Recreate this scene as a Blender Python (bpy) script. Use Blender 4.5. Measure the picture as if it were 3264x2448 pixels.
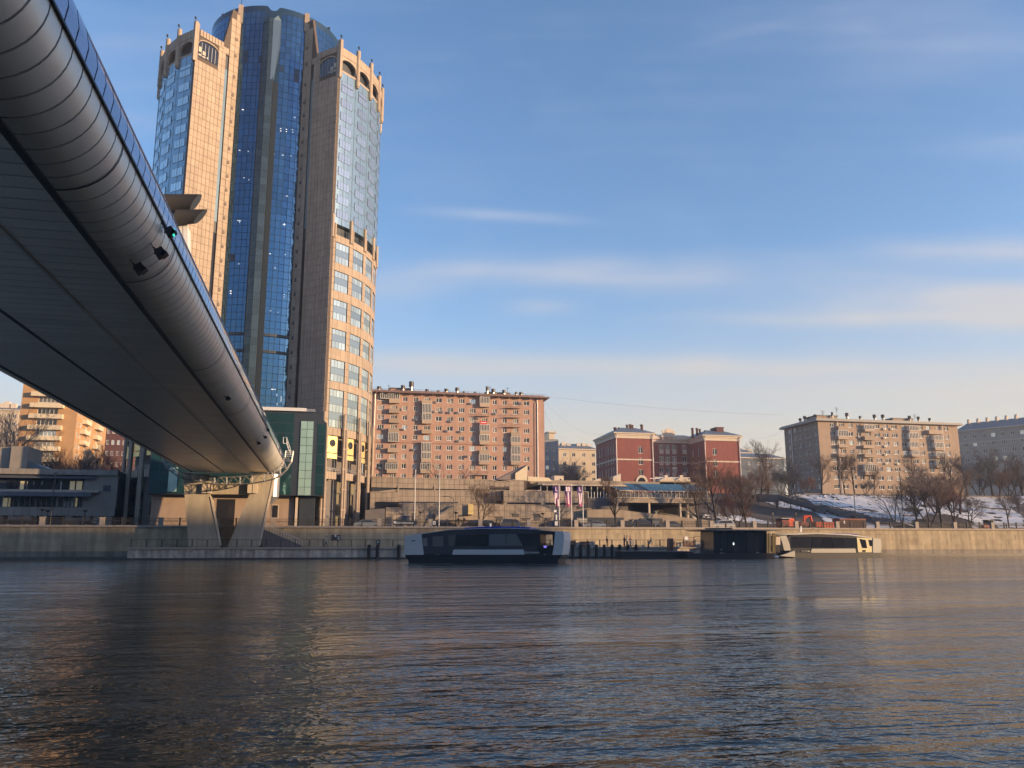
import bpy, bmesh, math, random
from mathutils import Vector, Matrix
random.seed(7)
R = math.radians
sin, cos, pi = math.sin, math.cos, math.pi
for o in list(bpy.data.objects): bpy.data.objects.remove(o)
sc = bpy.context.scene
COL = sc.collection

# ---------------------------------------------------------------- camera
F = 2640.0; YAW = R(-12.4); PIT = R(11.06); ROLL = -0.001; EYE = 1.85
CR = Matrix.Rotation(YAW, 3, 'Z') @ Matrix.Rotation(pi/2 + PIT, 3, 'X') @ Matrix.Rotation(ROLL, 3, 'Z')
cam = bpy.data.cameras.new('camera'); cam.sensor_width = 36; cam.lens = 36*F/3264
cam.clip_start = 0.2; cam.clip_end = 6000
camo = bpy.data.objects.new('camera', cam); COL.objects.link(camo)
M4 = CR.to_4x4(); M4.translation = Vector((0, 0, EYE)); camo.matrix_world = M4
sc.camera = camo

# ---------------------------------------------------------------- sun, sky, exposure
SUN_AZ = 60.0      # degrees to the right of straight behind the viewer (towards -Y)
SUN_EL = 8.0
sd = Vector((sin(R(SUN_AZ))*cos(R(SUN_EL)), -cos(R(SUN_AZ))*cos(R(SUN_EL)), sin(R(SUN_EL))))
sun = bpy.data.lights.new('sun', 'SUN'); sun.energy = 3.8; sun.angle = R(0.6); sun.color = (1.0, 0.66, 0.35)
suno = bpy.data.objects.new('sun', sun); COL.objects.link(suno)
suno.rotation_euler = sd.to_track_quat('Z', 'Y').to_euler(); suno.location = (80, -80, 60)

world = bpy.data.worlds.new('World'); sc.world = world; world.use_nodes = True
nt = world.node_tree; nt.nodes.clear()
def N(nt, t, **kw):
    n = nt.nodes.new(t)
    for k, v in kw.items(): setattr(n, k, v)
    return n
wo = N(nt, 'ShaderNodeOutputWorld'); bg = N(nt, 'ShaderNodeBackground')
sky = N(nt, 'ShaderNodeTexSky', sky_type='NISHITA', sun_disc=False)
sky.sun_elevation = R(SUN_EL); sky.sun_rotation = math.atan2(sd.x, sd.y)
sky.air_density = 1.0; sky.dust_density = 1.0; sky.ozone_density = 5.0; sky.altitude = 150
SKY_STRENGTH = 0.15
bg.inputs['Strength'].default_value = SKY_STRENGTH
tc = N(nt, 'ShaderNodeTexCoord')
def wmath(op, a, b=None, c=None, clamp=False):
    n = N(nt, 'ShaderNodeMath', operation=op); n.use_clamp = clamp
    for i, v in enumerate((a, b, c)):
        if v is None: continue
        if isinstance(v, (int, float)): n.inputs[i].default_value = v
        else: nt.links.new(v, n.inputs[i])
    return n.outputs[0]
def rayw(px, py):
    v = CR @ Vector(((px-1632)/F, -(py-1224)/F, -1.0)); return v.normalized()
sepx = N(nt, 'ShaderNodeSeparateXYZ'); nt.links.new(tc.outputs['Generated'], sepx.inputs[0])
az = wmath('ARCTAN2', sepx.outputs[0], sepx.outputs[1])
el = wmath('ARCSINE', sepx.outputs[2])
# height of a flat cloud sheet's streaks: they run level over the river ahead
rr_ = wmath('SQRT', wmath('ADD', wmath('MULTIPLY', sepx.outputs[0], sepx.outputs[0]), wmath('MULTIPLY', sepx.outputs[1], sepx.outputs[1])))
fw_ = wmath('ADD', wmath('MULTIPLY', sepx.outputs[0], -sin(YAW)), wmath('MULTIPLY', sepx.outputs[1], cos(YAW)))
eh = wmath('DIVIDE', wmath('DIVIDE', sepx.outputs[2], wmath('MAXIMUM', rr_, .05)), wmath('MAXIMUM', wmath('DIVIDE', fw_, wmath('MAXIMUM', rr_, .05)), .7))
# thin clouds: noise stretched along the azimuth, gathered in a few streaks
comb = N(nt, 'ShaderNodeCombineXYZ'); nt.links.new(wmath('MULTIPLY', az, 5.0), comb.inputs[0]); nt.links.new(wmath('MULTIPLY', eh, 34.0), comb.inputs[1])
nz = N(nt, 'ShaderNodeTexNoise'); nz.inputs['Scale'].default_value = 1.0; nz.inputs['Detail'].default_value = 1; nz.inputs['Roughness'].default_value = .4; nz.inputs['Distortion'].default_value = .2
nt.links.new(comb.outputs[0], nz.inputs['Vector'])
comb2 = N(nt, 'ShaderNodeCombineXYZ'); nt.links.new(wmath('MULTIPLY', az, 9.0), comb2.inputs[0]); nt.links.new(wmath('MULTIPLY', eh, 20.0), comb2.inputs[1]); comb2.inputs[2].default_value = 4.2
nz2 = N(nt, 'ShaderNodeTexNoise'); nz2.inputs['Scale'].default_value = .9; nz2.inputs['Detail'].default_value = 2; nz2.inputs['Roughness'].default_value = .45; nz2.inputs['Distortion'].default_value = .3
nt.links.new(comb2.outputs[0], nz2.inputs['Vector'])
def streak(px, py, wx, wy, amp, tilt=0.0):
    d = rayw(px, py); a0 = math.atan2(d.x, d.y); e0 = d.z/(-sin(YAW)*d.x+cos(YAW)*d.y)
    da = wmath('DIVIDE', wmath('SUBTRACT', az, a0), wx/F)
    de = wmath('DIVIDE', wmath('ADD', wmath('SUBTRACT', eh, e0), wmath('MULTIPLY', wmath('SUBTRACT', az, a0), -tilt)), wy*1.35/F)
    r2 = wmath('ADD', wmath('MULTIPLY', da, da), wmath('MULTIPLY', de, de))
    return wmath('MULTIPLY', wmath('POWER', 2.718, wmath('MULTIPLY', r2, -1.0)), amp)
acc = None
for s in ((1620, 688, 270, 15, .46, -.07), (1300, 900, 260, 46, .62, .14), (1860, 872, 360, 42, .55, -.05), (2500, 885, 700, 60, .30, .0), (1730, 978, 130, 20, .36, 0), (3180, 800, 300, 38, .62, .04),
          (3270, 975, 480, 52, 1.0, .03), (2700, 1012, 560, 18, .34, .0), (1650, 1160, 700, 28, .55, .0), (2500, 1172, 600, 22, .30, .0), (3000, 1230, 800, 30, .25, 0),
          (2950, 110, 480, 110, .24, -.1), (2420, 90, 200, 16, .10, .3), (3280, 470, 200, 40, .18, 0), (380, 150, 420, 90, .20, .2), (300, 350, 350, 120, .14, 0)):
    v = streak(*s); acc = v if acc is None else wmath('ADD', acc, v)
nmix = wmath('ADD', wmath('MULTIPLY', nz.outputs['Fac'], .55), wmath('MULTIPLY', nz2.outputs['Fac'], .55))
gate = N(nt, 'ShaderNodeMapRange'); gate.inputs['From Min'].default_value = .3; gate.inputs['From Max'].default_value = .8; gate.interpolation_type = 'SMOOTHSTEP'
nt.links.new(nmix, gate.inputs['Value'])
spread_ = N(nt, 'ShaderNodeMapRange'); spread_.inputs['From Min'].default_value = .52; spread_.inputs['From Max'].default_value = .9; nt.links.new(nmix, spread_.inputs['Value'])
cl = wmath('ADD', wmath('MULTIPLY', acc, wmath('ADD', wmath('MULTIPLY', gate.outputs[0], .6), .5)), wmath('MULTIPLY', spread_.outputs[0], .12))
hzn = wmath('POWER', 2.718, wmath('MULTIPLY', wmath('POWER', wmath('DIVIDE', wmath('MAXIMUM', el, 0.0), .215), 3.6), -1.0))   # haze low over the horizon, all round
cl = wmath('ADD', cl, wmath('MULTIPLY', hzn, .92))
cl = wmath('MINIMUM', cl, .85)
# cloud brightness follows the sky lit by the low sun; warm near the horizon
hz = N(nt, 'ShaderNodeMapRange'); hz.inputs['From Min'].default_value = 0.0; hz.inputs['From Max'].default_value = .38; nt.links.new(el, hz.inputs['Value'])
ccol = N(nt, 'ShaderNodeMix', data_type='RGBA'); nt.links.new(hz.outputs[0], ccol.inputs[0])
CLOUD_LOW = (2.6, 2.15, 1.42, 1); CLOUD_HIGH = (1.55, 1.75, 2.2, 1)
ccol.inputs[6].default_value = CLOUD_LOW; ccol.inputs[7].default_value = CLOUD_HIGH
# the whole sky a little deeper blue, as the photograph's
tint = N(nt, 'ShaderNodeMix', data_type='RGBA', blend_type='MULTIPLY'); tint.inputs[0].default_value = 1.0
SKY_TINT = (1.75, 1.22, .98, 1)
tint.inputs[7].default_value = SKY_TINT
nt.links.new(sky.outputs[0], tint.inputs[6])
mixc = N(nt, 'ShaderNodeMix', data_type='RGBA')
nt.links.new(cl, mixc.inputs[0]); nt.links.new(tint.outputs[2], mixc.inputs[6]); nt.links.new(ccol.outputs[2], mixc.inputs[7])
nt.links.new(mixc.outputs[2], bg.inputs['Color']); nt.links.new(bg.outputs[0], wo.inputs[0])

vs = sc.view_settings; vs.view_transform = 'Standard'; vs.look = 'None'; vs.gamma = 1; vs.use_curve_mapping = False
vs.exposure = 1.25

# ---------------------------------------------------------------- measuring helpers (a pixel seen on a known vertical plane)
def rd(px, py): return CR @ Vector(((px-1632)/F, -(py-1224)/F, -1.0))
def PY(px, py, Y):
    d = rd(px, py); t = Y/d.y; return Vector((d.x*t, Y, EYE + d.z*t))
def PX(px, py, X):
    d = rd(px, py); t = X/d.x; return Vector((X, d.y*t, EYE + d.z*t))
def Zoom(ox, oy, s): return lambda a, b: (ox + a/s, oy + b/s)
Zp = Zoom(1150, 1200, 3.318)      # pink block
Zr = Zoom(1650, 1300, 2.949)      # red house
Zb = Zoom(2400, 1300, 2.560)      # right bank
Zl = Zoom(0, 1150, 2.370)         # left
Zo = Zoom(1150, 1500, 3.160)      # boat
Zq = Zoom(2200, 1600, 3.160)      # pontoon

# ---------------------------------------------------------------- materials
MAT = {}
def mat(name, rgb, rough=.7, metal=0.0, var=.12, scale=.8, bump=0.0, bscale=None, objvar=0.0, spec=.5, streaks=0.0, emit=None, estr=0):
    if name in MAT: return MAT[name]
    m = bpy.data.materials.new(name); m.use_nodes = True; t = m.node_tree; b = t.nodes['Principled BSDF']
    b.inputs['Roughness'].default_value = rough; b.inputs['Metallic'].default_value = metal
    b.inputs['Specular IOR Level'].default_value = spec
    L = t.links
    base = N(t, 'ShaderNodeRGB'); base.outputs[0].default_value = (*rgb, 1); col = base.outputs[0]
    if var or bump or streaks:
        c = N(t, 'ShaderNodeTexCoord')
        geo = N(t, 'ShaderNodeNewGeometry')
    if var:
        n = N(t, 'ShaderNodeTexNoise'); n.inputs['Scale'].default_value = scale; n.inputs['Detail'].default_value = 6; n.inputs['Roughness'].default_value = .65
        L.new(geo.outputs['Position'], n.inputs['Vector'])
        mr = N(t, 'ShaderNodeMapRange'); mr.inputs['From Min'].default_value = .25; mr.inputs['From Max'].default_value = .75
        mr.inputs['To Min'].default_value = 1-var; mr.inputs['To Max'].default_value = 1+var; L.new(n.outputs['Fac'], mr.inputs['Value'])
        mx = N(t, 'ShaderNodeVectorMath', operation='SCALE'); L.new(col, mx.inputs[0]); L.new(mr.outputs[0], mx.inputs['Scale']); col = mx.outputs[0]
    if streaks:
        mp = N(t, 'ShaderNodeMapping'); mp.inputs['Scale'].default_value = (1.1, 1.1, .08); L.new(geo.outputs['Position'], mp.inputs['Vector'])
        n = N(t, 'ShaderNodeTexNoise'); n.inputs['Scale'].default_value = 1.3; n.inputs['Detail'].default_value = 5; L.new(mp.outputs[0], n.inputs['Vector'])
        mr = N(t, 'ShaderNodeMapRange'); mr.inputs['From Min'].default_value = .35; mr.inputs['From Max'].default_value = .7
        mr.inputs['To Min'].default_value = 1.0+streaks*.3; mr.inputs['To Max'].default_value = 1-streaks; L.new(n.outputs['Fac'], mr.inputs['Value'])
        mx = N(t, 'ShaderNodeVectorMath', operation='SCALE'); L.new(col, mx.inputs[0]); L.new(mr.outputs[0], mx.inputs['Scale']); col = mx.outputs[0]
    if objvar:
        oi = N(t, 'ShaderNodeObjectInfo'); mr = N(t, 'ShaderNodeMapRange'); mr.inputs['To Min'].default_value = 1-objvar; mr.inputs['To Max'].default_value = 1+objvar
        L.new(oi.outputs['Random'], mr.inputs['Value'])
        mx = N(t, 'ShaderNodeVectorMath', operation='SCALE'); L.new(col, mx.inputs[0]); L.new(mr.outputs[0], mx.inputs['Scale']); col = mx.outputs[0]
    L.new(col, b.inputs['Base Color'])
    if bump:
        n = N(t, 'ShaderNodeTexNoise'); n.inputs['Scale'].default_value = bscale or scale*8; n.inputs['Detail'].default_value = 5
        L.new(geo.outputs['Position'], n.inputs['Vector'])
        bp = N(t, 'ShaderNodeBump'); bp.inputs['Strength'].default_value = min(1, bump); bp.inputs['Distance'].default_value = .05
        L.new(n.outputs['Fac'], bp.inputs['Height']); L.new(bp.outputs[0], b.inputs['Normal'])
    if emit:
        b.inputs['Emission Color'].default_value = (*emit, 1); b.inputs['Emission Strength'].default_value = estr
    MAT[name] = m; return m
def glassmat(name, rgb, rough=.06, metal=.75, wob=.02, wscale=.5, objvar=.12):
    m = mat(name, rgb, rough=rough, metal=metal, var=0, objvar=objvar, spec=.8); t = m.node_tree
    if wob:
        geo = N(t, 'ShaderNodeNewGeometry'); n = N(t, 'ShaderNodeTexNoise'); n.inputs['Scale'].default_value = wscale; t.links.new(geo.outputs['Position'], n.inputs['Vector'])
        bp = N(t, 'ShaderNodeBump'); bp.inputs['Strength'].default_value = 1; bp.inputs['Distance'].default_value = wob
        t.links.new(n.outputs['Fac'], bp.inputs['Height']); t.links.new(bp.outputs[0], t.nodes['Principled BSDF'].inputs['Normal'])
    return m

STONE = mat('sand_stone', (.355, .285, .225), .75, var=.14, scale=.5, bump=.15, objvar=.07, streaks=.16)
STONEJ = mat('stone_joint', (.09, .07, .06), .9)
STONE2 = mat('podium_stone', (.34, .28, .22), .8, var=.14, scale=.4, bump=.2, objvar=.08, streaks=.22)
GRANITE = mat('quay_granite', (.41, .335, .225), .85, objvar=.07, var=.24, scale=.6, bump=.4, streaks=.30)
CAP = mat('cap_granite', (.36, .31, .26), .8, var=.2, scale=2, bump=.2)
QUAYC = mat('weathered_concrete', (.52, .47, .40), .9, var=.35, scale=1.4, bump=.5, streaks=.5)
PIERC = mat('pier_concrete', (.42, .37, .29), .85, var=.12, scale=.7, bump=.2, streaks=.18)
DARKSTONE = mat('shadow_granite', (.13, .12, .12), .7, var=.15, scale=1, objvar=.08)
ASPH = mat('asphalt', (.05, .05, .052), .9, var=.2, scale=2)
GLASSB = glassmat('core_blue_glass', (.055, .14, .235), .05, .85, .03, .6, .16)
GLASSD = glassmat('drum_glass', (.26, .38, .46), .22, .55, .02, .4, .06)
GLASSW = glassmat('drum_window_glass', (.56, .60, .60), .05, .8, .02, .5, .15)
GLASSP = glassmat('pale_bay_glass', (.50, .58, .55), .08, .6, .02, .5, .22)
GLASSG = glassmat('spandrel_grey_glass', (.26, .33, .36), .15, .55, .02, .5, .08)
GLASST = glassmat('dark_teal_glass', (.035, .115, .125), .06, .6, .02, .6, .15)
GLASSM = glassmat('mint_glass', (.55, .82, .72), .1, .5, .01, .6, .08)
GLASSK = glassmat('dark_glass', (.018, .018, .022), .12, .0, .01, 1, .3)
GLASSC = glassmat('curtained_glass', (.20, .19, .175), .2, .0, .01, 1, .45)
MULL = mat('dark_mullion', (.03, .04, .055), .5, var=0)
DKMET = mat('dark_metal', (.035, .035, .04), .5, .4, var=0)
WHMET = mat('white_metal', (.70, .69, .66), .45, .1, var=.05)
GRMET = mat('grey_metal', (.34, .34, .35), .4, .6, var=.08)
WHITEP = mat('white_frame', (.80, .78, .74), .6, var=.04)
GOLD = mat('gold_panel', (.80, .62, .26), .45, .55, var=.08, scale=2)
BRIDGEP = mat('bridge_cladding', (.74, .72, .67), .38, .35, var=.07, scale=.5, objvar=.05)
SOFFIT = mat('bridge_soffit', (.78, .75, .69), .38, .7, var=.08, scale=.4, objvar=.05)
BRGLASS = glassmat('bridge_glass', (.38, .44, .62), .05, .6, .01, .6, .08)
BRICKP = mat('pink_brick', (.42, .265, .21), .9, streaks=.10, var=.13, scale=.5, bump=.2, bscale=12)
BRICKO = mat('orange_brick', (.43, .26, .13), .9, var=.10, scale=.5, bump=.2, bscale=12)
BRICKR = mat('red_plaster', (.22, .062, .05), .85, streaks=.12, var=.14, scale=.6)
BRICKB = mat('buff_brick', (.36, .27, .205), .9, streaks=.10, var=.13, scale=.4, bump=.2, bscale=12)
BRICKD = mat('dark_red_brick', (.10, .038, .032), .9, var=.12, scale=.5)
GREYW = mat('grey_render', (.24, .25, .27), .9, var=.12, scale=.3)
CREAMW = mat('cream_render', (.55, .46, .34), .9, var=.10, scale=.3)
CREAMT = mat('cream_trim', (.58, .50, .41), .8, var=.06)
BALC = mat('balcony_slab', (.40, .31, .235), .85, var=.1, scale=2, objvar=.12)
BALW = mat('balcony_cream', (.64, .55, .40), .85, var=.08, scale=2, objvar=.08)
ROOFM = mat('grey_roof_sheet', (.15, .18, .21), .5, .3, var=.15, scale=.4)
RUST = mat('rusty_metal', (.19, .10, .07), .7, var=.2, scale=3)
BARK = mat('bark', (.05, .04, .034), .95, var=.3, scale=3)
TWIG = mat('twigs', (.11, .075, .058), .95, var=.2, scale=2)
SNOW = mat('snow', (.64, .64, .64), .9, var=.10, scale=.5, bump=.4, bscale=2)
BOATD = mat('boat_dark', (.025, .026, .030), .35, .1, var=0, spec=.5)
BOATG = mat('boat_grey', (.62, .62, .61), .5, .0, var=.05)
BOATW = mat('boat_white', (.40, .385, .34), .4, .1, var=.04)
BLUEP = mat('solar_blue', (.04, .08, .55), .2, .4, var=0)
ORANGE = mat('orange_paint', (.75, .10, .03), .5, var=.08)
PAINTW = mat('white_paint', (.78, .77, .74), .4, var=.04)
RUBBER = mat('rubber', (.02, .02, .02), .8, var=0)
WOODD = mat('dark_timber', (.035, .03, .028), .85, var=.3, scale=4)

# ---------------------------------------------------------------- mesh helpers
class MB:
    def __init__(s, *mats): s.v = []; s.f = []; s.m = []; s.mats = list(mats) or [STONE]
    def add(s, vs, fs, mi=0):
        b = len(s.v); s.v += [tuple(v) for v in vs]; s.f += [tuple(i+b for i in f) for f in fs]; s.m += [mi]*len(fs); return s
    def box(s, x0, x1, y0, y1, z0, z1, mi=0):
        if x0 > x1: x0, x1 = x1, x0
        if y0 > y1: y0, y1 = y1, y0
        if z0 > z1: z0, z1 = z1, z0
        return s.add([(x0,y0,z0),(x1,y0,z0),(x1,y1,z0),(x0,y1,z0),(x0,y0,z1),(x1,y0,z1),(x1,y1,z1),(x0,y1,z1)],
              [(0,3,2,1),(4,5,6,7),(0,1,5,4),(1,2,6,5),(2,3,7,6),(3,0,4,7)], mi)
    def obox(s, c, u, v, w, mi=0):
        """box from a centre and three half vectors"""
        c, u, v, w = Vector(c), Vector(u), Vector(v), Vector(w)
        P = [c+a*u+b*v+d*w for d in (-1,1) for a, b in ((-1,-1),(1,-1),(1,1),(-1,1))]
        fs = [(0,3,2,1),(4,5,6,7),(0,1,5,4),(1,2,6,5),(2,3,7,6),(3,0,4,7)]
        if u.cross(v).dot(w) < 0: fs = [f[::-1] for f in fs]
        return s.add(P, fs, mi)
    def prism(s, pts, ext, mi=0):
        """closed polygon pts extruded by ext"""
        n = len(pts); e = Vector(ext); P = [Vector(p) for p in pts]; Q = [p+e for p in P]
        return s.add(P+Q, [tuple(range(n))[::-1], tuple(range(n, 2*n))]+[(i,(i+1)%n,n+(i+1)%n,n+i) for i in range(n)], mi)
    def tube(s, pts, r, n=5, mi=0, cap=True):
        pts = [Vector(p) for p in pts]
        if len(pts) < 2: return s
        rs = r if isinstance(r, (list, tuple)) else [r]*len(pts)
        vs = []; up0 = None
        for i, p in enumerate(pts):
            d = (pts[min(i+1, len(pts)-1)]-pts[max(i-1, 0)]).normalized()
            a = d.cross(Vector((0,0,1)) if abs(d.z) < .9 else Vector((1,0,0))).normalized() if up0 is None else (up0 - d*up0.dot(d)).normalized()
            up0 = a; b = d.cross(a)
            for k in range(n):
                t = 2*pi*k/n; vs.append(p+(a*cos(t)+b*sin(t))*rs[i])
        fs = [(i*n+k, i*n+(k+1)%n, (i+1)*n+(k+1)%n, (i+1)*n+k) for i in range(len(pts)-1) for k in range(n)]
        if cap: fs += [tuple(range(n))[::-1], tuple(range((len(pts)-1)*n, len(pts)*n))]
        return s.add(vs, fs, mi)
    def cyl(s, c, r, z0, z1, n=16, mi=0, r2=None, cap=True):
        r2 = r if r2 is None else r2; x, y = c
        vs = [(x+r*cos(2*pi*k/n), y+r*sin(2*pi*k/n), z0) for k in range(n)]+[(x+r2*cos(2*pi*k/n), y+r2*sin(2*pi*k/n), z1) for k in range(n)]
        fs = [(k,(k+1)%n,n+(k+1)%n,n+k) for k in range(n)]
        if cap: fs += [tuple(range(n))[::-1], tuple(range(n,2*n))]
        return s.add(vs, fs, mi)
    def mesh(s, name, off=(0,0,0), smooth=False):
        me = bpy.data.meshes.new(name); o = Vector(off)
        me.from_pydata([tuple(Vector(v)-o) for v in s.v], [], s.f)
        for m in s.mats: me.materials.append(m)
        me.polygons.foreach_set('material_index', s.m)
        if smooth: me.polygons.foreach_set('use_smooth', [True]*len(s.f))
        me.update(); return me
    def build(s, name, parent=None, smooth=False, off=None):
        """link as ONE object; vertices are given in world coordinates"""
        w = WORLD(parent) if parent is not None else (Vector(off) if off is not None else Vector((0,0,0)))
        return put(name, s.mesh(name, w, smooth), parent, w)
WPOS = {}
def WORLD(o): return WPOS[o.name]
def put(name, data, parent=None, pos=(0,0,0), rotz=0.0):
    """an object whose data are relative to the world position pos"""
    o = bpy.data.objects.new(name, data); COL.objects.link(o); pos = Vector(pos)
    if parent is not None:
        o.parent = parent; o.location = pos - WORLD(parent)
    else: o.location = pos
    if rotz: o.rotation_euler = (0,0,rotz)
    WPOS[o.name] = pos; return o
def tag(o, label=None, cat=None, group=None, kind=None):
    if label: o['label'] = label
    if cat: o['category'] = cat
    if group: o['group'] = group
    if kind: o['kind'] = kind
    return o
def thing(name, label, cat, loc=(0,0,0), group=None):
    return tag(put(name, None, None, loc), label, cat, group)
def struct(mb, name, label=None): return tag(mb.build(name), label, None, None, 'structure')
def pieces(name, mesh, parent, poss, limit=300, rots=None):
    """alike pieces sharing one mesh; past the limit joined into one 'stuff' part"""
    for i, p in enumerate(poss[:limit]): put(name, mesh, parent, p, rots[i] if rots else 0)
    rest = poss[limit:]
    if rest:
        V0 = [v.co.copy() for v in mesh.vertices]; F0 = [tuple(p.vertices) for p in mesh.polygons]; mi0 = [p.material_index for p in mesh.polygons]
        mb = MB(*mesh.materials)
        for i, p in enumerate(rest):
            Rm = Matrix.Rotation(rots[limit+i], 3, 'Z') if rots else None
            b = len(mb.v)
            mb.v += [tuple((Rm @ v if Rm else v)+Vector(p)) for v in V0]; mb.f += [tuple(a+b for a in f) for f in F0]; mb.m += mi0
        tag(mb.build(name, parent), kind='stuff')
def text(name, body, parent, pos, size, m, rotz=0.0, bold=False, depth=.01, flat=False):
    c = bpy.data.curves.new(name, 'FONT'); c.body = body; c.size = size; c.extrude = depth; c.align_x = 'LEFT'
    if bold: c.offset = size*.012
    o = bpy.data.objects.new('tmp', c); COL.objects.link(o)
    dg = bpy.context.evaluated_depsgraph_get(); me = bpy.data.meshes.new_from_object(o.evaluated_get(dg))
    bpy.data.objects.remove(o); me.materials.clear(); me.materials.append(m)
    me.transform(Matrix.Rotation(pi/2, 4, 'X'))
    return put(name, me, parent, pos, rotz)

# ================================================================ THE TOWER
TX, TY, TZ = -14.1, 162.5, 4.6
tower = thing('skyscraper', 'tall round office tower of orange stone and blue glass with a notched front', 'tower', (TX, TY, TZ))
def dr(phi, r, z): return Vector((TX+r*sin(R(phi)), TY-r*cos(R(phi)), z))
WL = math.hypot(6.7, 6.1)
def WP(s, t, z, out=0.0):
    x = TX + s*(12.7 - 6.7*t); y = 144.8 + 6.1*t
    return Vector((x - s*.673*out, y - .739*out, z))
def wrot(s): return R(-s*42.3)
def drum_prism(mb, s, r, z0, z1, mi=0, inner=True, a0=35.6, a1=180):
    pts = [dr(s*(a0+(a1-a0)*k/36), r, z0) for k in range(37)]
    pts += [Vector((TX, TY+3, z0)), Vector((TX, 152.5, z0)), Vector((TX+s*5.6, 151.6, z0))]
    if s > 0: pts = pts
    else: pts = pts[::-1]
    mb.prism(pts, (0,0,z1-z0), mi)
for s in (-1, 1):
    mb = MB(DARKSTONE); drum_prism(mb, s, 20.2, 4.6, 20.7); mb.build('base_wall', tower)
    mb = MB(GLASSK, STONEJ); drum_prism(mb, s, 21.15, 20.7, 57.3, 0); mb.build('lower_wall', tower)
    mb = MB(MULL); drum_prism(mb, s, 20.5, 57.3, 59.4); mb.build('recessed_floor', tower)
    mb = MB(GLASSD); drum_prism(mb, s, 21.55, 59.4, 89.6); mb.build('glass_wall', tower)
    mb = MB(MULL); drum_prism(mb, s, 20.75, 89.6, 94.2); mb.build('roof_gallery', tower)
# thin joints across the glass drums
for s in (-1, 1):
    mb = MB(GLASSG)
    for k in range(0, 11):
        z = 84.9 - 2.755*k + 1.1
        for j in range(24):
            a, b = 36+3*j, 39+3*j
            p, q = dr(s*a, 21.57, z), dr(s*b, 21.57, z); mb.tube([p, q], .03, 4, cap=False)
    for j in range(0, 13):
        mb.tube([dr(s*(36+6*j), 21.58, 59.4), dr(s*(36+6*j), 21.58, 89.5)], .035, 4, cap=False)
    mb.build('glass_joint', tower)
# rows of four small windows on the glass drums
def winrow(h, extra=0.0):
    mb = MB(MULL, GLASSW)
    mb.box(-1.42, 1.42, -.012, .05, -.05, h+.05, 0)
    for k in range(4):
        x = -1.38+.70*k; mb.box(x, x+.64, -.02, .0, 0, h, 1)
    if extra:
        mb.box(-1.42, 1.42, -.012, .05, h+.10, h+extra+.06, 0)
        for k in range(4):
            x = -1.38+.70*k; mb.box(x, x+.64, -.02, 0, h+.16, h+extra, 1)
    return mb.mesh('window_row')
mrow = winrow(1.5); mtop = winrow(1.3, .85)
for s in (1, -1):
    for b in range(6):
        ph = s*(42.2+12*b)
        put('window', mtop, tower, dr(ph, 21.56, 85.65), R(ph))
        for k in range(9): put('window', mrow, tower, dr(ph, 21.56, 82.75-2.755*k), R(ph))
# lower drum: stone strips, stone bands and big grid windows
rows = [(52.07,55.92), (46.84,50.51), (41.5,45.16), (36.25,39.75), (30.3,34.2), (22.15,28.87)]
bands = [(55.92,57.3), (50.51,52.07), (45.16,46.84), (39.75,41.5), (34.2,36.25), (28.87,30.3), (20.73,22.15)]
def panelmesh(w, h, d=.12, m=STONE):
    mb = MB(m); mb.box(-w/2+.028, w/2-.028, -d, 0, .028, h-.028); return mb.mesh('stone_panel')
for s in (1, -1):
    for zi, (z0, z1) in enumerate(bands):
        mb = MB(STONEJ)
        for j in range(26):
            a, b = s*(35.6+3*j), s*(38.6+3*j)
            P = [dr(a, 21.5, z0), dr(b, 21.5, z0), dr(b, 21.0, z0), dr(a, 21.0, z0)]
            mb.prism(P if s > 0 else P[::-1], (0,0,z1-z0))
        wb = mb.build('stone_band', tower)
        me = panelmesh(1.14, z1-z0)
        for j in range(25 if s > 0 else 12): put('stone_panel', me, wb, dr(s*(37.1+3*j), 21.5, z0), R(s*(37.1+3*j)))
    for b in range(7):
        a = 36.0+12*b
        mb = MB(STONE, STONEJ)
        for (z0, z1) in rows:
            n = 3 if z1-z0 < 5 else 5
            for q in range(n):
                h = (z1-z0)/n; c = dr(s*(a+1.2), 21.45, z0+h*(q+.5)); rt = Matrix.Rotation(R(s*(a+1.2)), 3, 'Z')
                mb.obox(c, rt@Vector((.5,0,0)), rt@Vector((0,.18,0)), (0,0,h/2-.025), 0)
            c = dr(s*(a+1.2), 21.3, (z0+z1)/2); mb.obox(c, rt@Vector((.46,0,0)), rt@Vector((0,.2,0)), (0,0,(z1-z0)/2), 1)
        mb.build('stone_strip', tower)
    for b in range(6):
        ph = s*(36+12*b+7.3); rt = R(ph)
        for (z0, z1) in rows:
            H = z1-z0; mb = MB(MULL, GLASSG)
            mb.box(-1.48, 1.48, -.06, .1, .03, H-.03, 0)
            lv = [(0.06, 1.28, 'p'), (1.34, 2.5, 's'), (2.56, H-.06, 'p')] if H < 5 else [(.06,1.35,'p'), (1.41,2.7,'s'), (2.76,4.05,'p'), (4.11,5.4,'s'), (5.46,H-.06,'p')]
            for (a0, a1, kk) in lv:
                if kk == 's': mb.box(-1.44, 1.44, -.09, -.01, a0, a1, 1)
            w = put('window', mb.mesh('bay_window'), tower, dr(ph, 21.36, z0), rt); w.scale = (1.1, 1, 1)
            pm = {}
            for (a0, a1, kk) in lv:
                if kk != 'p': continue
                m2 = MB(GLASSP); m2.box(-.33, .33, -.1, 0, 0, a1-a0)
                me = m2.mesh('pane')
                for q in range(4):
                    o = bpy.data.objects.new('pane', me); COL.objects.link(o); o.parent = w; o.location = (-1.08+.72*q, 0, a0); WPOS[o.name] = Vector((0,0,0))
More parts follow.
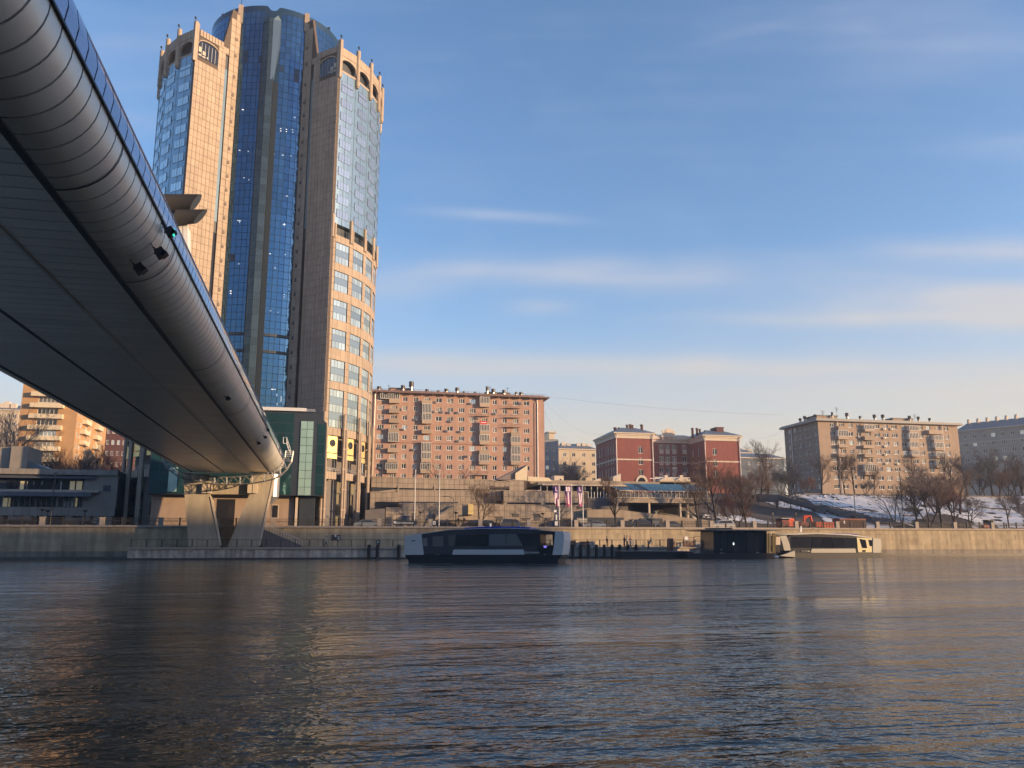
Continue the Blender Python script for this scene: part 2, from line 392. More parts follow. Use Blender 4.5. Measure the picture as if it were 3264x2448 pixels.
# base of the drums: tall pillars, gold medallion panels, short bands
for s in (1, -1):
    for b in range(7):
        ph = s*(36.4+12*b)
        mb = MB(STONE)
        for dx in (-.33, .3):
            c = dr(ph, 22.1, 0); rt = Matrix.Rotation(R(ph), 3, 'Z'); c2 = c + rt@Vector((dx,0,0))
            mb.cyl((c2.x, c2.y), .24, 4.6, 24.6 if dx < 0 else 22.0, 8)
        for z in (8, 11.5, 15, 18.5, 22): 
            mb.obox(dr(ph, 22.05, z), rt@Vector((.62,0,0)), rt@Vector((0,.2,0)), (0,0,.1))
        mb.build('pillar', tower)
        # crown column with its little floodlight spike
        mb = MB(STONE if True else STONE); c = dr(s*(36.6+12*b), 21.75, 0)
        mb.cyl((c.x, c.y), .42, 88.3, 95.86, 10); mb.cyl((c.x, c.y), .3, 88.0, 88.3, 10)
        for z in (89.6, 91.1, 92.6, 94.1): mb.cyl((c.x, c.y), .46, z, z+.07, 10)
        pc = mb.build('crown_column', tower)
        mb = MB(DKMET); c = dr(s*(36.6+12*b), 21.9, 0); mb.cyl((c.x, c.y), .06, 95.8, 96.5, 5); mb.cyl((c.x-.1, c.y-.1), .17, 96.4, 96.75, 6); mb.build('roof_lamp', pc)
        if s > 0:
            mb = MB(STONE); c = dr(s*(36.4+12*b), 21.7, 0); mb.cyl((c.x, c.y), .3, 56.6, 61.0, 8); c = dr(s*(38.2+12*b), 21.6, 0); mb.cyl((c.x, c.y), .22, 56.6, 59.4, 8); mb.build('short_column', tower)
    for b in range(6):
        ph = s*(36+12*b+6); rt3 = Matrix.Rotation(R(ph), 3, 'Z'); rz = R(ph)
        # arched crown bay
        mb = MB(STONE, STONEJ)
        n = 14; W = 2.22
        def zb(x): return 90.9 + 1.45*math.sqrt(max(0, 1-(x/2.0)**2)) if abs(x) < 2.0 else 89.6
        for k in range(n):
            x0 = -W+2*W*k/n; x1 = x0+2*W/n
            a, c_ = zb(x0)-89.6, zb(x1)-89.6
            mb.add([(x0,-.3,a),(x1,-.3,c_),(x1,-.3,5.0),(x0,-.3,5.0),(x0,.05,a),(x1,.05,c_),(x1,.05,5.0),(x0,.05,5.0)], [(0,1,2,3),(7,6,5,4),(4,5,1,0),(3,2,6,7),(0,3,7,4),(1,5,6,2)])
            if abs(x0+x1) < 3.9:
                mb.add([(x0,-.42,a),(x1,-.42,c_),(x1,-.42,c_+.16),(x0,-.42,a+.16),(x0,-.3,a),(x1,-.3,c_),(x1,-.3,c_+.16),(x0,-.3,a+.16)], [(0,1,2,3),(4,5,1,0),(3,2,6,7)])
        for k in range(1, 6): mb.box(-W+2*W*k/6-.02, -W+2*W*k/6+.02, -.31, -.29, 3.4, 4.9, 1)
        mb.box(-W, W, -.34, -.28, 3.3, 3.36, 1); mb.box(-W, W, -.2, .1, 0, .4)
        put('crown_arch', mb.mesh('crown_arch'), tower, dr(ph, 21.35, 89.6), rz)
        # gold medallion panel
        mb = MB(GOLD, DKMET, GLASSK); mb.box(-1.45, .75, -.1, .1, 0, 2.85, 0); mb.box(-1.5, .75, -.14, .1, -1.0, -.18, 0)
        n = 18; cx, cz = -.33, 1.65
        for (r0, r1, yy, mi) in ((0, .5, -.115, 2), (.5, .64, -.2, 1)):
            for k in range(n):
                a0, a1 = 2*pi*k/n, 2*pi*(k+1)/n
                mb.add([(cx+r0*cos(a0),yy,cz+r0*sin(a0)),(cx+r1*cos(a0),yy,cz+r1*sin(a0)),(cx+r1*cos(a1),yy,cz+r1*sin(a1)),(cx+r0*cos(a1),yy,cz+r0*sin(a1))] if r0 else
                       [(cx,yy,cz),(cx+r1*cos(a0),yy,cz+r1*sin(a0)),(cx+r1*cos(a1),yy,cz+r1*sin(a1))], [(0,3,2,1) if r0 else (0,2,1)], mi)
                if r0: mb.add([(cx+r1*cos(a0),yy,cz+r1*sin(a0)),(cx+r1*cos(a1),yy,cz+r1*sin(a1)),(cx+r1*cos(a1),-.1,cz+r1*sin(a1)),(cx+r1*cos(a0),-.1,cz+r1*sin(a0))], [(0,1,2,3)], mi)
        put('medallion_panel', mb.mesh('medallion_panel'), tower, dr(ph, 21.75, 17.7), rz)
        mb = MB(STONE, STONEJ, GRMET); mb.box(-1.6, .75, -.25, .8, 0, 1.25, 0)
        for k in range(1, 4): mb.box(-1.6+.59*k-.015, -1.6+.59*k+.015, -.26, -.2, .02, 1.23, 1)
        for z in (1.55, 1.85): mb.box(-1.6, .7, -.2, -.15, z, z+.05, 2)
        for x in (-1.5, -.8, -.1, .6): mb.box(x, x+.05, -.2, -.15, 1.25, 1.9, 2)
        put('balcony', mb.mesh('balcony'), tower, dr(ph, 21.7, 13.15), rz)
        mb = MB(MULL, mat('warm_dim_glass', (.33,.29,.20), .2, .3, var=0, objvar=.3), GLASSK)
        for (z0, z1) in ((.2,2.2), (2.4,4.2), (4.4,6.1), (6.3,8.2)):
            for x in (-1.7, -.9): mb.box(x, x+.72, -.05, .05, z0, z1, 1 if (z0 > 6 or x < -1.2 and z0 != 2.4) else 2)
        mb.box(-1.78, -.1, -.02, .08, .1, 8.3, 0)
        put('window', mb.mesh('base_window'), tower, dr(ph, 20.25, 4.7), rz)

# wing walls of the notch
for s in (-1, 1):
    mb = MB(STONEJ)
    for (t0, t1, z0, z1) in ((0,.69,4.6,94.1), (.69,.77,92.45,94.1), (.77,1.0,4.6,94.1), (-.03,.05,94.1,95.44), (.05,.62,94.1,94.6)):
        P = [WP(s,t0,z0,-.6), WP(s,t1,z0,-.6), WP(s,t1,z0,0), WP(s,t0,z0,0)]
        mb.prism(P if s > 0 else P[::-1], (0,0,z1-z0))
    P = [WP(s,.615,94.05,0), WP(s,.796,102.56,0), WP(s,.99,102.3,0), WP(s,.99,94.05,0)]
    mb.prism(P if s > 0 else P[::-1], tuple(WP(s,0,0,-.6)-WP(s,0,0,0)))
    wing = mb.build('wing_wall', tower)
    mb = MB(MULL); P = [WP(s,.69,20,-.5), WP(s,.77,20,-.5), WP(s,.77,20,-.35), WP(s,.69,20,-.35)]; mb.prism(P if s > 0 else P[::-1], (0,0,72.5)); mb.build('slot_window', wing)
    PWd, PHt = WL*.69/8, 1.364
    me = panelmesh(PWd, PHt, .06)
    ps = []
    for r in range(64):
        z = 93.9-PHt*(r+1)
        for c in range(8):
            t = .69*(c+.5)/8
            if z+PHt > 89.0 and .03 < t < .54: continue
            ps.append(WP(s, t, z, 0))
    if s > 0: ps = [p for p in ps]
    pieces('stone_panel', me, wing, ps, 300, [wrot(s)]*len(ps))
    me = panelmesh(WL*.115-.02, PHt, .06)
    ps = [WP(s, t, 102.0-PHt*(r+1), 0) for r in range(70) for t in (.827, .942) if not (102-PHt*(r+1) > 94 and t < .9 and 102-PHt*(r+1) > 100.3)]
    pieces('edge_panel', me, wing, ps, 150, [wrot(s)]*len(ps))
    me = panelmesh(WL*.07, 1.2, .05)
    for t in (.72, .65): put('edge_panel', me, wing, WP(s, t, 92.7, 0), wrot(s))
    # parapet blocks
    mb = MB(STONE)
    for k in range(8):
        t = .07+.07*k; c = WP(s, t+.03, 93.95, .08); rt = Matrix.Rotation(wrot(s), 3, 'Z'); mb.obox(c, rt@Vector((.27,0,0)), rt@Vector((0,.06,0)), (0,0,.62))
    P = [WP(s,-.05,88,.12), WP(s,.045,88,.12), WP(s,.045,88,-.1), WP(s,-.05,88,-.1)]; mb.prism(P if s < 0 else P[::-1], (0,0,7.6))
    mb.build('parapet', wing)
    # arched window near the top
    mb = MB(STONE, GLASSK, mat('pale_room', (.42,.38,.30), .6), GRMET)
    n = 16
    for k in range(n):
        t0, t1 = .05+.47*k/n, .05+.47*(k+1)/n
        f = lambda t: 91.7+1.05*math.sqrt(max(0, 1-((t-.285)/.235)**2))
        P = [WP(s,t0,89.2,.02), WP(s,t1,89.2,.02), WP(s,t1,f(t1),.02), WP(s,t0,f(t0),.02)]
        mb.add(P, [(0,1,2,3)] if s < 0 else [(3,2,1,0)], 1)
        Q = [WP(s,t0,f(t0),.16), WP(s,t1,f(t1),.16), WP(s,t1,f(t1)+.22,.16), WP(s,t0,f(t0)+.22,.16), WP(s,t0,f(t0),0), WP(s,t1,f(t1),0)]
        mb.add(Q, [(0,1,2,3), (4,5,1,0)] if s < 0 else [(3,2,1,0), (0,1,5,4)], 0)
    for k in range(1, 6):
        t = .05+.47*k/6; c = WP(s, t, 90.75, .06); rt = Matrix.Rotation(wrot(s), 3, 'Z'); mb.obox(c, rt@Vector((.035,0,0)), rt@Vector((0,.04,0)), (0,0,1.45), 3)
    for (t, z, w, h) in ((.10,90.6,.3,1.0), (.10,89.5,.3,.35), (.19,90.2,.3,.75), (.19,89.45,.3,.3), (.27,89.6,.12,.4)):
        c = WP(s, t, z+.1, .04); mb.obox(c, rt@Vector((w,0,0)), rt@Vector((0,.015,0)), (0,0,h*.5), 2)
    mb.build('arched_window', wing)
    # round portholes and the edge corner block
    zs = [96.65, 93.2, 88.86]+[85.1-2.727*k for k in range(25)]
    mb = MB(MULL, RUST)
    rt = Matrix.Rotation(wrot(s), 3, 'Z')
    vs = [rt@Vector((.30*cos(2*pi*k/12), -.10, .36*sin(2*pi*k/12))) for k in range(12)]; vs2 = [rt@Vector((.30*cos(2*pi*k/12), .0, .36*sin(2*pi*k/12))) for k in range(12)]
    mb.add(vs+vs2, [tuple(range(12)), ]+[(k,12+k,12+(k+1)%12,(k+1)%12) for k in range(12)], 0)
    mb.add([v*.55+rt@Vector((0,-.05,0)) for v in vs], [tuple(range(12))], 1)
    me = mb.mesh('porthole')
    for z in zs: put('porthole', me, wing, WP(s, .912, z, .0))
    mb = MB(STONE); c = WP(s, 1.0, 0, -.3); mb.box(c.x-.42, c.x+.42, c.y-.5, c.y+.5, 100.5, 104.4); mb.build('corner_block', wing)

# the glass core
mb = MB(mat('core_backing', (.015,.045,.09), .3, .3, var=0), MULL)
n = 180; rc = 12.95
def topz(x): return 104.15-(math.sqrt(max(0, .95**2-(x+.0)**2)) if abs(x) < .95 else 0)
top = []
angs = [(-180+360*k/n) for k in range(n)]
angs = sorted(angs + [-4,-3.5,-3,-2.5,-1.5,-1,-.5,.5,1,1.5,2.5,3,3.5,3.8,4.1,-3.8,-4.1]); angs = sorted(set(angs))
vs = []
for a in angs:
    p = dr(a, rc, 4.6); vs += [p, Vector((p.x, p.y, topz(rc*sin(R(a))) if abs(a) < 90 else 104.15))]
m = len(angs)
mb.add(vs, [(2*k, 2*((k+1)%m), 2*((k+1)%m)+1, 2*k+1) for k in range(m)], 0)
vs = [dr(a, rc, 103.0) for a in angs]; mb.add(vs, [tuple(range(m))], 1)
core = mb.build('glass_core', tower)
pw = 2*rc*math.sin(R(2.15))
mb2 = MB(GLASSB); mb2.box(-pw/2+.045, pw/2-.045, -.03, .02, .045, 1.364-.045); mpane = mb2.mesh('pane')
mb2 = MB(mat('open_dark_pane', (.012,.03,.07), .3, var=0)); mb2.box(-pw/2+.035, pw/2-.035, -.06, .02, .035, 1.364-.035); mdark = mb2.mesh('pane')
cols = [-25.3,-21.0,-16.7,-12.4,-8.1, 9.0,13.3,17.6,21.9,26.2]
dk = {(1,6),(4,7),(5,8),(8,8),(8,9),(1,7),(1,36)}
ps, rs = [], []
for r in range(60):
    for ci, c in enumerate(cols):
        z = 102.9-1.364*(r+1)
        if (ci, r) in dk: put('pane', mdark, core, dr(c, rc, z), R(c)); continue
        ps.append(dr(c, rc+.01, z)); rs.append(R(c))
for i in range(294): put('pane', mpane, core, ps[i], rs[i])
V0 = [v.co.copy() for v in mpane.vertices]; F0 = [tuple(p.vertices) for p in mpane.polygons]
mb = MB(GLASSB)
extra = [(dr(c, rc+.01, 102.9-1.364*(r+1)), R(c)) for r in range(6) for c in [s*(30.5+4.3*j) for s in (-1,1) for j in range(16)]]
for p, a in list(zip(ps[294:], rs[294:]))+extra:
    Rm = Matrix.Rotation(a, 3, 'Z'); b = len(mb.v); mb.v += [tuple(Rm@v+p) for v in V0]; mb.f += [tuple(q+b for q in f) for f in F0]; mb.m += [0]*len(F0)
tag(mb.build('core_panes', core), kind='stuff')
for px_, py_ in ((870,1068), (870,1121)):
    mb = MB(MULL); z = PY(px_, py_, 149.5).z
    for j in range(14):
        a = -27+54*j/14; mb.prism([dr(a, 13.25, z-.25), dr(a+54/14, 13.25, z-.25), dr(a+54/14, 12.8, z-.25), dr(a, 12.8, z-.25)], (0,0,.5))
    mb.build('dark_band', core)
# spine of the core: stone clad column, dark channel, pale blade
SP = mat('spine_cladding', (.05,.075,.082), .25, .7, spec=.5, var=.1, objvar=.2); SPD = mat('spine_dark', (.02,.03,.045), .5, .0, spec=.2, var=0)
mb = MB(SPD); mb.prism([(-16.0,149.9,20),(-15.62,148.55,20),(-14.6,147.95,20),(-13.4,148.3,20),(-13.35,149.9,20)][::1], (0,0,79.8)); mb.prism([(-13.33,149.9,20),(-13.33,149.1,20),(-12.45,149.2,20),(-12.45,149.9,20)], (0,0,68)); spine = mb.build('spine', tower)
def facep(a, b, z0, z1, n, name, m, out=.04):
    a, b = Vector(a), Vector(b); d = (b-a); ln = d.length; u = d.normalized(); nn = Vector((u.y, -u.x, 0)); ang = math.atan2(u.y, u.x)
    q = MB(m); q.box(-ln/2+.03, ln/2-.03, -out, .02, .03, (z1-z0)/n-.03); me = q.mesh(name)
    for k in range(n): put(name, me, spine, (a+b)/2+Vector((0,0,z0+(z1-z0)*k/n)), ang)
facep((-15.62,148.55,0), (-14.6,147.95,0), 20.2, 99.6, 58, 'cladding_panel', SP)
facep((-14.6,147.95,0), (-13.4,148.3,0), 20.2, 99.6, 58, 'cladding_panel', SP)
mb = MB(mat('pale_blade', (.12,.17,.20), .3, .7, var=.05)); P = [(-13.9,148.0,100.4),(-13.1,148.1,101.4),(-12.5,148.5,100.6),(-12.5,148.5,95.5),(-13.3,148.3,88.0),(-13.9,148.1,88.0)]
mb.prism(P, (0,.9,0)); mb.build('blade', spine)
mb = MB(SP); mb.prism([(-15.62,148.55,99.8),(-14.6,147.95,99.8),(-13.4,148.3,99.8),(-13.35,149.9,99.8),(-16.0,149.9,99.8)], (0,0,1.0)); mb.build('spine_cap', spine)
# lamps burning behind the glass
LAMP = mat('lit_ceiling_lamp', (1,1,1), var=0, emit=(.85,.93,1.0), estr=.32)
z2 = Zoom(450, 0, 2.0738); z3 = Zoom(450, 700, 2.0738)
for f, a, b, w, h in ((z2,672,725,.45,.16),(z2,1015,776,.3,.18),(z2,922,850,.28,.12),(z2,960,856,.28,.12),(z2,1000,858,.28,.12),(z2,922,866,.28,.12),(z2,960,870,.25,.12),(z2,1002,874,.28,.1),
        (z2,650,993,.35,.1),(z2,708,1000,.3,.12),(z2,936,1026,.35,.1),(z2,880,1021,.1,.15),(z2,990,1031,.3,.1),(z2,680,1175,.35,.1),(z2,712,1188,.12,.2),(z2,963,1296,.5,.14),(z2,648,1458,.9,.08),(z2,650,1466,.14,.3),(z2,946,1484,.8,.08),(z2,946,1484,.16,.55),
        (z3,645,292,.18,.2),(z3,852,226,.35,.1),(z3,952,232,.3,.12),(z3,885,320,.25,.1),(z3,592,472,.4,.12),(z3,592,488,.4,.12),(z3,946,495,.35,.1),(z3,946,512,.3,.1),(z3,855,603,.3,.06),(z3,905,612,.3,.06),(z3,875,1122,1.1,.12),(z3,897,1160,.12,.5),(z3,925,1185,.15,1.0),(z3,898,1220,.12,.5)):
    p = PY(*f(a, b), 149.4); dx = p.x-TX; y = TY-math.sqrt(max(0, 13.08**2-dx*dx)); p = PY(*f(a, b), y)
    w *= .75; mb = MB(LAMP); mb.box(p.x-w/2, p.x+w/2, y-.03, y+.02, p.z-h/2, p.z+h/2); mb.build('lit_lamp', core)
# small things on the core roof
for (x, y) in ((710,38),(727,8),(765,2),(838,14),(958,38),(1018,80),(1046,108)):
    p = PY(x, y, 155)
    mb = MB(DKMET); z = 104.0
    mb.tube([(p.x, 156, 102.9), (p.x, 156, 105.0)], .06, 5); mb.obox((p.x, 155.9, 105.1), (.28,0,0), (0,.2,0), (.05,0,.25)); mb.build('roof_lamp', tower)
mb = MB(DKMET); q = WP(-1, 1.0, 104.3, -.3); mb.tube([q, q+Vector((0,0,3.2))], .06, 5); mb.tube([q+Vector((0,0,1.6)), q+Vector((-.6,0,1.9)), q+Vector((-.6,0,2.7))], .05, 4); mb.tube([q+Vector((0,0,1.8)), q+Vector((.5,0,2.0)), q+Vector((.5,0,2.6))], .05, 4); mb.build('antenna', tower)

# glass pavilion over the bridge end
PVY = 138.0
mb = MB(MULL)
mb.prism([(-27.4,PVY,9.8),(-.76,PVY,9.8),(-.76,PVY,21.6),(-2.5,PVY,23.4),(-25.7,PVY,23.4),(-27.4,PVY,21.6)], (0,9.5,0)); pav = mb.build('glass_pavilion', tower)
mb = MB(WHMET, GRMET); mb.box(-25.5,-4.1,PVY-.5,PVY+1,23.42,23.95,0); mb.box(-4.08,-2.7,PVY-.3,PVY+1,23.42,23.85,1); mb.build('roof_edge', pav)
q = MB(GLASST); q.box(.03,1.22,-.04,0,.03,1.55); me = q.mesh('pane')
for c in range(21):
    for r in range(8):
        x = -27.2+1.25*c
        if -5.7 < x+.6 < -2.6 or (r == 7 and not 1 < c < 19): continue
        put('pane', me, pav, (x, PVY, 9.9+1.66*r))
a = PY(957, 1400, PVY-.1).x; b = PY(998, 1400, PVY-.1).x; w = (b-a)/2
zt = PY(975, 1342, PVY-.1).z
for k in range(9):
    for j in range(2):
        q = MB(GLASSM); q.box(0.03, w-.03, -.14, 0, .03, 1.3); put('mint_pane', q.mesh('mint_pane'), pav, (a+w*j, PVY, zt-1.34*(k+1)))
mb = MB(GLASSM)
mb.box(-24.5,-23.2,PVY-.1,PVY,10.2,14.0); mb.box(-22.9,-20.0,PVY-.1,PVY,14.2,16.4); mb.build('mint_pane', pav)
# base below the pavilion: lit plaster wall with window, dark gate
mb = MB(BRICKB, MULL, CREAMT, GLASSK, DARKSTONE)
Yb = 139.6
z7 = Zoom(700, 1250, 3.318)
def P7(a, b, Y=Yb): return PY(*z7(a, b), Y)
p, q = P7(450, 1400), P7(790, 1110); mb.box(-27, q.x, Yb, Yb+4, 4.6, 9.78, 0)
p, q = P7(545, 1335), P7(628, 1190); mb.box(p.x, q.x, Yb-.05, Yb-.01, p.z, q.z, 2); mb.box(p.x+.12, q.x-.12, Yb-.09, Yb-.051, p.z+.12, q.z-.1, 3)
p, q = P7(792, 1410), P7(832, 1105); mb.box(p.x, q.x, Yb-.6, Yb-.1, 4.6, 9.7, 2)
p, q = P7(832, 1410), P7(1010, 1105); mb.box(p.x+.02, q.x, Yb-.2, Yb+5, 4.6, 9.75, 1)
mb.box(-21.5,-20.2,Yb-.08,Yb-.01,5.8,7.6,3); mb.box(-17.2,-14.5,Yb-.08,Yb-.01,4.8,9.2,3)
mb.build('base_wall', tower)

# ================================================================ WATER, BANKS, GROUND
WALLY, WALLZ, QY = 131.0, 4.86, 125.0
wm = bpy.data.materials.new('river_water'); wm.use_nodes = True; t = wm.node_tree; b = t.nodes['Principled BSDF']
b.inputs['Base Color'].default_value = (.062, .050, .032, 1); b.inputs['Roughness'].default_value = .035; b.inputs['IOR'].default_value = 1.33
geo = N(t, 'ShaderNodeNewGeometry')
def wnoise(sx, sy, sc_, det, dist_, rot=0.0, rough=.55):
    mp = N(t, 'ShaderNodeMapping'); mp.inputs['Scale'].default_value = (sx, sy, 1); mp.inputs['Rotation'].default_value = (0,0,rot)
    t.links.new(geo.outputs['Position'], mp.inputs['Vector'])
    n = N(t, 'ShaderNodeTexNoise'); n.inputs['Scale'].default_value = sc_; n.inputs['Detail'].default_value = det; n.inputs['Roughness'].default_value = rough; n.inputs['Distortion'].default_value = dist_
    t.links.new(mp.outputs[0], n.inputs['Vector']); return n.outputs['Fac']
def tm(op, a, b_):
    n = N(t, 'ShaderNodeMath', operation=op)
    for i, v in enumerate((a, b_)):
        if isinstance(v, (int, float)): n.inputs[i].default_value = v
        else: t.links.new(v, n.inputs[i])
    return n.outputs[0]
h = tm('ADD', tm('MULTIPLY', wnoise(1, 1.6, .55, 2, .3, .35), .24), tm('ADD', tm('MULTIPLY', wnoise(1, 1.5, 2.3, 1, .4, -.25), .095), tm('MULTIPLY', wnoise(1, 1.4, 8.0, 1.5, .4, .1), .046)))
patch = N(t, 'ShaderNodeMapRange'); patch.inputs['From Min'].default_value = .3; patch.inputs['From Max'].default_value = .7; patch.inputs['To Min'].default_value = .45; patch.inputs['To Max'].default_value = 1.2
t.links.new(wnoise(.35, 1.0, .06, 3, .6, .1), patch.inputs['Value'])
h = tm('MULTIPLY', h, patch.outputs[0])
patch2 = N(t, 'ShaderNodeMapRange'); patch2.inputs['From Min'].default_value = .35; patch2.inputs['From Max'].default_value = .65; patch2.inputs['To Min'].default_value = .55; patch2.inputs['To Max'].default_value = 1.35
t.links.new(wnoise(.16, 1.0, .32, 4, .8, .04), patch2.inputs['Value']); h = tm('MULTIPLY', h, patch2.outputs[0])
h = tm('ADD', h, tm('MULTIPLY', wnoise(.22, 1.0, .45, 3, .5, -.05), .24))      # long low swell lines
rg = N(t, 'ShaderNodeMapRange'); rg.inputs['From Min'].default_value = .35; rg.inputs['From Max'].default_value = .65; rg.inputs['To Min'].default_value = .035; rg.inputs['To Max'].default_value = .13
t.links.new(wnoise(.14, 1.0, .22, 4, .8, .08), rg.inputs['Value']); t.links.new(rg.outputs[0], b.inputs['Roughness'])
bp = N(t, 'ShaderNodeBump'); bp.inputs['Strength'].default_value = 1.0; bp.inputs['Distance'].default_value = .55
t.links.new(h, bp.inputs['Height']); t.links.new(bp.outputs[0], b.inputs['Normal'])
mb = MB(wm); mb.add([(-900,-12,0),(900,-12,0),(900,131.4,0),(-900,131.4,0)], [(0,1,2,3)]); struct(mb, 'river_water', 'dark rippled river reflecting the far bank')
# far bank ground: street level, then the hillside
GRND = mat('bare_ground', (.10,.085,.07), .95, var=.3, scale=.3, bump=.4)
mb = MB(GRND); mb.box(-1500,1500,132.2,1700,-3,4.40); struct(mb, 'ground', 'flat bare ground of the far bank')
mb = MB(ASPH); mb.box(-600,600,134.5,143.2,4.402,4.60); struct(mb, 'road', 'asphalt embankment street behind the railing')
mb = MB(CAP); mb.box(-600,600,131.35,134.3,4.403,4.74); struct(mb, 'pavement', 'paved walk along the railing')
mb = MB(mat('lane_paint', (.7,.7,.68), .6, var=.1))
for k in range(60): mb.box(-150+6*k, -147+6*k, 138.7, 138.85, 4.604, 4.608)
tag(mb.build('lane_markings'), None, None, None, 'structure')
# embankment wall of granite courses under a projecting cap
wall = thing('embankment_wall', 'long granite embankment wall under the street railing on the far bank', 'wall', (0, WALLY, 0))
mb = MB(GRANITE, STONEJ)
mb.box(-600, 600, WALLY+.05, WALLY+1.2, -3, 4.55, 0); wb = mb.build('wall_face', wall)
mb = MB(mat('wet_granite', (.085,.08,.07), .5, var=.3, scale=1)); mb.box(-600, 600, WALLY-.06, WALLY+.05, -1, .38); mb.build('wet_footing', wall)
mb = MB(mat('damp_granite', (.22,.19,.155), .7, var=.3, scale=.8, streaks=.4)); mb.box(-600,600,WALLY-.03,WALLY+.05,.38,1.15); mb.build('plinth', wall)
mb2 = MB(CAP); mb2.box(-1.98, 1.98, -.22, .62, 0, .30); cm = mb2.mesh('cap_stone')
mb = MB(GRANITE)
blk = []
random.seed(3)
for k in range(-25, 50): put('cap_stone', cm, wall, (k*4.0, WALLY, WALLZ-.30))
mb = MB(CAP); mb.box(-600,-102.02,WALLY-.22,WALLY+.6,WALLZ-.3,WALLZ); mb.box(198.02,600,WALLY-.22,WALLY+.6,WALLZ-.3,WALLZ); tag(mb.build('far_cap', wall))
# courses of blocks: 4 courses, blocks 3.2 m long
bl = {}
for ci, (z0, z1) in enumerate(((1.17,2.0),(2.02,2.85),(2.87,3.7),(3.72,4.53))):
    q = MB(GRANITE); q.box(-1.58, 1.58, -.03, .06, 0, z1-z0); bl[ci] = (q.mesh('block'), z0)
ps = []
for ci in range(4):
    me, z0 = bl[ci]
    for k in range(-20, 52):
        x = k*3.2 + (1.6 if ci % 2 else 0)
        if -62 < x < 160 and not (-26 < x < -21): put('block', me, wall, (x, WALLY+.03+random.uniform(-.008,.008), z0))
# service hatch in the wall
mb = MB(STONEJ, GRMET, WHITEP); p = PY(1056, 1723, WALLY-.04); q = PY(1086, 1705, WALLY-.04); mb.box(p.x, q.x, WALLY-.05, WALLY+.02, p.z, q.z, 0); mb.box(q.x-.5, q.x-.1, WALLY-.08, WALLY-.05, p.z+.1, q.z-.2, 1); mb.obox((p.x+.6, WALLY-.12, q.z-.15), (.12,0,0), (0,.05,0), (0,0,.14), 2); mb.build('hatch', wall)

# railing on the wall: stone posts, iron posts, iron lattice panels
rail = thing('railing', 'iron lattice railing with pale stone posts along the embankment street', 'railing', (0, WALLY+.2, WALLZ))
IRON = mat('railing_iron', (.045,.04,.038), .7, .2, var=.1)
q = MB(CAP); q.box(-.33,.33,-.25,.25,0,1.06); q.box(-.37,.37,-.29,.29,1.06,1.14); msp = q.mesh('stone_post')
q = MB(IRON); q.box(-.10,.10,-.10,.10,0,1.08); q.box(-.13,.13,-.13,.13,1.08,1.13); mip = q.mesh('iron_post')
q = MB(IRON); L = 2.08
q.box(-L/2,L/2,-.03,.03,1.0,1.05); q.box(-L/2,L/2,-.02,.02,.10,.14)
for k in range(15):
    x = -L/2+.07+k*(L-.14)/14; q.box(x-.014,x+.014,-.012,.012,.14,1.0)
for k in range(7):
    x = -L/2+.22+k*.27
    q.add([(x+.1*cos(a), -.015, .62+.14*sin(a)) for a in [pi*j/4 for j in range(8)]]+[(x+.06*cos(a), -.015, .62+.09*sin(a)) for a in [pi*j/4 for j in range(8)]], [(j,(j+1)%8,8+(j+1)%8,8+j) for j in range(8)])
mlp = q.mesh('lattice_panel')
x0 = PY(2086+1.5, 1672, WALLY).x
x0 = PY(1209, 1665, WALLY).x
sp = (PY(1531, 1665, WALLY).x - x0)/2
spp = sp/3; sc_l = (spp-.2)/L
for v in mlp.vertices: v.co.x *= sc_l
i0 = -10
for i in range(-8, 22):
    X = x0 + sp*i
    put('stone_post', msp, rail, (X, WALLY+.2, WALLZ))
    for j in (1, 2): put('iron_post', mip, rail, (X+spp*j, WALLY+.2, WALLZ))
    for j in range(3): put('lattice_panel', mlp, rail, (X+spp*(j+.5)+ (0), WALLY+.2, WALLZ))
RAILX0 = x0; RAILS = sp

# lower quay in front of the wall
qx0 = PY(405, 1770, QY).x; qx1 = PY(2262, 1770, QY).x; xs = PY(1160, 1770, QY).x; xt = PY(1165,1770,QY).x
quay = thing('quay', 'low weathered concrete quay at the foot of the embankment wall', 'quay', (0, QY, 0))
mb = MB(QUAYC); mb.box(qx0, qx1, QY+.12, WALLY-.08, -1.5, 1.62); mb.build('quay_body', quay)
mb2 = MB(QUAYC)
x = qx0; k = 0
while x < qx1-1:
    w = random.choice((6.0, 7.5, 9.0)); w = min(w, qx1-x)
    q = MB(QUAYC); q.box(x+.02, x+w-.02, QY+random.uniform(-.02,.03), QY+.13, .12, 1.38); q.build('facing_slab', quay)
    q = MB(CAP); q.box(x+.01, x+w-.01, QY-.15, QY+1.0, 1.40, 1.70); q.build('edge_slab', quay); x += w
mb = MB(mat('wet_concrete', (.06,.055,.05), .5, var=.2)); mb.box(qx0-.02, qx1, QY-.04, QY+.11, -1, .24); mb.build('wet_footing', quay)
# timber fender piles along the right half
fend = []
q = MB(WOODD); q.cyl((0,0), .26, -1.0, 1.95, 8); q.cyl((0,0), .2, 1.95, 2.05, 8); mf = q.mesh('pile')
zf = Zoom(1780, 1680, 4.424)
FPL = ['left of the two close fender piles under the letter sign', 'right of the two close fender piles under the letter sign', 'lone fender pile just left of the moving ferry stern'] + [w+' fender pile of the row right of the moving ferry' for w in ('first','second','third','fourth','fifth','sixth','seventh','eighth')] + ['last but one fender pile, behind the low dark barge', 'last fender pile, behind the middle of the low dark barge']
for i_, px_ in enumerate([1176, 1203, 1271] + [zf(a,0)[0] for a in (92,208,320,430,540,650,762,868,985,1100)]):
    X = PY(px_, 1770, QY-.5).x
    o = tag(put('fender_pile', mf, None, (X, QY-.45, 0)), FPL[i_], 'pile', 'fender piles along the low quay')
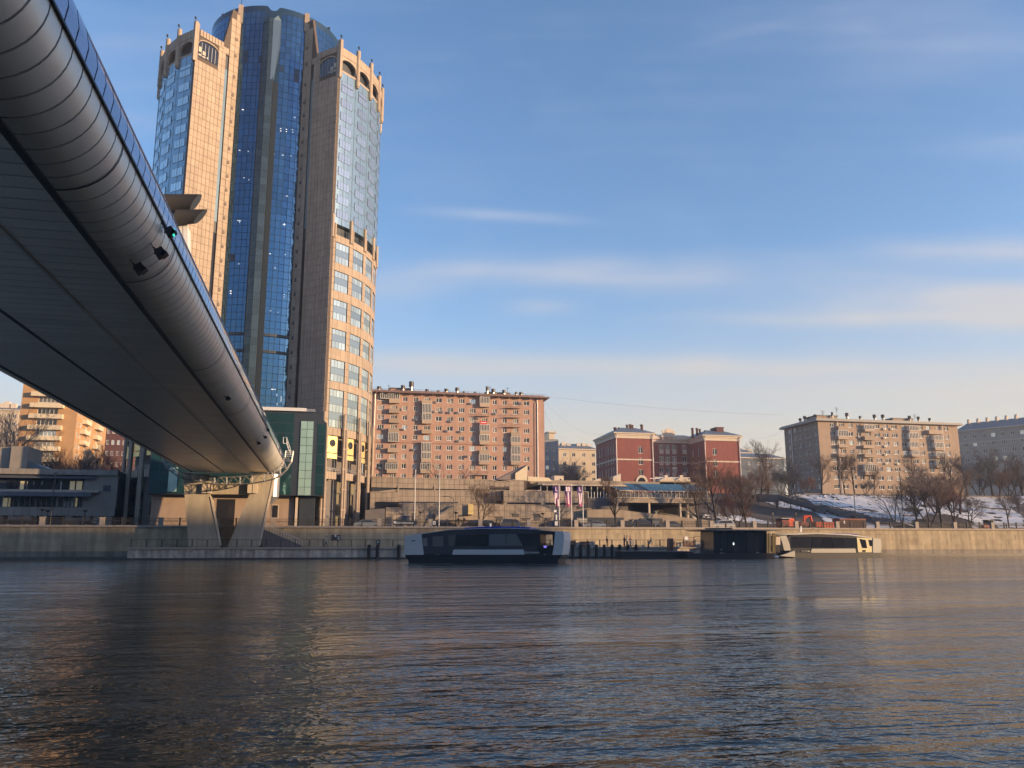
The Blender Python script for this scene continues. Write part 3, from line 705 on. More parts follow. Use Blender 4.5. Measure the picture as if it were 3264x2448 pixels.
# quay railing
qr = thing('quay_railing', 'thin dark metal railing along the edge of the low quay', 'railing', (0, QY+.4, 1.7))
q = MB(IRON); q.box(-.95,.95,-.02,.02,1.02,1.07); q.box(-.95,.95,-.015,.015,.12,.15); 
for k in range(4): q.box(-.9+.6*k-.012,-.9+.6*k+.012,-.012,.012,.15,1.02)
mqp = q.mesh('rail_panel')
q = MB(IRON); q.box(-.045,.045,-.045,.045,0,1.1); mqs = q.mesh('rail_post')
X = qx0+.3
while X < qx1-2:
    put('rail_post', mqs, qr, (X, QY+.4, 1.7)); put('rail_panel', mqp, qr, (X+1.0, QY+.4, 1.7)); X += 2.0

# ================================================================ THE BRIDGE
BX = -14.1
bridge = thing('pedestrian_bridge', 'long covered footbridge with rounded grey ribbed cladding crossing the river overhead', 'bridge', (BX, 60, 12.4))
zr = 10.63+EYE   # soffit
# right half of the cross section, x measured from the bridge axis, z above the water
half = [(5.46, zr), (5.9, zr+.06), (6.45, zr+.34), (6.9, zr+.72), (7.18, zr+1.15), (7.34, zr+1.58)]   # cladding from the dark groove to the glass line
gz = 6.71/.5455 + EYE; half[-1] = (7.39, gz)
n_ = 8
def arc(t):  # smooth belly from (5.62,zr) to (7.39,gz)
    a = t*pi/2; return (5.55+(7.39-5.55)*sin(a)**.95, zr+.02+(gz-zr-.02)*(1-cos(a)))
clad = [arc(k/9) for k in range(10)]
glz = [(7.40, gz+.05), (7.47, gz+.55), (7.38, gz+1.05), (7.12, gz+1.6), (6.68, gz+2.1)]
roofp = [(6.62, gz+2.16), (5.2, gz+3.1), (3.2, gz+3.8), (0, gz+4.1)]
Y0, Y1, RS = -14.0, 128.6, .89
nr = int((Y1-Y0)/RS)
def strip(mb, prof, ya, yb, mi=0, flip=False, mirror=1):
    b = len(mb.v)
    for (x, z) in prof: mb.v.append((mirror*x, ya, z)); 
    for (x, z) in prof: mb.v.append((mirror*x, yb, z))
    k = len(prof)
    for i in range(k-1):
        f = (b+i, b+i+1, b+k+i+1, b+k+i); 
        if (mirror < 0) != flip: f = f[::-1]
        mb.f.append(f); mb.m.append(mi)
def off(prof, d):
    out = []
    for i, (x, z) in enumerate(prof):
        a = prof[max(i-1,0)]; c = prof[min(i+1, len(prof)-1)]; dx, dz = c[0]-a[0], c[1]-a[1]; l = math.hypot(dx, dz) or 1
        out.append((x+dz/l*d, z-dx/l*d))
    return out
# inner dark hull seen in the joints
mb = MB(MULL)
inner = [(0, zr+.08), (5.4, zr+.08)]+off(clad, -.08)+off(glz, -.06)+off(roofp, -.08)
full = inner+[(-x, z) for x, z in inner[::-1]]
for i in range(len(full)-1):
    (xa, za), (xb, zb_) = full[i], full[i+1]
    mb.add([(BX+xa, Y0, za), (BX+xb, Y0, zb_), (BX+xb, Y1, zb_), (BX+xa, Y1, za)], [(0,1,2,3)])
mb.add([(BX+x, Y1, z) for x, z in full], [tuple(range(len(full)))]); mb.build('inner_hull', bridge)
g = .042
def ring(name, prof, m, mirror=1, thick=.05, gap=g, closed=False):
    mb = MB(m); o = prof; i_ = off(prof, -thick)
    strip(mb, o, gap, RS-gap, 0, False, mirror); strip(mb, i_, gap, RS-gap, 0, True, mirror)
    k = len(o)
    for y in (gap, RS-gap):
        b = len(mb.v)
        for (x, z) in o: mb.v.append((mirror*x, y, z))
        for (x, z) in i_: mb.v.append((mirror*x, y, z))
        for j in range(k-1):
            f = (b+j, b+k+j, b+k+j+1, b+j+1)
            if (y > RS/2) != (mirror < 0): f = f[::-1]
            mb.f.append(f); mb.m.append(0)
    return mb.mesh(name, smooth=True)
mclad = ring('cladding_panel', clad, BRIDGEP); mgl = ring('glass_pane', glz, BRGLASS)
soff = [(-5.40, zr), (5.40, zr)]
msof = ring('soffit_panel', soff, SOFFIT, gap=.022)
joined = MB(BRIDGEP, BRGLASS, GRMET)
for i in range(nr):
    ya = Y0+RS*i
    vis = ya > 8
    if vis:
        put('cladding_panel', mclad, bridge, (BX, ya, 0)); put('glass_pane', mgl, bridge, (BX, ya, 0)); put('soffit_panel', msof, bridge, (BX, ya, 0))
    else:
        strip(joined, [(BX+x, z) for x, z in clad], ya+g, ya+RS-g, 0); strip(joined, [(BX+x, z) for x, z in glz], ya+g, ya+RS-g, 1); strip(joined, [(BX+x, z) for x, z in soff], ya+g, ya+RS-g, 0)
    strip(joined, [(-BX+x, z) for x, z in clad], ya+g, ya+RS-g, 0, False, -1); strip(joined, [(-BX+x, z) for x, z in glz], ya+g, ya+RS-g, 1, False, -1)
    if i % 2 == 0: strip(joined, [(BX+x, z) for x, z in roofp], ya+g, ya+2*RS-g, 2); strip(joined, [(-BX+x, z) for x, z in roofp], ya+g, ya+2*RS-g, 2, False, -1)
tag(joined.build('far_side_cladding', bridge), kind='stuff')
mb = MB(DKMET, GRMET)
x = BX+7.42; mb.box(x-.03, x+.05, Y0, Y1, gz-.03, gz+.05, 0)
mb.build('glazing_rail', bridge)
mb = MB(DKMET); mb.box(BX+6.6, BX+6.72, Y0, Y1, gz+2.1, gz+2.2); mb.build('gutter', bridge)
mb = MB(mat('silver_rail', (.55,.55,.53), .35, .6, var=0)); xS = -1.06*10.6; mb.box(xS-.05, xS+.05, Y0, Y1, zr-.10, zr-.012); mb.build('soffit_rail', bridge)
for xx, w in ((-1.4154*10.63, .09), (BX+5.47, .12), (BX-5.47, .12)):
    mb = MB(MULL); mb.box(xx-w, xx+w, Y0, Y1, zr-.03, zr+.04); mb.build('soffit_groove', bridge)
# wider dark ribs now and then
mb = MB(MULL)
for yy in (26.0, 35.2, 53.0, 71.0, 89.0, 107.0):
    for i in range(len(clad)-1):
        (xa, za), (xb, zb_) = off(clad, .02)[i], off(clad, .02)[i+1]; mb.add([(BX+xa,yy-.05,za),(BX+xb,yy-.05,zb_),(BX+xb,yy+.05,zb_),(BX+xa,yy+.05,za)], [(0,1,2,3)])
mb.build('expansion_joint', bridge)

# pier: two raked legs joined by a beam
pier = thing('bridge_pier', 'raked two-legged concrete pier under the end of the footbridge', 'pier', (BX, 127, 1.7))
Yp = 126.6
def P(x, y, Y=Yp): return PY(x, y, Y)
def slab(pts, depth, *m):
    mb = MB(*m); mb.prism([tuple(p) for p in pts], (0, depth, 0)); return mb
ptsL = [P(601,1748), P(700,1748), P(669,1576), P(668,1512), P(583,1512)]
ptsR = [P(724,1748), P(822,1748), P(872,1512), P(797,1512), P(797,1570)]
def fixz(pts): return [Vector((p.x, p.y, max(1.6, min(p.z, zr-.02)))) for p in pts]
slab(fixz(ptsL), 3.0, PIERC).build('leg', pier); slab(fixz(ptsR), 3.0, PIERC).build('leg', pier)
mb = MB(PIERC); a, b_ = P(665, 1574), P(800, 1540); mb.box(a.x, b_.x, Yp+.25, Yp+2.7, a.z, b_.z); mb.build('cross_beam', pier)
for px_ in (652, 797):
    a = P(px_-4, 1572, Yp-.3); mb = MB(CREAMT, DKMET); w = .62
    mb.box(a.x-.2, a.x-.2+w, Yp-.5, Yp-.02, a.z, a.z+1.35, 0); mb.box(a.x+w-.1, a.x+2*w-.1, Yp-.5, Yp-.02, a.z, a.z+1.35, 0); mb.box(a.x+w-.2,a.x+w-.1,Yp-.4,Yp-.03,a.z+.05,a.z+1.3,1); mb.build('bearing_box', pier)
mb = MB(CREAMT)
for (a, b2) in (((670,1583),(701,1738)), ((871,1528),(824,1740))):
    p, q = P(*a), P(*b2); d = (q-p); mb.obox((p+q)/2+Vector((.12,-.05,0)), d/2, (.13,0,0), (0,.06,0))
mb.build('edge_strip', pier)
mb = MB(GRMET); c = P(884, 1557, 127.5); mb.cyl((c.x-.9, 128.2), 1.15, 9.0, 12.3, 16); mb.cyl((c.x-.9,128.2), .3, 8.0, 9.0, 16, 0, 1.15); mb.build('drain_drum', pier)

# maintenance gantry: a curved white truss slung under the bridge
gan = thing('maintenance_gantry', 'white curved truss gantry slung under the footbridge end', 'gantry', (BX, 123, 12))
z9 = Zoom(480, 1360, 4.148)
outer = [(145,370),(165,450),(205,540),(270,600),(350,650),(430,680),(550,705),(660,725),(840,758),(1000,765),(1180,760),(1340,745),(1500,718),(1620,690),(1720,640),(1800,560),(1860,460),(1885,320)]
innr = [(185,365),(225,440),(275,500),(320,540),(370,590),(430,612),(550,625),(660,640),(840,660),(1000,665),(1180,655),(1340,640),(1500,615),(1600,590),(1680,540),(1735,470),(1775,400),(1785,315)]
for Yg in (122.4, 123.6):
    O = [PY(*z9(a, b), 122.4)+Vector((0,Yg-122.4,0)) for a, b in outer]; I = [PY(*z9(a, b), 122.4)+Vector((0,Yg-122.4,0)) for a, b in innr]
    mb = MB(GRMET); mb.tube(O, .065, 5); mb.build('chord', gan); mb = MB(GRMET); mb.tube(I, .05, 5); mb.build('chord', gan)
    mb = MB(GRMET)
    for k in range(len(O)-1):
        mb.tube([O[k], I[k]], .04, 4); mb.tube([O[k], (I[k]+I[k+1])/2], .035, 4); mb.tube([(I[k]+I[k+1])/2, O[k+1]], .035, 4)
    mb.build('bracing', gan)
mb = MB(WHMET)
for k in range(0, 18): 
    p = PY(*z9(*outer[k]), 122.4); mb.tube([p, p+Vector((0,1.2,0))], .035, 4)
for z in (0, .25, .5, .75): 
    a, b_ = PY(*z9(1785, 320), 122.4), PY(*z9(1885, 322), 122.4); mb.tube([a-Vector((0,0,z)), b_-Vector((0,0,z))], .035, 4)
mb.build('crossbar', gan)
mb = MB(WHMET); Lp = [(1755,220),(1755,140),(1798,140),(1850,300),(1845,370)]; Lq = [(1755,220),(1798,225),(1835,330)]
for q_ in (Lp, Lq): mb.tube([PY(*z9(a, b), 122.4) for a, b in q_], .045, 5)
for (a, b), (c, d) in (((1798,140),(1798,225)), ((1812,190),(1806,240)), ((1830,240),(1818,280)), ((1845,290),(1828,320))): mb.tube([PY(*z9(a, b), 122.4), PY(*z9(c, d), 122.4)], .035, 4)
mb.build('ladder', gan)

# floodlights on brackets along the bridge flank
zA = Zoom(0, 400, 1.4422)
def floodlight(px_, py_, on_glass, lens, label, size=1.0):
    ratio = -.5455 if on_glass else None
    d = rd(px_, py_)
    # find the Y where the view ray meets the flank: march along the cladding profile
    best = None
    for k in range(40):
        x, z = clad[min(9, k//4)]; 
        k2 = k/39*8.999; i = int(k2); f = k2-i; x = clad[i][0]*(1-f)+clad[i+1][0]*f; z = clad[i][1]*(1-f)+clad[i+1][1]*f
        X = BX+x; t_ = (z-EYE)/d.z; e = abs(d.x*t_-X)
        if best is None or e < best[0]: best = (e, X, d.y*t_, z)
    _, X, Y, Z = best
    base = Vector((X, Y, Z)); o = thing('floodlight', label, 'floodlight', base, 'floodlights along the footbridge flank')
    s_ = size*.85; out = Vector((.55, 0, -.45)).normalized()
    c = base + out*.42*s_
    mb = MB(DKMET); mb.obox(c, (.17*s_,0,.1*s_), (0,.24*s_,0), (-.09*s_,0,.17*s_)); mb.prism([c+Vector((.15*s_,-.24*s_,.15*s_)), c+Vector((.34*s_,-.24*s_,.0)), c+Vector((.12*s_,-.24*s_,-.22*s_))], (0,.48*s_,0)); mb.build('housing', o)
    mb = MB(DKMET); mb.tube([base, base+out*.2*s_, c], .035, 4); mb.tube([base+Vector((0,-.5*s_,0)), base+out*.25*s_+Vector((0,-.55*s_,-.15)), base+out*.15*s_+Vector((0,-.2*s_,-.25)), c], .018, 4); mb.build('bracket', o)
    if lens: mb = MB(mat('green_lens', (.02,.35,.25), .2, var=0, emit=(.05,.8,.6), estr=.5)); mb.obox(c+Vector((.2*s_,0,-.02*s_)), (.03,0,0), (0,.12*s_,0), (0,0,.17*s_)); mb.build('lens', o)
floodlight(521, 722, True, True, 'signal light with glowing green lens on the bridge glazing line', .9)
floodlight(490, 788, False, False, 'black floodlight with hanging cable loop on the bridge flank', 1.0)
floodlight(425, 838, False, False, 'black floodlight lowest of the near pair on the bridge flank', 1.0)
floodlight(716, 1262, False, False, 'small black floodlight alone halfway along the ribbed bridge flank', .8)
floodlight(848, 1366, False, False, 'small floodlight at the bridge glazing line near the sunlit end', .7)
floodlight(838, 1388, False, False, 'upper small floodlight on the sunlit belly of the bridge end', .8)
floodlight(818, 1407, False, False, 'lower small floodlight on the sunlit belly of the bridge end', .8)
# twin slanted exhaust tubes on a pale shaft rising behind the bridge roof
vent = thing('ventilation_stack', 'pale shaft with two slanted dark tubes behind the bridge roof', 'vent', (-21, 100, 20))
VY = 100.0
mb = MB(WHMET); mb.prism([tuple(PY(x, y, VY)) for x, y in ((525,618),(560,630),(581,668),(583,900),(525,900))], (0,3.0,0)); mb.prism([tuple(PY(x, y, VY)) for x, y in ((583.6,700),(597,716),(600,900),(583.6,900))], (0,2.5,0)); mb.build('shaft', vent)
TG = mat('tube_grey', (.02,.02,.022), .8, .0, spec=.2, var=.1)
for (cy_, x0_, xt_, xb_, r_) in ((646, 520, 643, 606, 1.02), (690, 560, 660, 618, .92)):
    c0, ct, cb = PY(x0_, cy_, VY-.6), PY(xt_, cy_-r_*25, VY-.6), PY(xb_, cy_+r_*25, VY-.6); cz = PY(600, cy_, VY-.6).z; n = 20; vs = []
    for k in range(n):
        a = 2*pi*k/n; z = r_*sin(a); y = r_*cos(a); vs.append((c0.x, VY-.6+y, cz+z-.25))
    for k in range(n):
        a = 2*pi*k/n; z = r_*sin(a); y = r_*cos(a); f = (z+r_)/(2*r_); vs.append((cb.x+(ct.x-cb.x)*f, VY-.6+y, cz+z+.12))
    mb = MB(TG); mb.add(vs, [tuple(range(n))[::-1]]+[(k,n+k,n+(k+1)%n,(k+1)%n) for k in range(n)]); mb.build('slanted_tube', vent, smooth=True)
    mb = MB(MULL); mb.add([(v[0]-.01, v[1], v[2]) for v in vs[n:]], [tuple(range(n))]); mb.build('tube_mouth', vent)

# the near bank behind the viewer: a low office row whose shadow falls over the river
mb = MB(mat('bounce_paving', (.42,.42,.43), .9, var=.25, scale=.2)); mb.box(-1500,1500,-1700,-11.8,-3,4.3); struct(mb, 'near_bank', 'near bank street behind the viewer')  # unseen ground made paler to bounce light up under the bridge
OCC = [(-300, 72, 4.95)]
hgt = 5.3 + (WALLY+60)/cos(R(SUN_AZ))*math.tan(R(SUN_EL))
dx = (WALLY+60)*math.tan(R(SUN_AZ))
xe = PY(1770, 1730, WALLY).x + dx
mb = MB(GREYW, GLASSK); mb.box(-350, xe, -80, -60, 4.2, hgt, 0)
for k in range(120):
    x = xe-3-k*5.5
    for z in range(4): mb.box(x-3.4, x, -60.05, -59.9, 7+z*7, 11+z*7, 1)
struct(mb, 'near_bank_offices', 'long office row on the near bank behind the viewer')

qs = thing('quay_stairs', 'stone stairs with a pale balustrade climbing from the quay beside the bridge pier', 'stairs', (-9, 129.5, 1.7))
a_, b_ = PY(838, 1690, 129.2), PY(962, 1738, 129.2)
mb = MB(DARKSTONE); mb.prism([(a_.x, 129.0, 1.7), (b_.x, 129.0, 1.7), (b_.x, 129.0, 1.95), (a_.x, 129.0, 4.3)][::1], (0, .2, 0)); mb.build('side_wall', qs)
for k in range(14): mb = MB(CAP); x = a_.x+(b_.x-a_.x)*k/14; mb.box(x, x+(b_.x-a_.x)/14-.02, 129.22, 130.8, 1.7, 4.35-k*.18); mb.build('step', qs)
for k in range(16): mb = MB(CREAMT); u = k/15; x = a_.x+(b_.x-a_.x)*u; z = 4.35-2.45*u; mb.box(x-.06, x+.06, 129.02, 129.16, z, z+.75); mb.build('baluster', qs)
mb = MB(CREAMT); mb.prism([(a_.x-.1,128.98,5.1),(b_.x+.1,128.98,2.62),(b_.x+.1,128.98,2.76),(a_.x-.1,128.98,5.24)], (0,.22,0)); mb.build('handrail', qs)

# ================================================================ HOUSES ON THE FAR BANK
def child(name, data, parent, loc=(0,0,0), rotz=0.0):
    """a part placed in its parent's own frame"""
    o = bpy.data.objects.new(name, data); COL.objects.link(o); o.parent = parent; o.location = loc
    if rotz: o.rotation_euler = (0,0,rotz)
    WPOS[o.name] = Vector(WPOS.get(parent.name, Vector((0,0,0)))); return o
def facade(parent, org, ang, W, H, cols, rows, m, depth=.22, name='wall', skip=()):
    """a wall with real openings; x runs along it, y goes into it. cols, rows: (start, end)"""
    xs = sorted(set([0, W]+[v for c in cols for v in c])); zs = sorted(set([0, H]+[v for r in rows for v in r]))
    mb = MB(m)
    cs = {(round(a,4), round(b,4)) for a, b in cols}; rs_ = {(round(a,4), round(b,4)) for a, b in rows}
    for i in range(len(xs)-1):
        for j in range(len(zs)-1):
            x0, x1, z0, z1 = xs[i], xs[i+1], zs[j], zs[j+1]
            if (round(x0,4), round(x1,4)) in cs and (round(z0,4), round(z1,4)) in rs_ and (x0, z0) not in skip:
                mb.add([(x0,0,z0),(x1,0,z0),(x1,0,z1),(x0,0,z1),(x0,depth,z0),(x1,depth,z0),(x1,depth,z1),(x0,depth,z1)], [(0,1,5,4),(1,2,6,5),(2,3,7,6),(3,0,4,7)])
            else: mb.add([(x0,0,z0),(x1,0,z0),(x1,0,z1),(x0,0,z1)], [(0,1,2,3)])
    return put(name, mb.mesh(name), parent, org, ang)
WIN = {}
def winmesh(w, h, n, kind=0, sill=True):
    key = (round(w,2), round(h,2), n, kind, sill)
    if key in WIN: return WIN[key]
    g = (GLASSK, GLASSC, GLASSW, GLASSK)[kind]
    a = MB(g); a.add([(-w/2,0,0),(w/2,0,0),(w/2,0,h),(-w/2,0,h)], [(0,1,2,3)])
    b = MB(WHITEP); f = .10
    b.box(-w/2, w/2, -.07, .01, 0, f); b.box(-w/2, w/2, -.07, .01, h-f, h)
    for k in range(n+1):
        x = -w/2 + (w-f)*k/n; b.box(x, x+f, -.06, .01, f, h-f)
    if kind == 1: b.box(-w/2+w/n*(n-1)+f, w/2-f, -.05, -.02, h*.35, h*.42)
    if sill: b.box(-w/2-.05, w/2+.05, -.32, .0, -.06, -.001)
    WIN[key] = (a.mesh('window'), b.mesh('frame')); return WIN[key]
def window(parent, org, ang, x, z, w, h, n, kind=0, depth=.2, sill=True, name='window'):
    p = Vector(org)+Matrix.Rotation(ang, 3, 'Z')@Vector((x, depth, z)); g, f = winmesh(w, h, n, kind, sill)
    o = put(name, g, parent, p, ang); child('frame', f, o); return o
def rkind(): return random.choices((0,1,2), (6,3,.8))[0]
def balcony(parent, org, ang, x0, x1, z0, z1, kind, m=None, d=1.15, ng=6):
    """kind s: solid parapet, g: glazed over a parapet, r: iron rail, p: all parapet box under a glazed one"""
    m = m or BALC; w = x1-x0; h = z1-z0; mb = MB(m, WHITEP, GLASSC, IRON, mat('loggia_glass', (.07,.065,.06), .15, var=0))
    if kind == 's':
        mb.box(0,w,-d,-.0,0,.12,0); mb.box(0,w,-d,-d+.07,.12,h,0); mb.box(0,.07,-d+.07,0,.12,h,0); mb.box(w-.07,w,-d+.07,0,.12,h,0)
        for k in range(1, 5): mb.box(w*k/5-.015, w*k/5+.015, -d-.02, -d, .15, h-.05, 0)
    elif kind == 'r':
        mb.box(0,w,-d,0,0,.1,0); mb.box(0,w,-d,-d+.03,h-.05,h,3)
        for k in range(13): mb.box(w*k/12-.012, w*k/12+.012, -d, -d+.025, .1, h-.05, 3)
        for x in (0, w-.03): mb.box(x, x+.03, -d, 0, h-.05, h, 3)
    else:
        pp = h*.34 if kind == 'g' else 0.0
        mb.box(0,w,-d,0,0,.12,0)
        if pp: mb.box(0,w,-d,-d+.07,.12,pp,0); mb.box(0,.07,-d+.07,0,.12,pp,0); mb.box(w-.07,w,-d+.07,0,.12,pp,0)
        z = max(pp, .12)
        mb.box(.04,w-.04,-d+.03,-.02,z,h-.07,4)
        for k in range(ng+1):
            x = (w-.1)*k/ng; mb.box(x, x+.1, -d-.01, -d+.05, z, h-.08, 1)
        mb.box(0,w,-d-.01,-d+.05,z,z+.07,1); mb.box(0,w,-d-.02,0,h-.08,h,1); mb.box(0,.05,-d+.05,0,z,h-.08,1)
    p = Vector(org)+Matrix.Rotation(ang, 3, 'Z')@Vector((x0, 0, z0)); return put('balcony', mb.mesh('balcony'), parent, p, ang)
def ventpot(parent, p, r=.55, h=1.3, m=None, name='chimney'):
    mb = MB(m or GRMET, DKMET); mb.cyl((p[0], p[1]), r*.7, p[2], p[2]+h*.55, 8, 0); mb.cyl((p[0], p[1]), r, p[2]+h*.55, p[2]+h, 8, 1); mb.build(name, parent)
def ac(parent, org, ang, x, z):
    mb = MB(GRMET, DKMET); mb.box(-.4,.4,-.38,-.06,0,.52,0); mb.box(-.3,.1,-.39,-.375,.08,.44,1); mb.box(-.42,.42,-.4,0,-.05,-.005,1)
    p = Vector(org)+Matrix.Rotation(ang, 3, 'Z')@Vector((x, 0, z)); put('air_conditioner', mb.mesh('air_conditioner'), parent, p, ang)

# ---- pink brick block of flats
random.seed(11)
Yk = 230.0
def K(a, b): return PY(*Zp(a, b), Yk)
xl = PY(1172, 1400, Yk).x; xr = K(1932, 640).x; zt = K(1900, 236).z; zb_ = 12.0
pink = thing('apartment_block', 'long pink brick apartment block with mixed balconies beside the tower', 'apartment block', ((xl+xr)/2, Yk, zb_))
org = Vector((xl, Yk, zb_))
cc = [(205,62),(345,62),(460,45),(575,45),(697,60),(820,58),(940,58),(1062,58),(1182,58),(1308,58),(1415,42),(1522,42),(1637,55),(1752,58)]
ry = [285,380,476,575,675,775,875,972,1075]
cols = []; 
for c, w in cc:
    X = K(c, 620).x-xl; W = w/3.318/10.6; cols.append((X-W/2, X+W/2))
rows_ = []
for y in ry:
    z = K(1752, y).z-zb_; rows_.append((z-.70, z+.66))
facade(pink, org, 0, xr-xl, zt-zb_, cols, rows_, BRICKP)
mb = MB(BRICKP); mb.box(xl, xr, Yk+.23, Yk+14, zb_-3, zt-.02); mb.build('body', pink)
for j, (z0, z1) in enumerate(rows_):
    for i, (x0, x1) in enumerate(cols):
        n = 2 if cc[i][1] < 50 else 3
        if random.random() < .12: n = 2
        window(pink, org, 0, (x0+x1)/2, z0, x1-x0, z1-z0, n, rkind())
# string courses, pilaster, cornice, eaves
mb = MB(mat('pink_trim', (.30,.17,.13), .8, var=.1))
zc = K(1850, 735).z; mb.box(xl, xr+.12, Yk-.10, Yk-.005, zc-.12, zc+.12)
for y in (172, 190): z = K(1000, y).z; mb.box(xl, xr+.05, Yk-.08, Yk-.005, z-.12, z+.12)
mb.build('string_course', pink)
x = K(1835, 600).x; mb = MB(BRICKP); mb.box(x, xr+.25, Yk-.16, Yk-.006, zb_, zt-1.2); mb.build('corner_pilaster', pink)
mb = MB(mat('roof_edge_brown', (.20,.12,.10), .7, var=.1), ROOFM); mb.box(xl-.5, xr+1.6, Yk-1.4, Yk+15, zt+.05, zt+.35, 0)
mb.prism([(xl-.5,Yk-1.4,zt+.36),(xr+1.6,Yk-1.4,zt+.36),(xr-3,Yk+6.5,zt+2.0),(xl-.5,Yk+6.5,zt+2.0)], (0,0,.05), 1)
for k in range(16): x = xl+2+k*(xr-xl-3)/15; mb.box(x-.1, x+.1, Yk-1.2, Yk-.01, zt-.35, zt+.04, 0)
mb.build('roof', pink)
mb = MB(IRON)
for k in range(30): x = xl+k*(xr-xl)/29; mb.box(x-.03, x+.03, Yk-.9, Yk-.85, zt+.36, zt+1.15)
mb.box(xl, xr+.5, Yk-.9, Yk-.86, zt+1.1, zt+1.15); mb.build('roof_rail', pink)
for a, b, c in ((152,150,1072),(1862,228,1062)):
    mb = MB(WHMET); t0, b0 = K(a+2, b), K(a+6, c); mb.tube([(t0.x, Yk-.3, t0.z), (t0.x, Yk-.3, zb_+1)], .13, 6); mb.build('drain_pipe', pink)
mb = MB(BRICKP)
for a, b in ((318,560),(1338,1585)): p, q = K(a, 150), K(b, 100); mb2 = MB(BRICKP, ROOFM); mb2.box(p.x, q.x, Yk+1.5, Yk+7, zt+.4, K(a, 112 if a < 500 else 158).z, 0); mb2.box(p.x-.3, q.x+.3, Yk+1.2, Yk+7.3, K(a, 112 if a < 500 else 158).z, K(a, 108 if a < 500 else 154).z+.02, 1); mb2.build('roof_house', pink)
for a, yt, r in ((197,100,.62),(450,88,.6),(540,48,.7),(705,128,.5),(825,143,.4),(910,125,.6),(1025,113,.6),(1098,155,.35),(1218,162,.35),(1345,100,.45),(1408,126,.6),(1522,138,.55),(1652,158,.4),(1702,162,.6)):
    p = K(a, yt); ventpot(pink, (p.x, Yk+1.0, zt+.4), r, max(1.1, p.z-zt-.4))
for a, yt in ((298,80),(1372,98),(1560,105)):
    p = K(a, yt); mb = MB(DKMET); mb.tube([(p.x, Yk+1, zt), (p.x, Yk+1, p.z)], .05, 4); mb.tube([(p.x-.5, Yk+1, p.z-.4), (p.x+.5, Yk+1, p.z-.4)], .04, 4); mb.build('antenna', pink)
BL = [(300,412,235,277,'s'),(205,412,180,234,'w'),(300,410,338,382,'s'),(298,410,443,487,'s'),(292,405,548,587,'s'),(290,402,592,690,'G'),(285,398,757,800,'s'),(280,394,873,905,'s'),(262,394,915,985,'G'),(275,388,987,1020,'s'),
      (645,757,253,286,'s'),(652,752,288,385,'G'),(648,752,390,496,'g'),(645,752,560,602,'s'),(625,745,675,698,'r'),(642,745,700,800,'G'),(640,745,803,905,'g'),(632,745,915,1022,'g'),
      (1260,1366,215,318,'g'),(1218,1360,385,415,'r'),(1262,1334,472,505,'B'),(1260,1362,508,612,'g'),(1258,1360,615,718,'g'),(1255,1360,780,818,'s'),(1252,1360,822,930,'g'),(1200,1352,1008,1040,'r'),
      (1533,1688,300,330,'r'),(1530,1688,398,430,'r'),(1528,1688,500,532,'r'),(1590,1690,590,628,'s'),(1590,1692,635,727,'g'),(1592,1692,735,826,'G'),(1590,1692,830,932,'g')]
for x0, x1, y0, y1, kd in BL:
    p, q = PY(*Zp(x0, y1), Yk-1.15), PY(*Zp(x1, y0), Yk-1.15)
    if kd == 'B':
        mb = MB(mat('banner_red', (.55,.03,.04), .7, var=.1), PAINTW); mb.box(p.x, q.x, Yk-1.2, Yk-1.1, p.z, q.z, 0); mb.box(p.x+.2, q.x-.2, Yk-1.23, Yk-1.205, (p.z+q.z)/2-.08, (p.z+q.z)/2+.1, 1); mb.build('red_banner', pink); continue
    if kd == 'w':
        p2, q2 = PY(*Zp(x0, y1), Yk-.6), PY(*Zp(x1, y0), Yk-.6); balcony(pink, org, 0, p2.x-xl, q2.x-xl, p2.z-zb_, q2.z-zb_, 'G', d=.6, ng=9); continue
    balcony(pink, org, 0, p.x-xl, q.x-xl, p.z-zb_, q.z-zb_, kd)
for a, b in ((785,282),(1155,296),(420,358),(768,382),(856,386),(930,391),(1020,393),(1415,405),(580,467),(940,484),(210,562),(442,570),(905,587),(1045,595),(1025,694),(200,768),(550,786),(198,980),(1690,292),(1232,450),(1120,855),(1372,860)):
    p = PY(*Zp(a, b), Yk-.2); ac(pink, org, 0, p.x-xl, p.z-zb_)

# ---- buff block on the right bank
Yf = 215.0
def KB(a, b, Y=Yf): return PY(*Zb(a, b), Y)
xl = KB(549, 400).x; xr = KB(1694, 400).x; zt = KB(560, 108).z; zb_ = 11.0
buff = thing('apartment_block', 'buff brick apartment block above the snowy slope with shaded left end', 'apartment block', ((xl+xr)/2, Yf, zb_))
org = Vector((xl, Yf, zb_))
cc = [(662,50),(736,44),(806,40),(872,40),(946,50),(1022,50),(1092,50),(1165,50),(1240,42),(1318,50),(1380,40),(1443,40),(1520,44),(1590,38)]
cols = []
for c, w in cc:
    X = KB(c, 300).x-xl; W = w/2.56/11.2*1.02; cols.append((X-W/2, X+W/2))
rows_ = []
for y in (140,210,280,350,421,492,566,641): z = KB(662, y).z-zb_; rows_.append((z-.64, z+.62))
facade(buff, org, 0, xr-xl, zt-zb_, cols, rows_, BRICKB)
for z0, z1 in rows_:
    for i, (x0, x1) in enumerate(cols): window(buff, org, 0, (x0+x1)/2, z0, x1-x0, z1-z0, 3 if i not in (2,3,8,11) else 2, rkind())
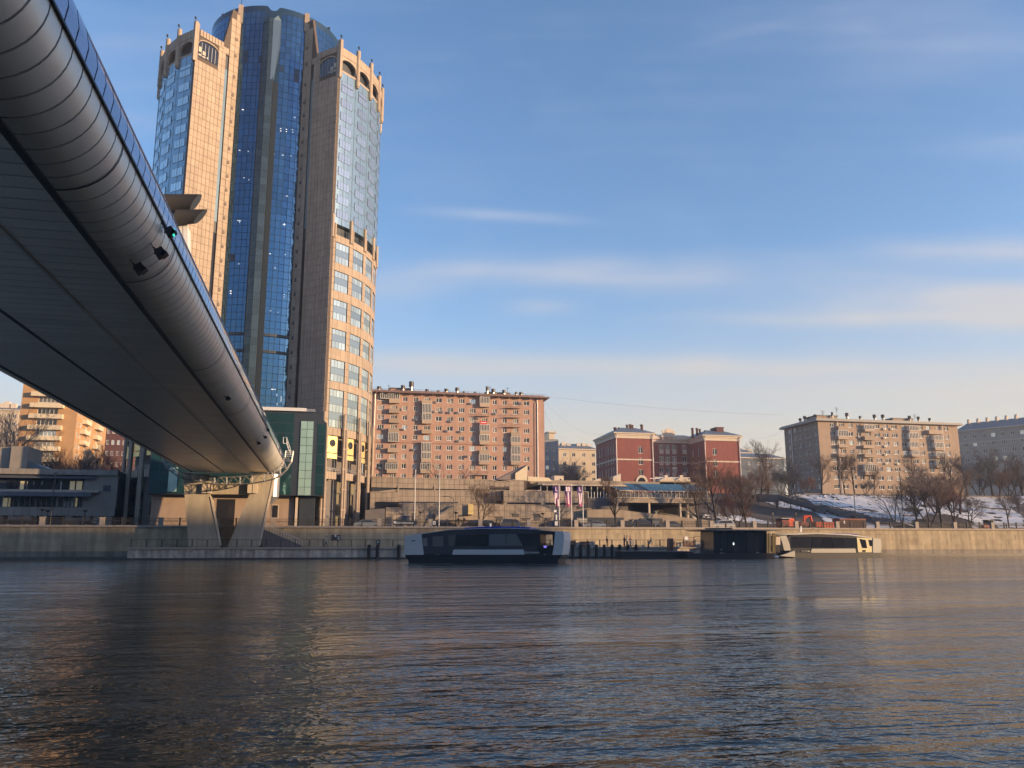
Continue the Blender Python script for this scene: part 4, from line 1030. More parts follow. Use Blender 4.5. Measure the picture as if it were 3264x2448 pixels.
# left end wall
d = rd(*Zb(262, 300)); Yback = d.y*(xl/d.x); DL = Yback-Yf
orgL = Vector((xl, Yback, zb_)); angL = -pi/2
colsL = []
for a in (300,347,388,433,467,517):
    d = rd(*Zb(a, 300)); y = d.y*(xl/d.x); c = Yback-y; colsL.append((c-.55, c+.55))
facade(buff, orgL, angL, DL, zt-zb_, colsL, rows_, mat('shaded_buff_brick', (.27,.215,.17), .9, var=.1, scale=.5))  # the end wall's shade is put into a darker copy of the brick
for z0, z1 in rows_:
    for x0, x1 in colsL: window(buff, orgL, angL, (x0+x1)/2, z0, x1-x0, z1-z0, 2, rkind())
mb = MB(BRICKB); mb.box(xl+.23, xr, Yf+.23, Yback, zb_-2, zt-.02); mb.build('body', buff)
mb = MB(mat('grey_cornice', (.33,.31,.29), .7, var=.1), ROOFM); mb.box(xl-1.1, xr+1.1, Yf-1.1, Yback+1, zt, zt+.55, 0); mb.box(xl-.8, xr+.8, Yf-.8, Yback+.8, zt+.56, zt+.8, 1); mb.build('roof', buff)
mb = MB(mat('grey_cornice', (.33,.31,.29))); z = rows_[0][1]+zb_+.35; mb.box(xl-.1, xr+.1, Yf-.1, Yf-.004, z, z+.18); mb.build('string_course', buff)
for a, b in ((686,100),(1540,135)):
    p = KB(a, b, Yf-.3); mb = MB(WHMET); mb.tube([(p.x, Yf-.3, zt), (p.x, Yf-.3, zb_)], .14, 6); mb.build('drain_pipe', buff)
for a in (318,):
    d = rd(*Zb(a, 300)); y = d.y*((xl-.3)/d.x); mb = MB(WHMET); mb.tube([(xl-.3, y, zt), (xl-.3, y, zb_)], .12, 6); mb.build('drain_pipe', buff)
for a, yt, r in ((385,86,.6),(422,68,.65),(505,55,.6),(765,42,.65),(874,68,.5),(990,56,.65),(1058,56,.65),(1275,66,.6),(1348,72,.55),(1440,84,.5),(645,35,.4)):
    Yc = Yf+2 if a > 530 else Yback-2-(a-262)/270*DL*.8; p = PY(*Zb(a, yt), Yc); ventpot(buff, (p.x, Yc, zt+.8), r*.8, max(1, p.z-zt-.8), GRMET)
for a, b, y in ((530,728,52),(1155,1350,76)):
    p, q = KB(a+30, y), KB(b, y); mb = MB(BRICKB, ROOFM); mb.box(p.x, q.x, Yf+2.5, Yf+8, zt+.8, p.z, 0); mb.box(p.x-.3, q.x+.3, Yf+2.2, Yf+8.3, p.z, p.z+.2, 1); mb.build('roof_house', buff)
for a, yt in ((680,-8),(568,20),(1318,48)):
    p = KB(a, yt, Yf+1); mb = MB(DKMET); mb.tube([(p.x, Yf+1, zt), (p.x, Yf+1, p.z)], .06, 4)
    for k in range(3): mb.tube([(p.x-.7+.15*k, Yf+1, p.z-.4-.4*k), (p.x+.7-.15*k, Yf+1, p.z-.4-.4*k)], .035, 4)
    mb.build('antenna', buff)
for x0, x1, y0, y1, kd in [(700,775,150,180,'s'),(700,778,183,255,'g'),(705,776,300,322,'s'),(915,990,140,192,'g'),(915,990,230,262,'s'),(905,992,305,328,'s'),(915,1000,375,402,'s'),(920,1005,460,548,'g'),(1280,1352,148,203,'g'),(1282,1350,205,275,'g'),(1285,1352,278,342,'g'),(1440,1545,182,212,'s'),(1480,1548,228,280,'g'),(1490,1556,283,345,'g'),(1500,1560,360,410,'g'),(1505,1568,425,488,'g'),(1300,1360,350,398,'g'),(700,790,370,400,'s')]:
    p, q = PY(*Zb(x0, y1), Yf-1.1), PY(*Zb(x1, y0), Yf-1.1); balcony(buff, org, 0, p.x-xl, q.x-xl, p.z-zb_, q.z-zb_, kd, d=1.1)
for a, b in ((868,245),(1070,180),(1130,180),(1072,252),(1078,322),(1080,390),(1085,462),(1182,465),(470,250),(475,380)):
    if a > 530: p = KB(a, b, Yf-.2); ac(buff, org, 0, p.x-xl, p.z-zb_)

# ---- red school-like house with pale cornice, two wings
Ye = 290.0
def KR(a, b, Y=Ye): return PY(*Zr(a, b), Y)
zb_ = 16.0; zt = KR(1100, 288).z
redh = thing('red_house', 'dark red rendered house with two wings, pale cornice and round crest', 'house', (KR(1500, 500).x, Ye, zb_))
xa, xb = KR(925, 480).x, KR(1276, 480).x; xc, xd = KR(1760, 480).x, KR(2094, 480).x
def backY(a, X): d = rd(*Zr(a, 480)); return d.y*(X/d.x)
Yl = backY(738, xa); Ym = min(backY(1624, xc), Ye+26)
rowsW = [(KR(1160, y1).z-zb_, KR(1160, y0).z-zb_) for y0, y1 in ((365,427),(470,533),(577,642))]
def tallwin(o_, a_, xs_, zr_, n=2): 
    for x in xs_:
        for z0, z1 in zr_: window(redh, o_, a_, x, z0, 1.5, z1-z0, n, rkind(), .2)
for (x0, x1, cx) in ((xa, xb, KR(1157, 480).x), (xc, xd, KR(1856, 480).x)):
    o_ = Vector((x0, Ye, zb_)); c = cx-x0; cl_ = [(c-.85, c+.85)]
    facade(redh, o_, 0, x1-x0, zt-zb_, cl_, rowsW, BRICKR)
    for z0, z1 in rowsW: window(redh, o_, 0, c, z0, 1.7, z1-z0, 2, 0)
    mb = MB(BRICKR); Yb2 = Yl if x0 == xa else Ym+8; mb.box(x0+.23, x1-.01, Ye+.23, Yb2, zb_-3, zt-.02); mb.build('body', redh)
    mb = MB(CREAMT); mb.box(x0-.3, x1+.3, Ye-.3, Yb2+.3, zt, zt+1.1); mb.box(x0-.6, x1+.6, Ye-.6, Yb2+.6, zt+1.1, zt+1.7); mb.box(x0-1.0, x1+1.0, Ye-1.0, Yb2+1, zt+1.7, zt+2.1); mb.build('cornice', redh)
    z = KR(1100, 487).z; mb = MB(CREAMT); mb.box(x0-.12, x1+.12, Ye-.15, Ye-.005, z-.25, z+.25); mb.box(x0-.15, x0-.005, Ye, Yb2, z-.25, z+.25); mb.build('string_course', redh)
    mb = MB(ROOFM); zr0 = zt+2.12; mx = (x0+x1)/2; my = (Ye+Yb2)/2
    mb.add([(x0-1,Ye-1,zr0),(x1+1,Ye-1,zr0),(x1+1,Yb2+1,zr0),(x0-1,Yb2+1,zr0),(mx-3,Ye+6,zr0+2.7),(mx+3,Ye+6,zr0+2.7),(mx+3,Yb2-5,zr0+2.7),(mx-3,Yb2-5,zr0+2.7)], [(0,1,5,4),(1,2,6,5),(2,3,7,6),(3,0,4,7),(4,5,6,7)]); mb.build('roof', redh)
    for xx in (x0+.05, x1-.35):
        mb = MB(WHMET); mb.tube([(xx+.2, Ye-.9, zt+1.6), (xx+.1, Ye-.3, zt-.8), (xx+.1, Ye-.3, zb_)], .15, 6); mb.build('drain_pipe', redh)
    # left return of the wing
    oL = Vector((x0, Yb2, zb_)); LW = Yb2-Ye; xs_ = [LW*f for f in ((.18,.30,.50,.62,.76,.88) if x0 == xa else (.3,.5,.75))]
    cl_ = [(x-.55, x+.55) for x in xs_]; rl = [(KR(1160, y1).z-zb_, KR(1160, y0).z-zb_) for y0, y1 in ((345,425),(455,520),(560,640))]
    facade(redh, oL, -pi/2, LW, zt-zb_, cl_, rl, BRICKR)
    for x in xs_:
        for z0, z1 in rl: window(redh, oL, -pi/2, x, z0, 1.1, z1-z0, 2, rkind())
# recessed middle
o_ = Vector((xb, Ym, zb_)); WM = xc-xb
def km(a, b): return PY(*Zr(a, b), Ym)
xs_ = [km(a, 480).x-xb for a in (1352,1410,1474,1570)]
rm = [(km(1400, y1).z-zb_, km(1400, y0).z-zb_) for y0, y1 in ((345,395),(455,505),(555,605))]
facade(redh, o_, 0, WM, km(1400, 330).z-zb_, [(x-.95, x+.95) for x in xs_], rm, BRICKR)
for x in xs_:
    for z0, z1 in rm: window(redh, o_, 0, x, z0, 1.9, z1-z0, 2, rkind())
mb = MB(mat('pale_blue_panel', (.42,.44,.48), .8, var=.06))
for a in (1352,1410,1474,1570):
    for y0, y1 in ((400,435),(515,540),(612,645)):
        p, q = km(a, y1), km(a, y0); mb2 = MB(CREAMT); mb2.box(p.x-.85, p.x+.85, Ym-.08, Ym-.005, p.z, q.z); mb2.build('apron_panel', redh)
ztm = km(1400, 330).z
mb = MB(CREAMT); mb.box(xb+.02, xc-.02, Ym-.4, Ym+12, ztm, ztm+1.3); mb.box(xb+.02, xc-.02, Ym-1.0, Ym+12, ztm+1.3, ztm+2.6); z = km(1400, 515).z; mb.box(xb+.02, xc-.02, Ym-.15, Ym-.005, z-.2, z+.2); mb.build('cornice', redh)
mb = MB(BRICKR); mb.box(xb, xc, Ym+.23, Ym+12, zb_, ztm-.01); mb.build('body', redh)
mb = MB(ROOFM); mb.prism([(xb,Ym-1,ztm+2.62),(xc,Ym-1,ztm+2.62),(xc,Ym+6,ztm+4.0),(xb,Ym+6,ztm+4.0)], (0,0,.05)); mb.build('roof', redh)
# round crest
c = km(1404, 232); mb = MB(CREAMT); n = 16
for (r0, r1, yy) in ((0, 1.9, 0), (0, 1.3, -.15)):
    P_ = [(c.x+r1*cos(2*pi*k/n), Ym-1.6+yy, c.z-.4+r1*sin(2*pi*k/n)) for k in range(n)]; mb.prism(P_[::-1], (0,.5,0))
mb.box(c.x-2.6, c.x-1.9, Ym-1.6, Ym-1.1, c.z-3.4, c.z+.6); mb.box(c.x+1.9, c.x+2.6, Ym-1.6, Ym-1.1, c.z-3.4, c.z+.6); mb.box(c.x-3.2, c.x+3.2, Ym-1.7, Ym-1.0, ztm+2.6, c.z-2.0); mb.build('crest', redh)
for a, yt, r in ((917,185,1.0),(952,186,.7),(1030,160,.8),(1058,155,.8),(1078,160,.7),(1166,158,.9),(1642,190,.8),(1685,192,.8),(1712,200,.7),(1762,212,.6),(1820,195,.6),(1846,195,.6)):
    p = KR(a, yt, Ye+6); zl = KR(a, 235, Ye+6).z; mb = MB(BRICKD, DKMET); mb.cyl((p.x, Ye+6), r*.62, zl-2, p.z-.4, 8, 0); mb.cyl((p.x, Ye+6), r*.8, p.z-.4, p.z, 8, 1); mb.build('chimney', redh)
p, q = KR(1872, 260, Ye+4), KR(1935, 182, Ye+4); mb = MB(BRICKD); mb.box(p.x, q.x, Ye+4, Ye+8, p.z-2, q.z-.3); mb.box(p.x-.2, q.x+.2, Ye+3.8, Ye+8.2, q.z-.3, q.z); mb.build('roof_house', redh)
# arched doorway
c = KR(1165, 690); mb = MB(CREAMT, GLASSK); n = 12
for (r, yy, mi) in ((2.3, -.3, 0), (1.5, -.36, 1)):
    P_ = [(c.x+r*cos(pi*k/n), Ye+yy, c.z-.3+r*1.1*sin(pi*k/n)) for k in range(n+1)]; mb.prism(P_[::-1], (0,.2,0), mi)
mb.build('arched_door', redh)

# ---- simple further houses
def block(label, name, px0, px1, ytop, Y, m, cols_px, rows_px, depth=14, n=2, zb=14.0, roof=True, w=1.4, h=1.5, trim=None, side=None, sidem=None):
    x0, x1 = PY(px0, 1500, Y).x, PY(px1, 1500, Y).x; zt = PY((px0+px1)/2, ytop, Y).z
    o = thing(name, label, 'house', ((x0+x1)/2, Y, zb)); og = Vector((x0, Y, zb))
    cols = [(PY(c, 1500, Y).x-x0-w/2, PY(c, 1500, Y).x-x0+w/2) for c in cols_px]; rows = [(PY((px0+px1)/2, r, Y).z-zb-h/2, PY((px0+px1)/2, r, Y).z-zb+h/2) for r in rows_px]
    facade(o, og, 0, x1-x0, zt-zb, cols, rows, m)
    for z0, z1 in rows:
        for a, b in cols: window(o, og, 0, (a+b)/2, z0, b-a, z1-z0, n, rkind())
    mb = MB(m); mb.box(x0+.23, x1-.23, Y+.23, Y+depth, zb-3, zt-.02); mb.build('body', o)
    for xx, an, oo in ((x1, pi/2, Vector((x1, Y, zb))), (x0, -pi/2, Vector((x0, Y+depth, zb)))):
        cs_ = [(depth*f-w/2, depth*f+w/2) for f in (side or (.25,.5,.75))]
        facade(o, oo, an, depth, zt-zb, cs_, rows, sidem or m)
        for z0, z1 in rows:
            for a, b in cs_: window(o, oo, an, (a+b)/2, z0, b-a, z1-z0, n, rkind())
    if roof:
        mb = MB(trim or CREAMT, ROOFM); mb.box(x0-.5, x1+.5, Y-.5, Y+depth+.5, zt, zt+.5, 0)
        mb.add([(x0-.6,Y-.6,zt+.52),(x1+.6,Y-.6,zt+.52),(x1+.6,Y+depth+.6,zt+.52),(x0-.6,Y+depth+.6,zt+.52),(x0+3,Y+depth/2,zt+3.4),(x1-3,Y+depth/2,zt+3.4)], [(0,1,5,4),(1,2,5),(2,3,4,5),(3,0,4)], 1); mb.build('roof', o)
    return o, x0, x1, zt
o, x0, x1, zt = block('cream house with grey sheet roof between the pink block and the red house', 'cream_house', 1780, 1899, 1434, 340, CREAMW, (1800,1829,1861,1892), (1450,1478,1504,1528))
for a in (1777,1797,1813,1845,1862,1877): p = PY(a, 1412, 344); mb = MB(CREAMT); mb.box(p.x-.9, p.x+.9, 344, 346, zt+1, p.z+random.uniform(-.6,.6)); mb.build('chimney', o)
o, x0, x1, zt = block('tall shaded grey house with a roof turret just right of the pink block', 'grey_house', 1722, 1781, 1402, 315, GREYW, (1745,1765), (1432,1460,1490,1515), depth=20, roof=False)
mb = MB(CREAMT, ROOFM); p = PY(1758, 1380, 316); mb.box(p.x-1.2, p.x+1.2, 316, 319, zt-3, p.z, 0); mb.box(p.x-1.9, p.x+1.9, 315.3, 320, p.z, p.z+.5, 0); mb.prism([(x0,315.2,zt),(x1,315.2,zt),(x1,324,zt+.1),(x0,324,zt+.1)], (0,0,.3), 1)
mb.add([(x0,315,zt+.3),(p.x-1.3,315,zt+3.2),(p.x-1.3,320,zt+3.2),(x0,320,zt+.3),(x0,315,zt+.2),(p.x-1.3,315,zt+.2)], [(0,1,2,3),(0,4,5,1)], 1); mb.build('turret', o)
block('low blue roofed house behind the trees right of the red house', 'blue_roofed_house', 2362, 2500, 1462, 380, mat('blue_grey_render', (.11,.13,.155), .9, var=.1), (2390,2420,2450,2480), (1478,1500), depth=16)
o, x0, x1, zt = block('dark blue house with pale chimneys far behind the red house corner', 'blue_house', 2352, 2400, 1445, 420, mat('blue_render', (.12,.16,.20), .9, var=.1), (2365,2385), (1460,1480), depth=12)
for a in (2372,2388): p = PY(a, 1432, 424); mb = MB(CREAMT); mb.box(p.x-1.3, p.x+1.3, 424, 427, zt, p.z); mb.build('chimney', o)
# grey house at the right edge, its front turned towards the viewer
P0 = PY(3050, 1377, 300); d1 = rd(3330, 1350); t_ = (P0.z-EYE)/d1.z; P1 = Vector((d1.x*t_, d1.y*t_, P0.z))
ang = math.atan2(P1.y-P0.y, P1.x-P0.x); Wd = (P1-P0).length; zb_ = 16.0
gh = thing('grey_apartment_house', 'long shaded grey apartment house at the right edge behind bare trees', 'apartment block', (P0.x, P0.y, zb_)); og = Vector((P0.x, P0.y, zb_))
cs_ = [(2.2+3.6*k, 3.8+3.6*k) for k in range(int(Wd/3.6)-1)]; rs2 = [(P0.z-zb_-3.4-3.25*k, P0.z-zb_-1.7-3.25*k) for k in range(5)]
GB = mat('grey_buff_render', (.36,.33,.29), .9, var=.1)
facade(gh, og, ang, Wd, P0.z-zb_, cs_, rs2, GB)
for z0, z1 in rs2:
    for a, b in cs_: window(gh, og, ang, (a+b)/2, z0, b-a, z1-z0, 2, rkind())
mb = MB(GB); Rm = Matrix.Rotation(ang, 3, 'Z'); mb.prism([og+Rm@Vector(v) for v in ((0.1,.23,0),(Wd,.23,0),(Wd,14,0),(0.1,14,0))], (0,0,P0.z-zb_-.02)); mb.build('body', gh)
mb = MB(CREAMT, ROOFM); mb.prism([og+Rm@Vector(v)+Vector((0,0,P0.z-zb_)) for v in ((-.5,-.6,0),(Wd,-.6,0),(Wd,14,0),(-.5,14,0))], (0,0,.4), 0); mb.prism([og+Rm@Vector(v)+Vector((0,0,P0.z-zb_-5.3)) for v in ((0,-.2,0),(Wd,-.2,0),(Wd,-.01,0),(0,-.01,0))], (0,0,.35), 0)
mb.add([og+Rm@Vector(v)+Vector((0,0,P0.z-zb_)) for v in ((-.5,-.6,.41),(Wd,-.6,.41),(Wd,7,4.2),(2,7,4.2))], [(0,1,2,3)], 1); mb.build('roof', gh)
for k in range(9): q = og+Rm@Vector((3+k*Wd/9, 6, P0.z-zb_+3.5)); mb = MB(CREAMT, GRMET); mb.box(q.x-.5, q.x+.5, q.y-.5, q.y+.5, q.z, q.z+1.6, 0); mb.cyl((q.x, q.y), .6, q.z+1.62, q.z+2.1, 8, 1); mb.build('chimney', gh)

# ---- orange brick block on the left, its right side lit too
Yo = 268.0
def KO(a, b, Y=Yo): return PY(*Zl(a, b), Y)
xl, xr = KO(140, 500).x, KO(572, 500).x; zt = KO(165, 155).z; zb_ = 9.0
ora = thing('apartment_block', 'orange brick apartment block glowing in the low sun left of the tower', 'apartment block', ((xl+xr)/2, Yo, zb_)); org = Vector((xl, Yo, zb_))
ys = [213, 295, 382, 464, 546, 630, 712, 795]
rows_ = [(KO(350, y).z-zb_-.85, KO(350, y).z-zb_+.85) for y in ys]; cx = KO(352, 460).x-xl
facade(ora, org, 0, xr-xl, zt-zb_, [(cx-2.8, cx+2.8)], rows_, BRICKO)
for z0, z1 in rows_: window(ora, org, 0, cx, z0, 5.6, z1-z0, 5, rkind())
for i, y in enumerate((250, 335, 417, 502, 582, 662, 745)):
    p = KO(350, y, Yo-1.5); balcony(ora, org, 0, cx-4.6, cx+4.5, p.z-zb_-.66, p.z-zb_+.66, 's', BALW, 1.5)
d = rd(*Zl(805, 500)); Ybk = d.y*(xr/d.x); Dp = min(Ybk-Yo, 80)
mb = MB(BRICKO); mb.box(xl, xr-.23, Yo+.23, Yo+Dp, zb_-3, zt-.02); mb.build('body', ora)
oo = Vector((xr, Yo, zb_)); ca = []
for a in (590,612,655,690,740,770):
    d = rd(*Zl(a, 500)); y = d.y*(xr/d.x)-Yo; ca.append((y-.9, y+.9))
facade(ora, oo, pi/2, Dp, zt-zb_, ca, rows_, BRICKO)
for z0, z1 in rows_:
    for a, b in ca: window(ora, oo, pi/2, (a+b)/2, z0, b-a, z1-z0, 2, rkind())
for (a0, a1, y0, y1) in ((640,704,452,490),(632,700,530,568),(632,700,615,650),(733,795,497,532),(730,790,575,605),(728,785,650,680),(640,704,372,410)):
    d = rd(*Zl(a0+6, 500)); ya = d.y*((xr+1)/d.x)-Yo; d = rd(*Zl(a1-18, 500)); yb = d.y*((xr+1)/d.x)-Yo
    d = rd(*Zl((a0+a1)/2, (y0+y1)/2)); zc = EYE+d.z*((xr+1)/d.x); balcony(ora, oo, pi/2, ya, max(yb, ya+4.2), zc-zb_-.7, zc-zb_+.66, 's', BALW, 1.3)
mb = MB(BRICKD, ROOFM); mb.box(xl-.4, xr+.4, Yo-.4, Yo+Dp+.4, zt, zt+.35, 1); mb.build('roof', ora)
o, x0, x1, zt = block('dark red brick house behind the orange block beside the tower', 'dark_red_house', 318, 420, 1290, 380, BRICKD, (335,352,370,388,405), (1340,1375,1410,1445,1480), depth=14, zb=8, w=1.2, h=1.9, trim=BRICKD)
o, x0, x1, zt = block('pale cream house with arched attic at the left edge', 'pale_house', -60, 57, 1308, 400, CREAMW, (5,25,45), (1325,1350,1378,1405), depth=14, zb=8)
for a in (5,22,44): p = PY(a, 1283, 402); mb = MB(CREAMT); mb.box(p.x-1.1, p.x+1.1, 402, 404, zt, p.z+random.uniform(-.5,.5)); mb.build('chimney', o)

# overhead wires
def wire(a, b, sag, label):
    a, b = Vector(a), Vector(b); pts = [a.lerp(b, k/24)-Vector((0,0,sag*4*(k/24)*(1-k/24))) for k in range(25)]
    mb = MB(DKMET); mb.tube(pts, .018, 4, cap=False); tag(mb.build('overhead_wire'), label, 'wire', 'wires strung between the roofs')
wire(PY(1733, 1262, 231), PY(2500, 1322, 240), 1.0, 'highest thin wire running right from the pink block roof')
wire(PY(1735, 1278, 231), PY(1950, 1375, 289), 4.5, 'sagging wire from the pink block to the red house roof')
wire(PY(1736, 1310, 231), PY(1800, 1400, 300), 2.0, 'short low wire from the pink block to the cream house')
wire(PY(2370, 1380, 300), PY(2502, 1366, 222), 2.5, 'wire from the red house to the buff block roof')

# ================================================================ HILLSIDE
def sstep(a, b, x): t = max(0.0, min(1.0, (x-a)/(b-a))); return t*t*(3-2*t)
def hz_(x, y):
    r = sstep(4, 14, x) if y < 190 else 1.0
    t = max(0.0, min(1.0, (y-147)/39.0)); a = 4.42 + r*(9.75*(t**.9))
    if x < 14: a = 4.42 + r*(9.75*(t**.9))*1.0 if x > 4 else 4.42 + 5.5*sstep(195, 260, y)
    b = .35*sin(x*.21+1)*cos(y*.17)+.22*sin(x*.53+y*.31) if (y > 150 and x > 40) else 0
    return a + b*sstep(149, 156, y)*(.4 if y > 186 else 1)
def toPX(p):
    v = CR.transposed() @ (Vector(p)-Vector((0,0,EYE))); return (1632-F*v.x/v.z, 1224+F*v.y/v.z)
def PG(px_, py_, ymin=143.6):
    d = rd(px_, py_); y = ymin
    while y < 260:
        t = y/d.y
        if EYE+d.z*t <= hz_(d.x*t, y): return Vector((d.x*t, y, hz_(d.x*t, y)))
        y += .4
    t = 187/d.y; return Vector((d.x*t, 187, hz_(d.x*t, 187)))
EARTH = mat('winter_earth', (.085,.068,.055), .95, var=.35, scale=.7, bump=.6, bscale=3)
mb = MB(EARTH)
def gridmesh(mb, x0, x1, nx, y0, y1, ny, f, mi=0, keep=None):
    b = len(mb.v)
    for j in range(ny+1):
        for i in range(nx+1):
            x = x0+(x1-x0)*i/nx; y = y0+(y1-y0)*j/ny; mb.v.append((x, y, f(x, y)))
    for j in range(ny):
        for i in range(nx):
            if keep and not keep(x0+(x1-x0)*(i+.5)/nx, y0+(y1-y0)*(j+.5)/ny): continue
            k = b+j*(nx+1)+i; mb.f.append((k, k+1, k+nx+2, k+nx+1)); mb.m.append(mi)
gridmesh(mb, 76.2, 260, 120, 144.5, 200, 40, hz_)
gridmesh(mb, 4, 76.2, 36, 163, 200, 20, hz_); gridmesh(mb, 52, 76.2, 16, 151, 163, 8, hz_)
gridmesh(mb, -300, 500, 60, 200, 560, 20, lambda x, y: max(hz_(x, y), 4.42)+(1.5*sstep(230, 400, y)))
struct(mb, 'hillside', 'bare winter hillside rising behind the street')
# snow lying on the slope in broad sheets with ragged edges
def inpoly(p, poly):
    x, y = p; c = False; j = len(poly)-1
    for i in range(len(poly)):
        xi, yi = poly[i]; xj, yj = poly[j]
        if (yi > y) != (yj > y) and x < (xj-xi)*(y-yi)/(yj-yi)+xi: c = not c
        j = i
    return c
zs3 = Zoom(2380, 1540, 5.53); zs4 = Zoom(2760, 1380, 4.389)
SN = [[zs3(*q) for q in ((190,175),(330,205),(560,250),(760,320),(1000,360),(1240,440),(1500,520),(1900,600),(2230,690),(2600,740),(2600,800),(1700,790),(1380,680),(1290,570),(1180,520),(860,450),(600,420),(380,350),(190,250))],
      [zs3(*q) for q in ((860,200),(1100,210),(1400,205),(2212,230),(2300,200),(3300,200),(3300,420),(3100,620),(2700,650),(2200,590),(1900,500),(1420,390),(1220,380),(1050,280),(880,240))],
      [zs4(*q) for q in ((440,860),(640,880),(700,960),(900,900),(1430,870),(1900,860),(2212,870),(2212,1010),(1990,1030),(2212,1180),(2212,1330),(1500,1330),(1480,1230),(1200,1150),(560,1110),(700,1300),(420,1300),(380,1000))],
      [zs3(*q) for q in ((0,620),(200,650),(290,675),(100,670),(0,655))], [(2330,1640),(2400,1652),(2480,1668),(2380,1668),(2330,1655)], [(2180,1672),(2260,1640),(2330,1650),(2300,1670)]]
from mathutils import noise as mnoise
def issnow(x, y):
    n = mnoise.noise(Vector((x*.45, y*.45, 1.3)))*10 + mnoise.noise(Vector((x*1.7, y*1.7, 5.0)))*5
    q = toPX((x, y, hz_(x, y)+.1)); q = (q[0]+n, q[1]+n*.35)
    if mnoise.noise(Vector((x*.9, y*.5, 9.0))) > .42 or mnoise.noise(Vector((x*.16, y*.22, 3.0))) > (.5 if x < 118 else .30): return False
    return any(inpoly(q, P_) for P_ in SN)
def snz(x, y): return hz_(x, y)+.10+.07*mnoise.noise(Vector((x*.8, y*.8, 0)))
mb = MB(SNOW); gridmesh(mb, 77, 215, 345, 144.6, 196, 150, snz, 0, issnow)
tag(mb.build('snow', smooth=True), 'thin snow lying in ragged sheets on the slope below the buff block', 'snow', None, 'stuff')
# heaped snow and stones at the slope's foot and brow
mb = MB(SNOW); random.seed(5)
for k in range(90):
    p = PG(random.uniform(2520, 2830), random.uniform(1574, 1592)) if k < 60 else PG(random.uniform(2190, 2330), random.uniform(1640, 1660)); r = random.uniform(.15, .5)
    n_ = len(mb.v); mb.v += [(p.x+r*1.6*cos(a), p.y+r*sin(a), p.z+.05) for a in [pi*2*i/6 for i in range(6)]]+[(p.x, p.y, p.z+r*.9)]; mb.f += [(n_+i, n_+(i+1)%6, n_+6) for i in range(6)]; mb.m += [0]*6
tag(mb.build('snow_heaps'), 'small heaps of old snow along the brow of the slope', 'snow heaps', None, 'stuff')
# dark retaining edge along the brow
mb = MB(DARKSTONE)
pts = [PG(x, 1578) for x in range(2560, 3264, 60)]
for a, b in zip(pts, pts[1:]):
    z = 14.0; mb.prism([(a.x, 186.6, z-.4), (b.x, 186.6, z-.4), (b.x, 186.9, z-.4), (a.x, 186.9, z-.4)], (0,0,1.0))
tag(mb.build('retaining_kerb'), 'low dark stone kerb along the top of the snowy slope', 'kerb')

# ---- hillside stairs with landings and a rail
st = thing('hillside_stairs', 'dark stepped walkway with railings running down the snowy slope', 'stairs', (110, 160, 8))
nodes = [zs3(*q) for q in ((230,185),(560,205),(800,290),(980,330),(1220,400),(1400,400),(1640,505),(1840,505),(2100,610),(2210,600))] + [(2830,1656),(2880,1668),(2912,1680)]
# a flight descending to the right across the slope
N0 = []
for i, (a, b) in enumerate(nodes):
    y = 170-22*(i/(len(nodes)-1)); N0.append(PY(a, b, y))
for a, b in zip(N0, N0[1:]):
    d = b-a; mb = MB(DARKSTONE); h = max(.7, 1.6 if abs(d.z) < .4 else .8)
    for off_ in (0, 1.6): mb.prism([a+Vector((0,off_,0)), b+Vector((0,off_,0)), b+Vector((0,off_,-h)), a+Vector((0,off_,-h))][::-1], (0,.15,0))
    mb.build('stringer', st)
    n = max(2, int(d.length/.45))
    for k in range(n):
        p = a.lerp(b, (k+.5)/n); mb = MB(DARKSTONE); mb.box(p.x-.22, p.x+.22, p.y+.15, p.y+1.6, p.z-.10, p.z-.03); mb.build('tread', st)
    mb = MB(DKMET)
    for off_ in (-.02, 1.7):
        o_ = Vector((0,off_,0)); mb.tube([a+o_+Vector((0,0,1.0)), b+o_+Vector((0,0,1.0))], .045, 4); mb.tube([a+o_+Vector((0,0,.5)), b+o_+Vector((0,0,.5))], .025, 4)
        for k in range(max(2, int(d.length/1.2))): p = a.lerp(b, k/max(2, int(d.length/1.2)))+o_; mb.tube([p, p+Vector((0,0,1.0))], .03, 4)
    mb.build('handrail', st)
    mb = MB(DKMET); p = a+Vector((0,.7,0)); mb.tube([p-Vector((0,0,.1)), (p.x, p.y, hz_(p.x, p.y)-.5)], .12, 5); mb.build('support_post', st)

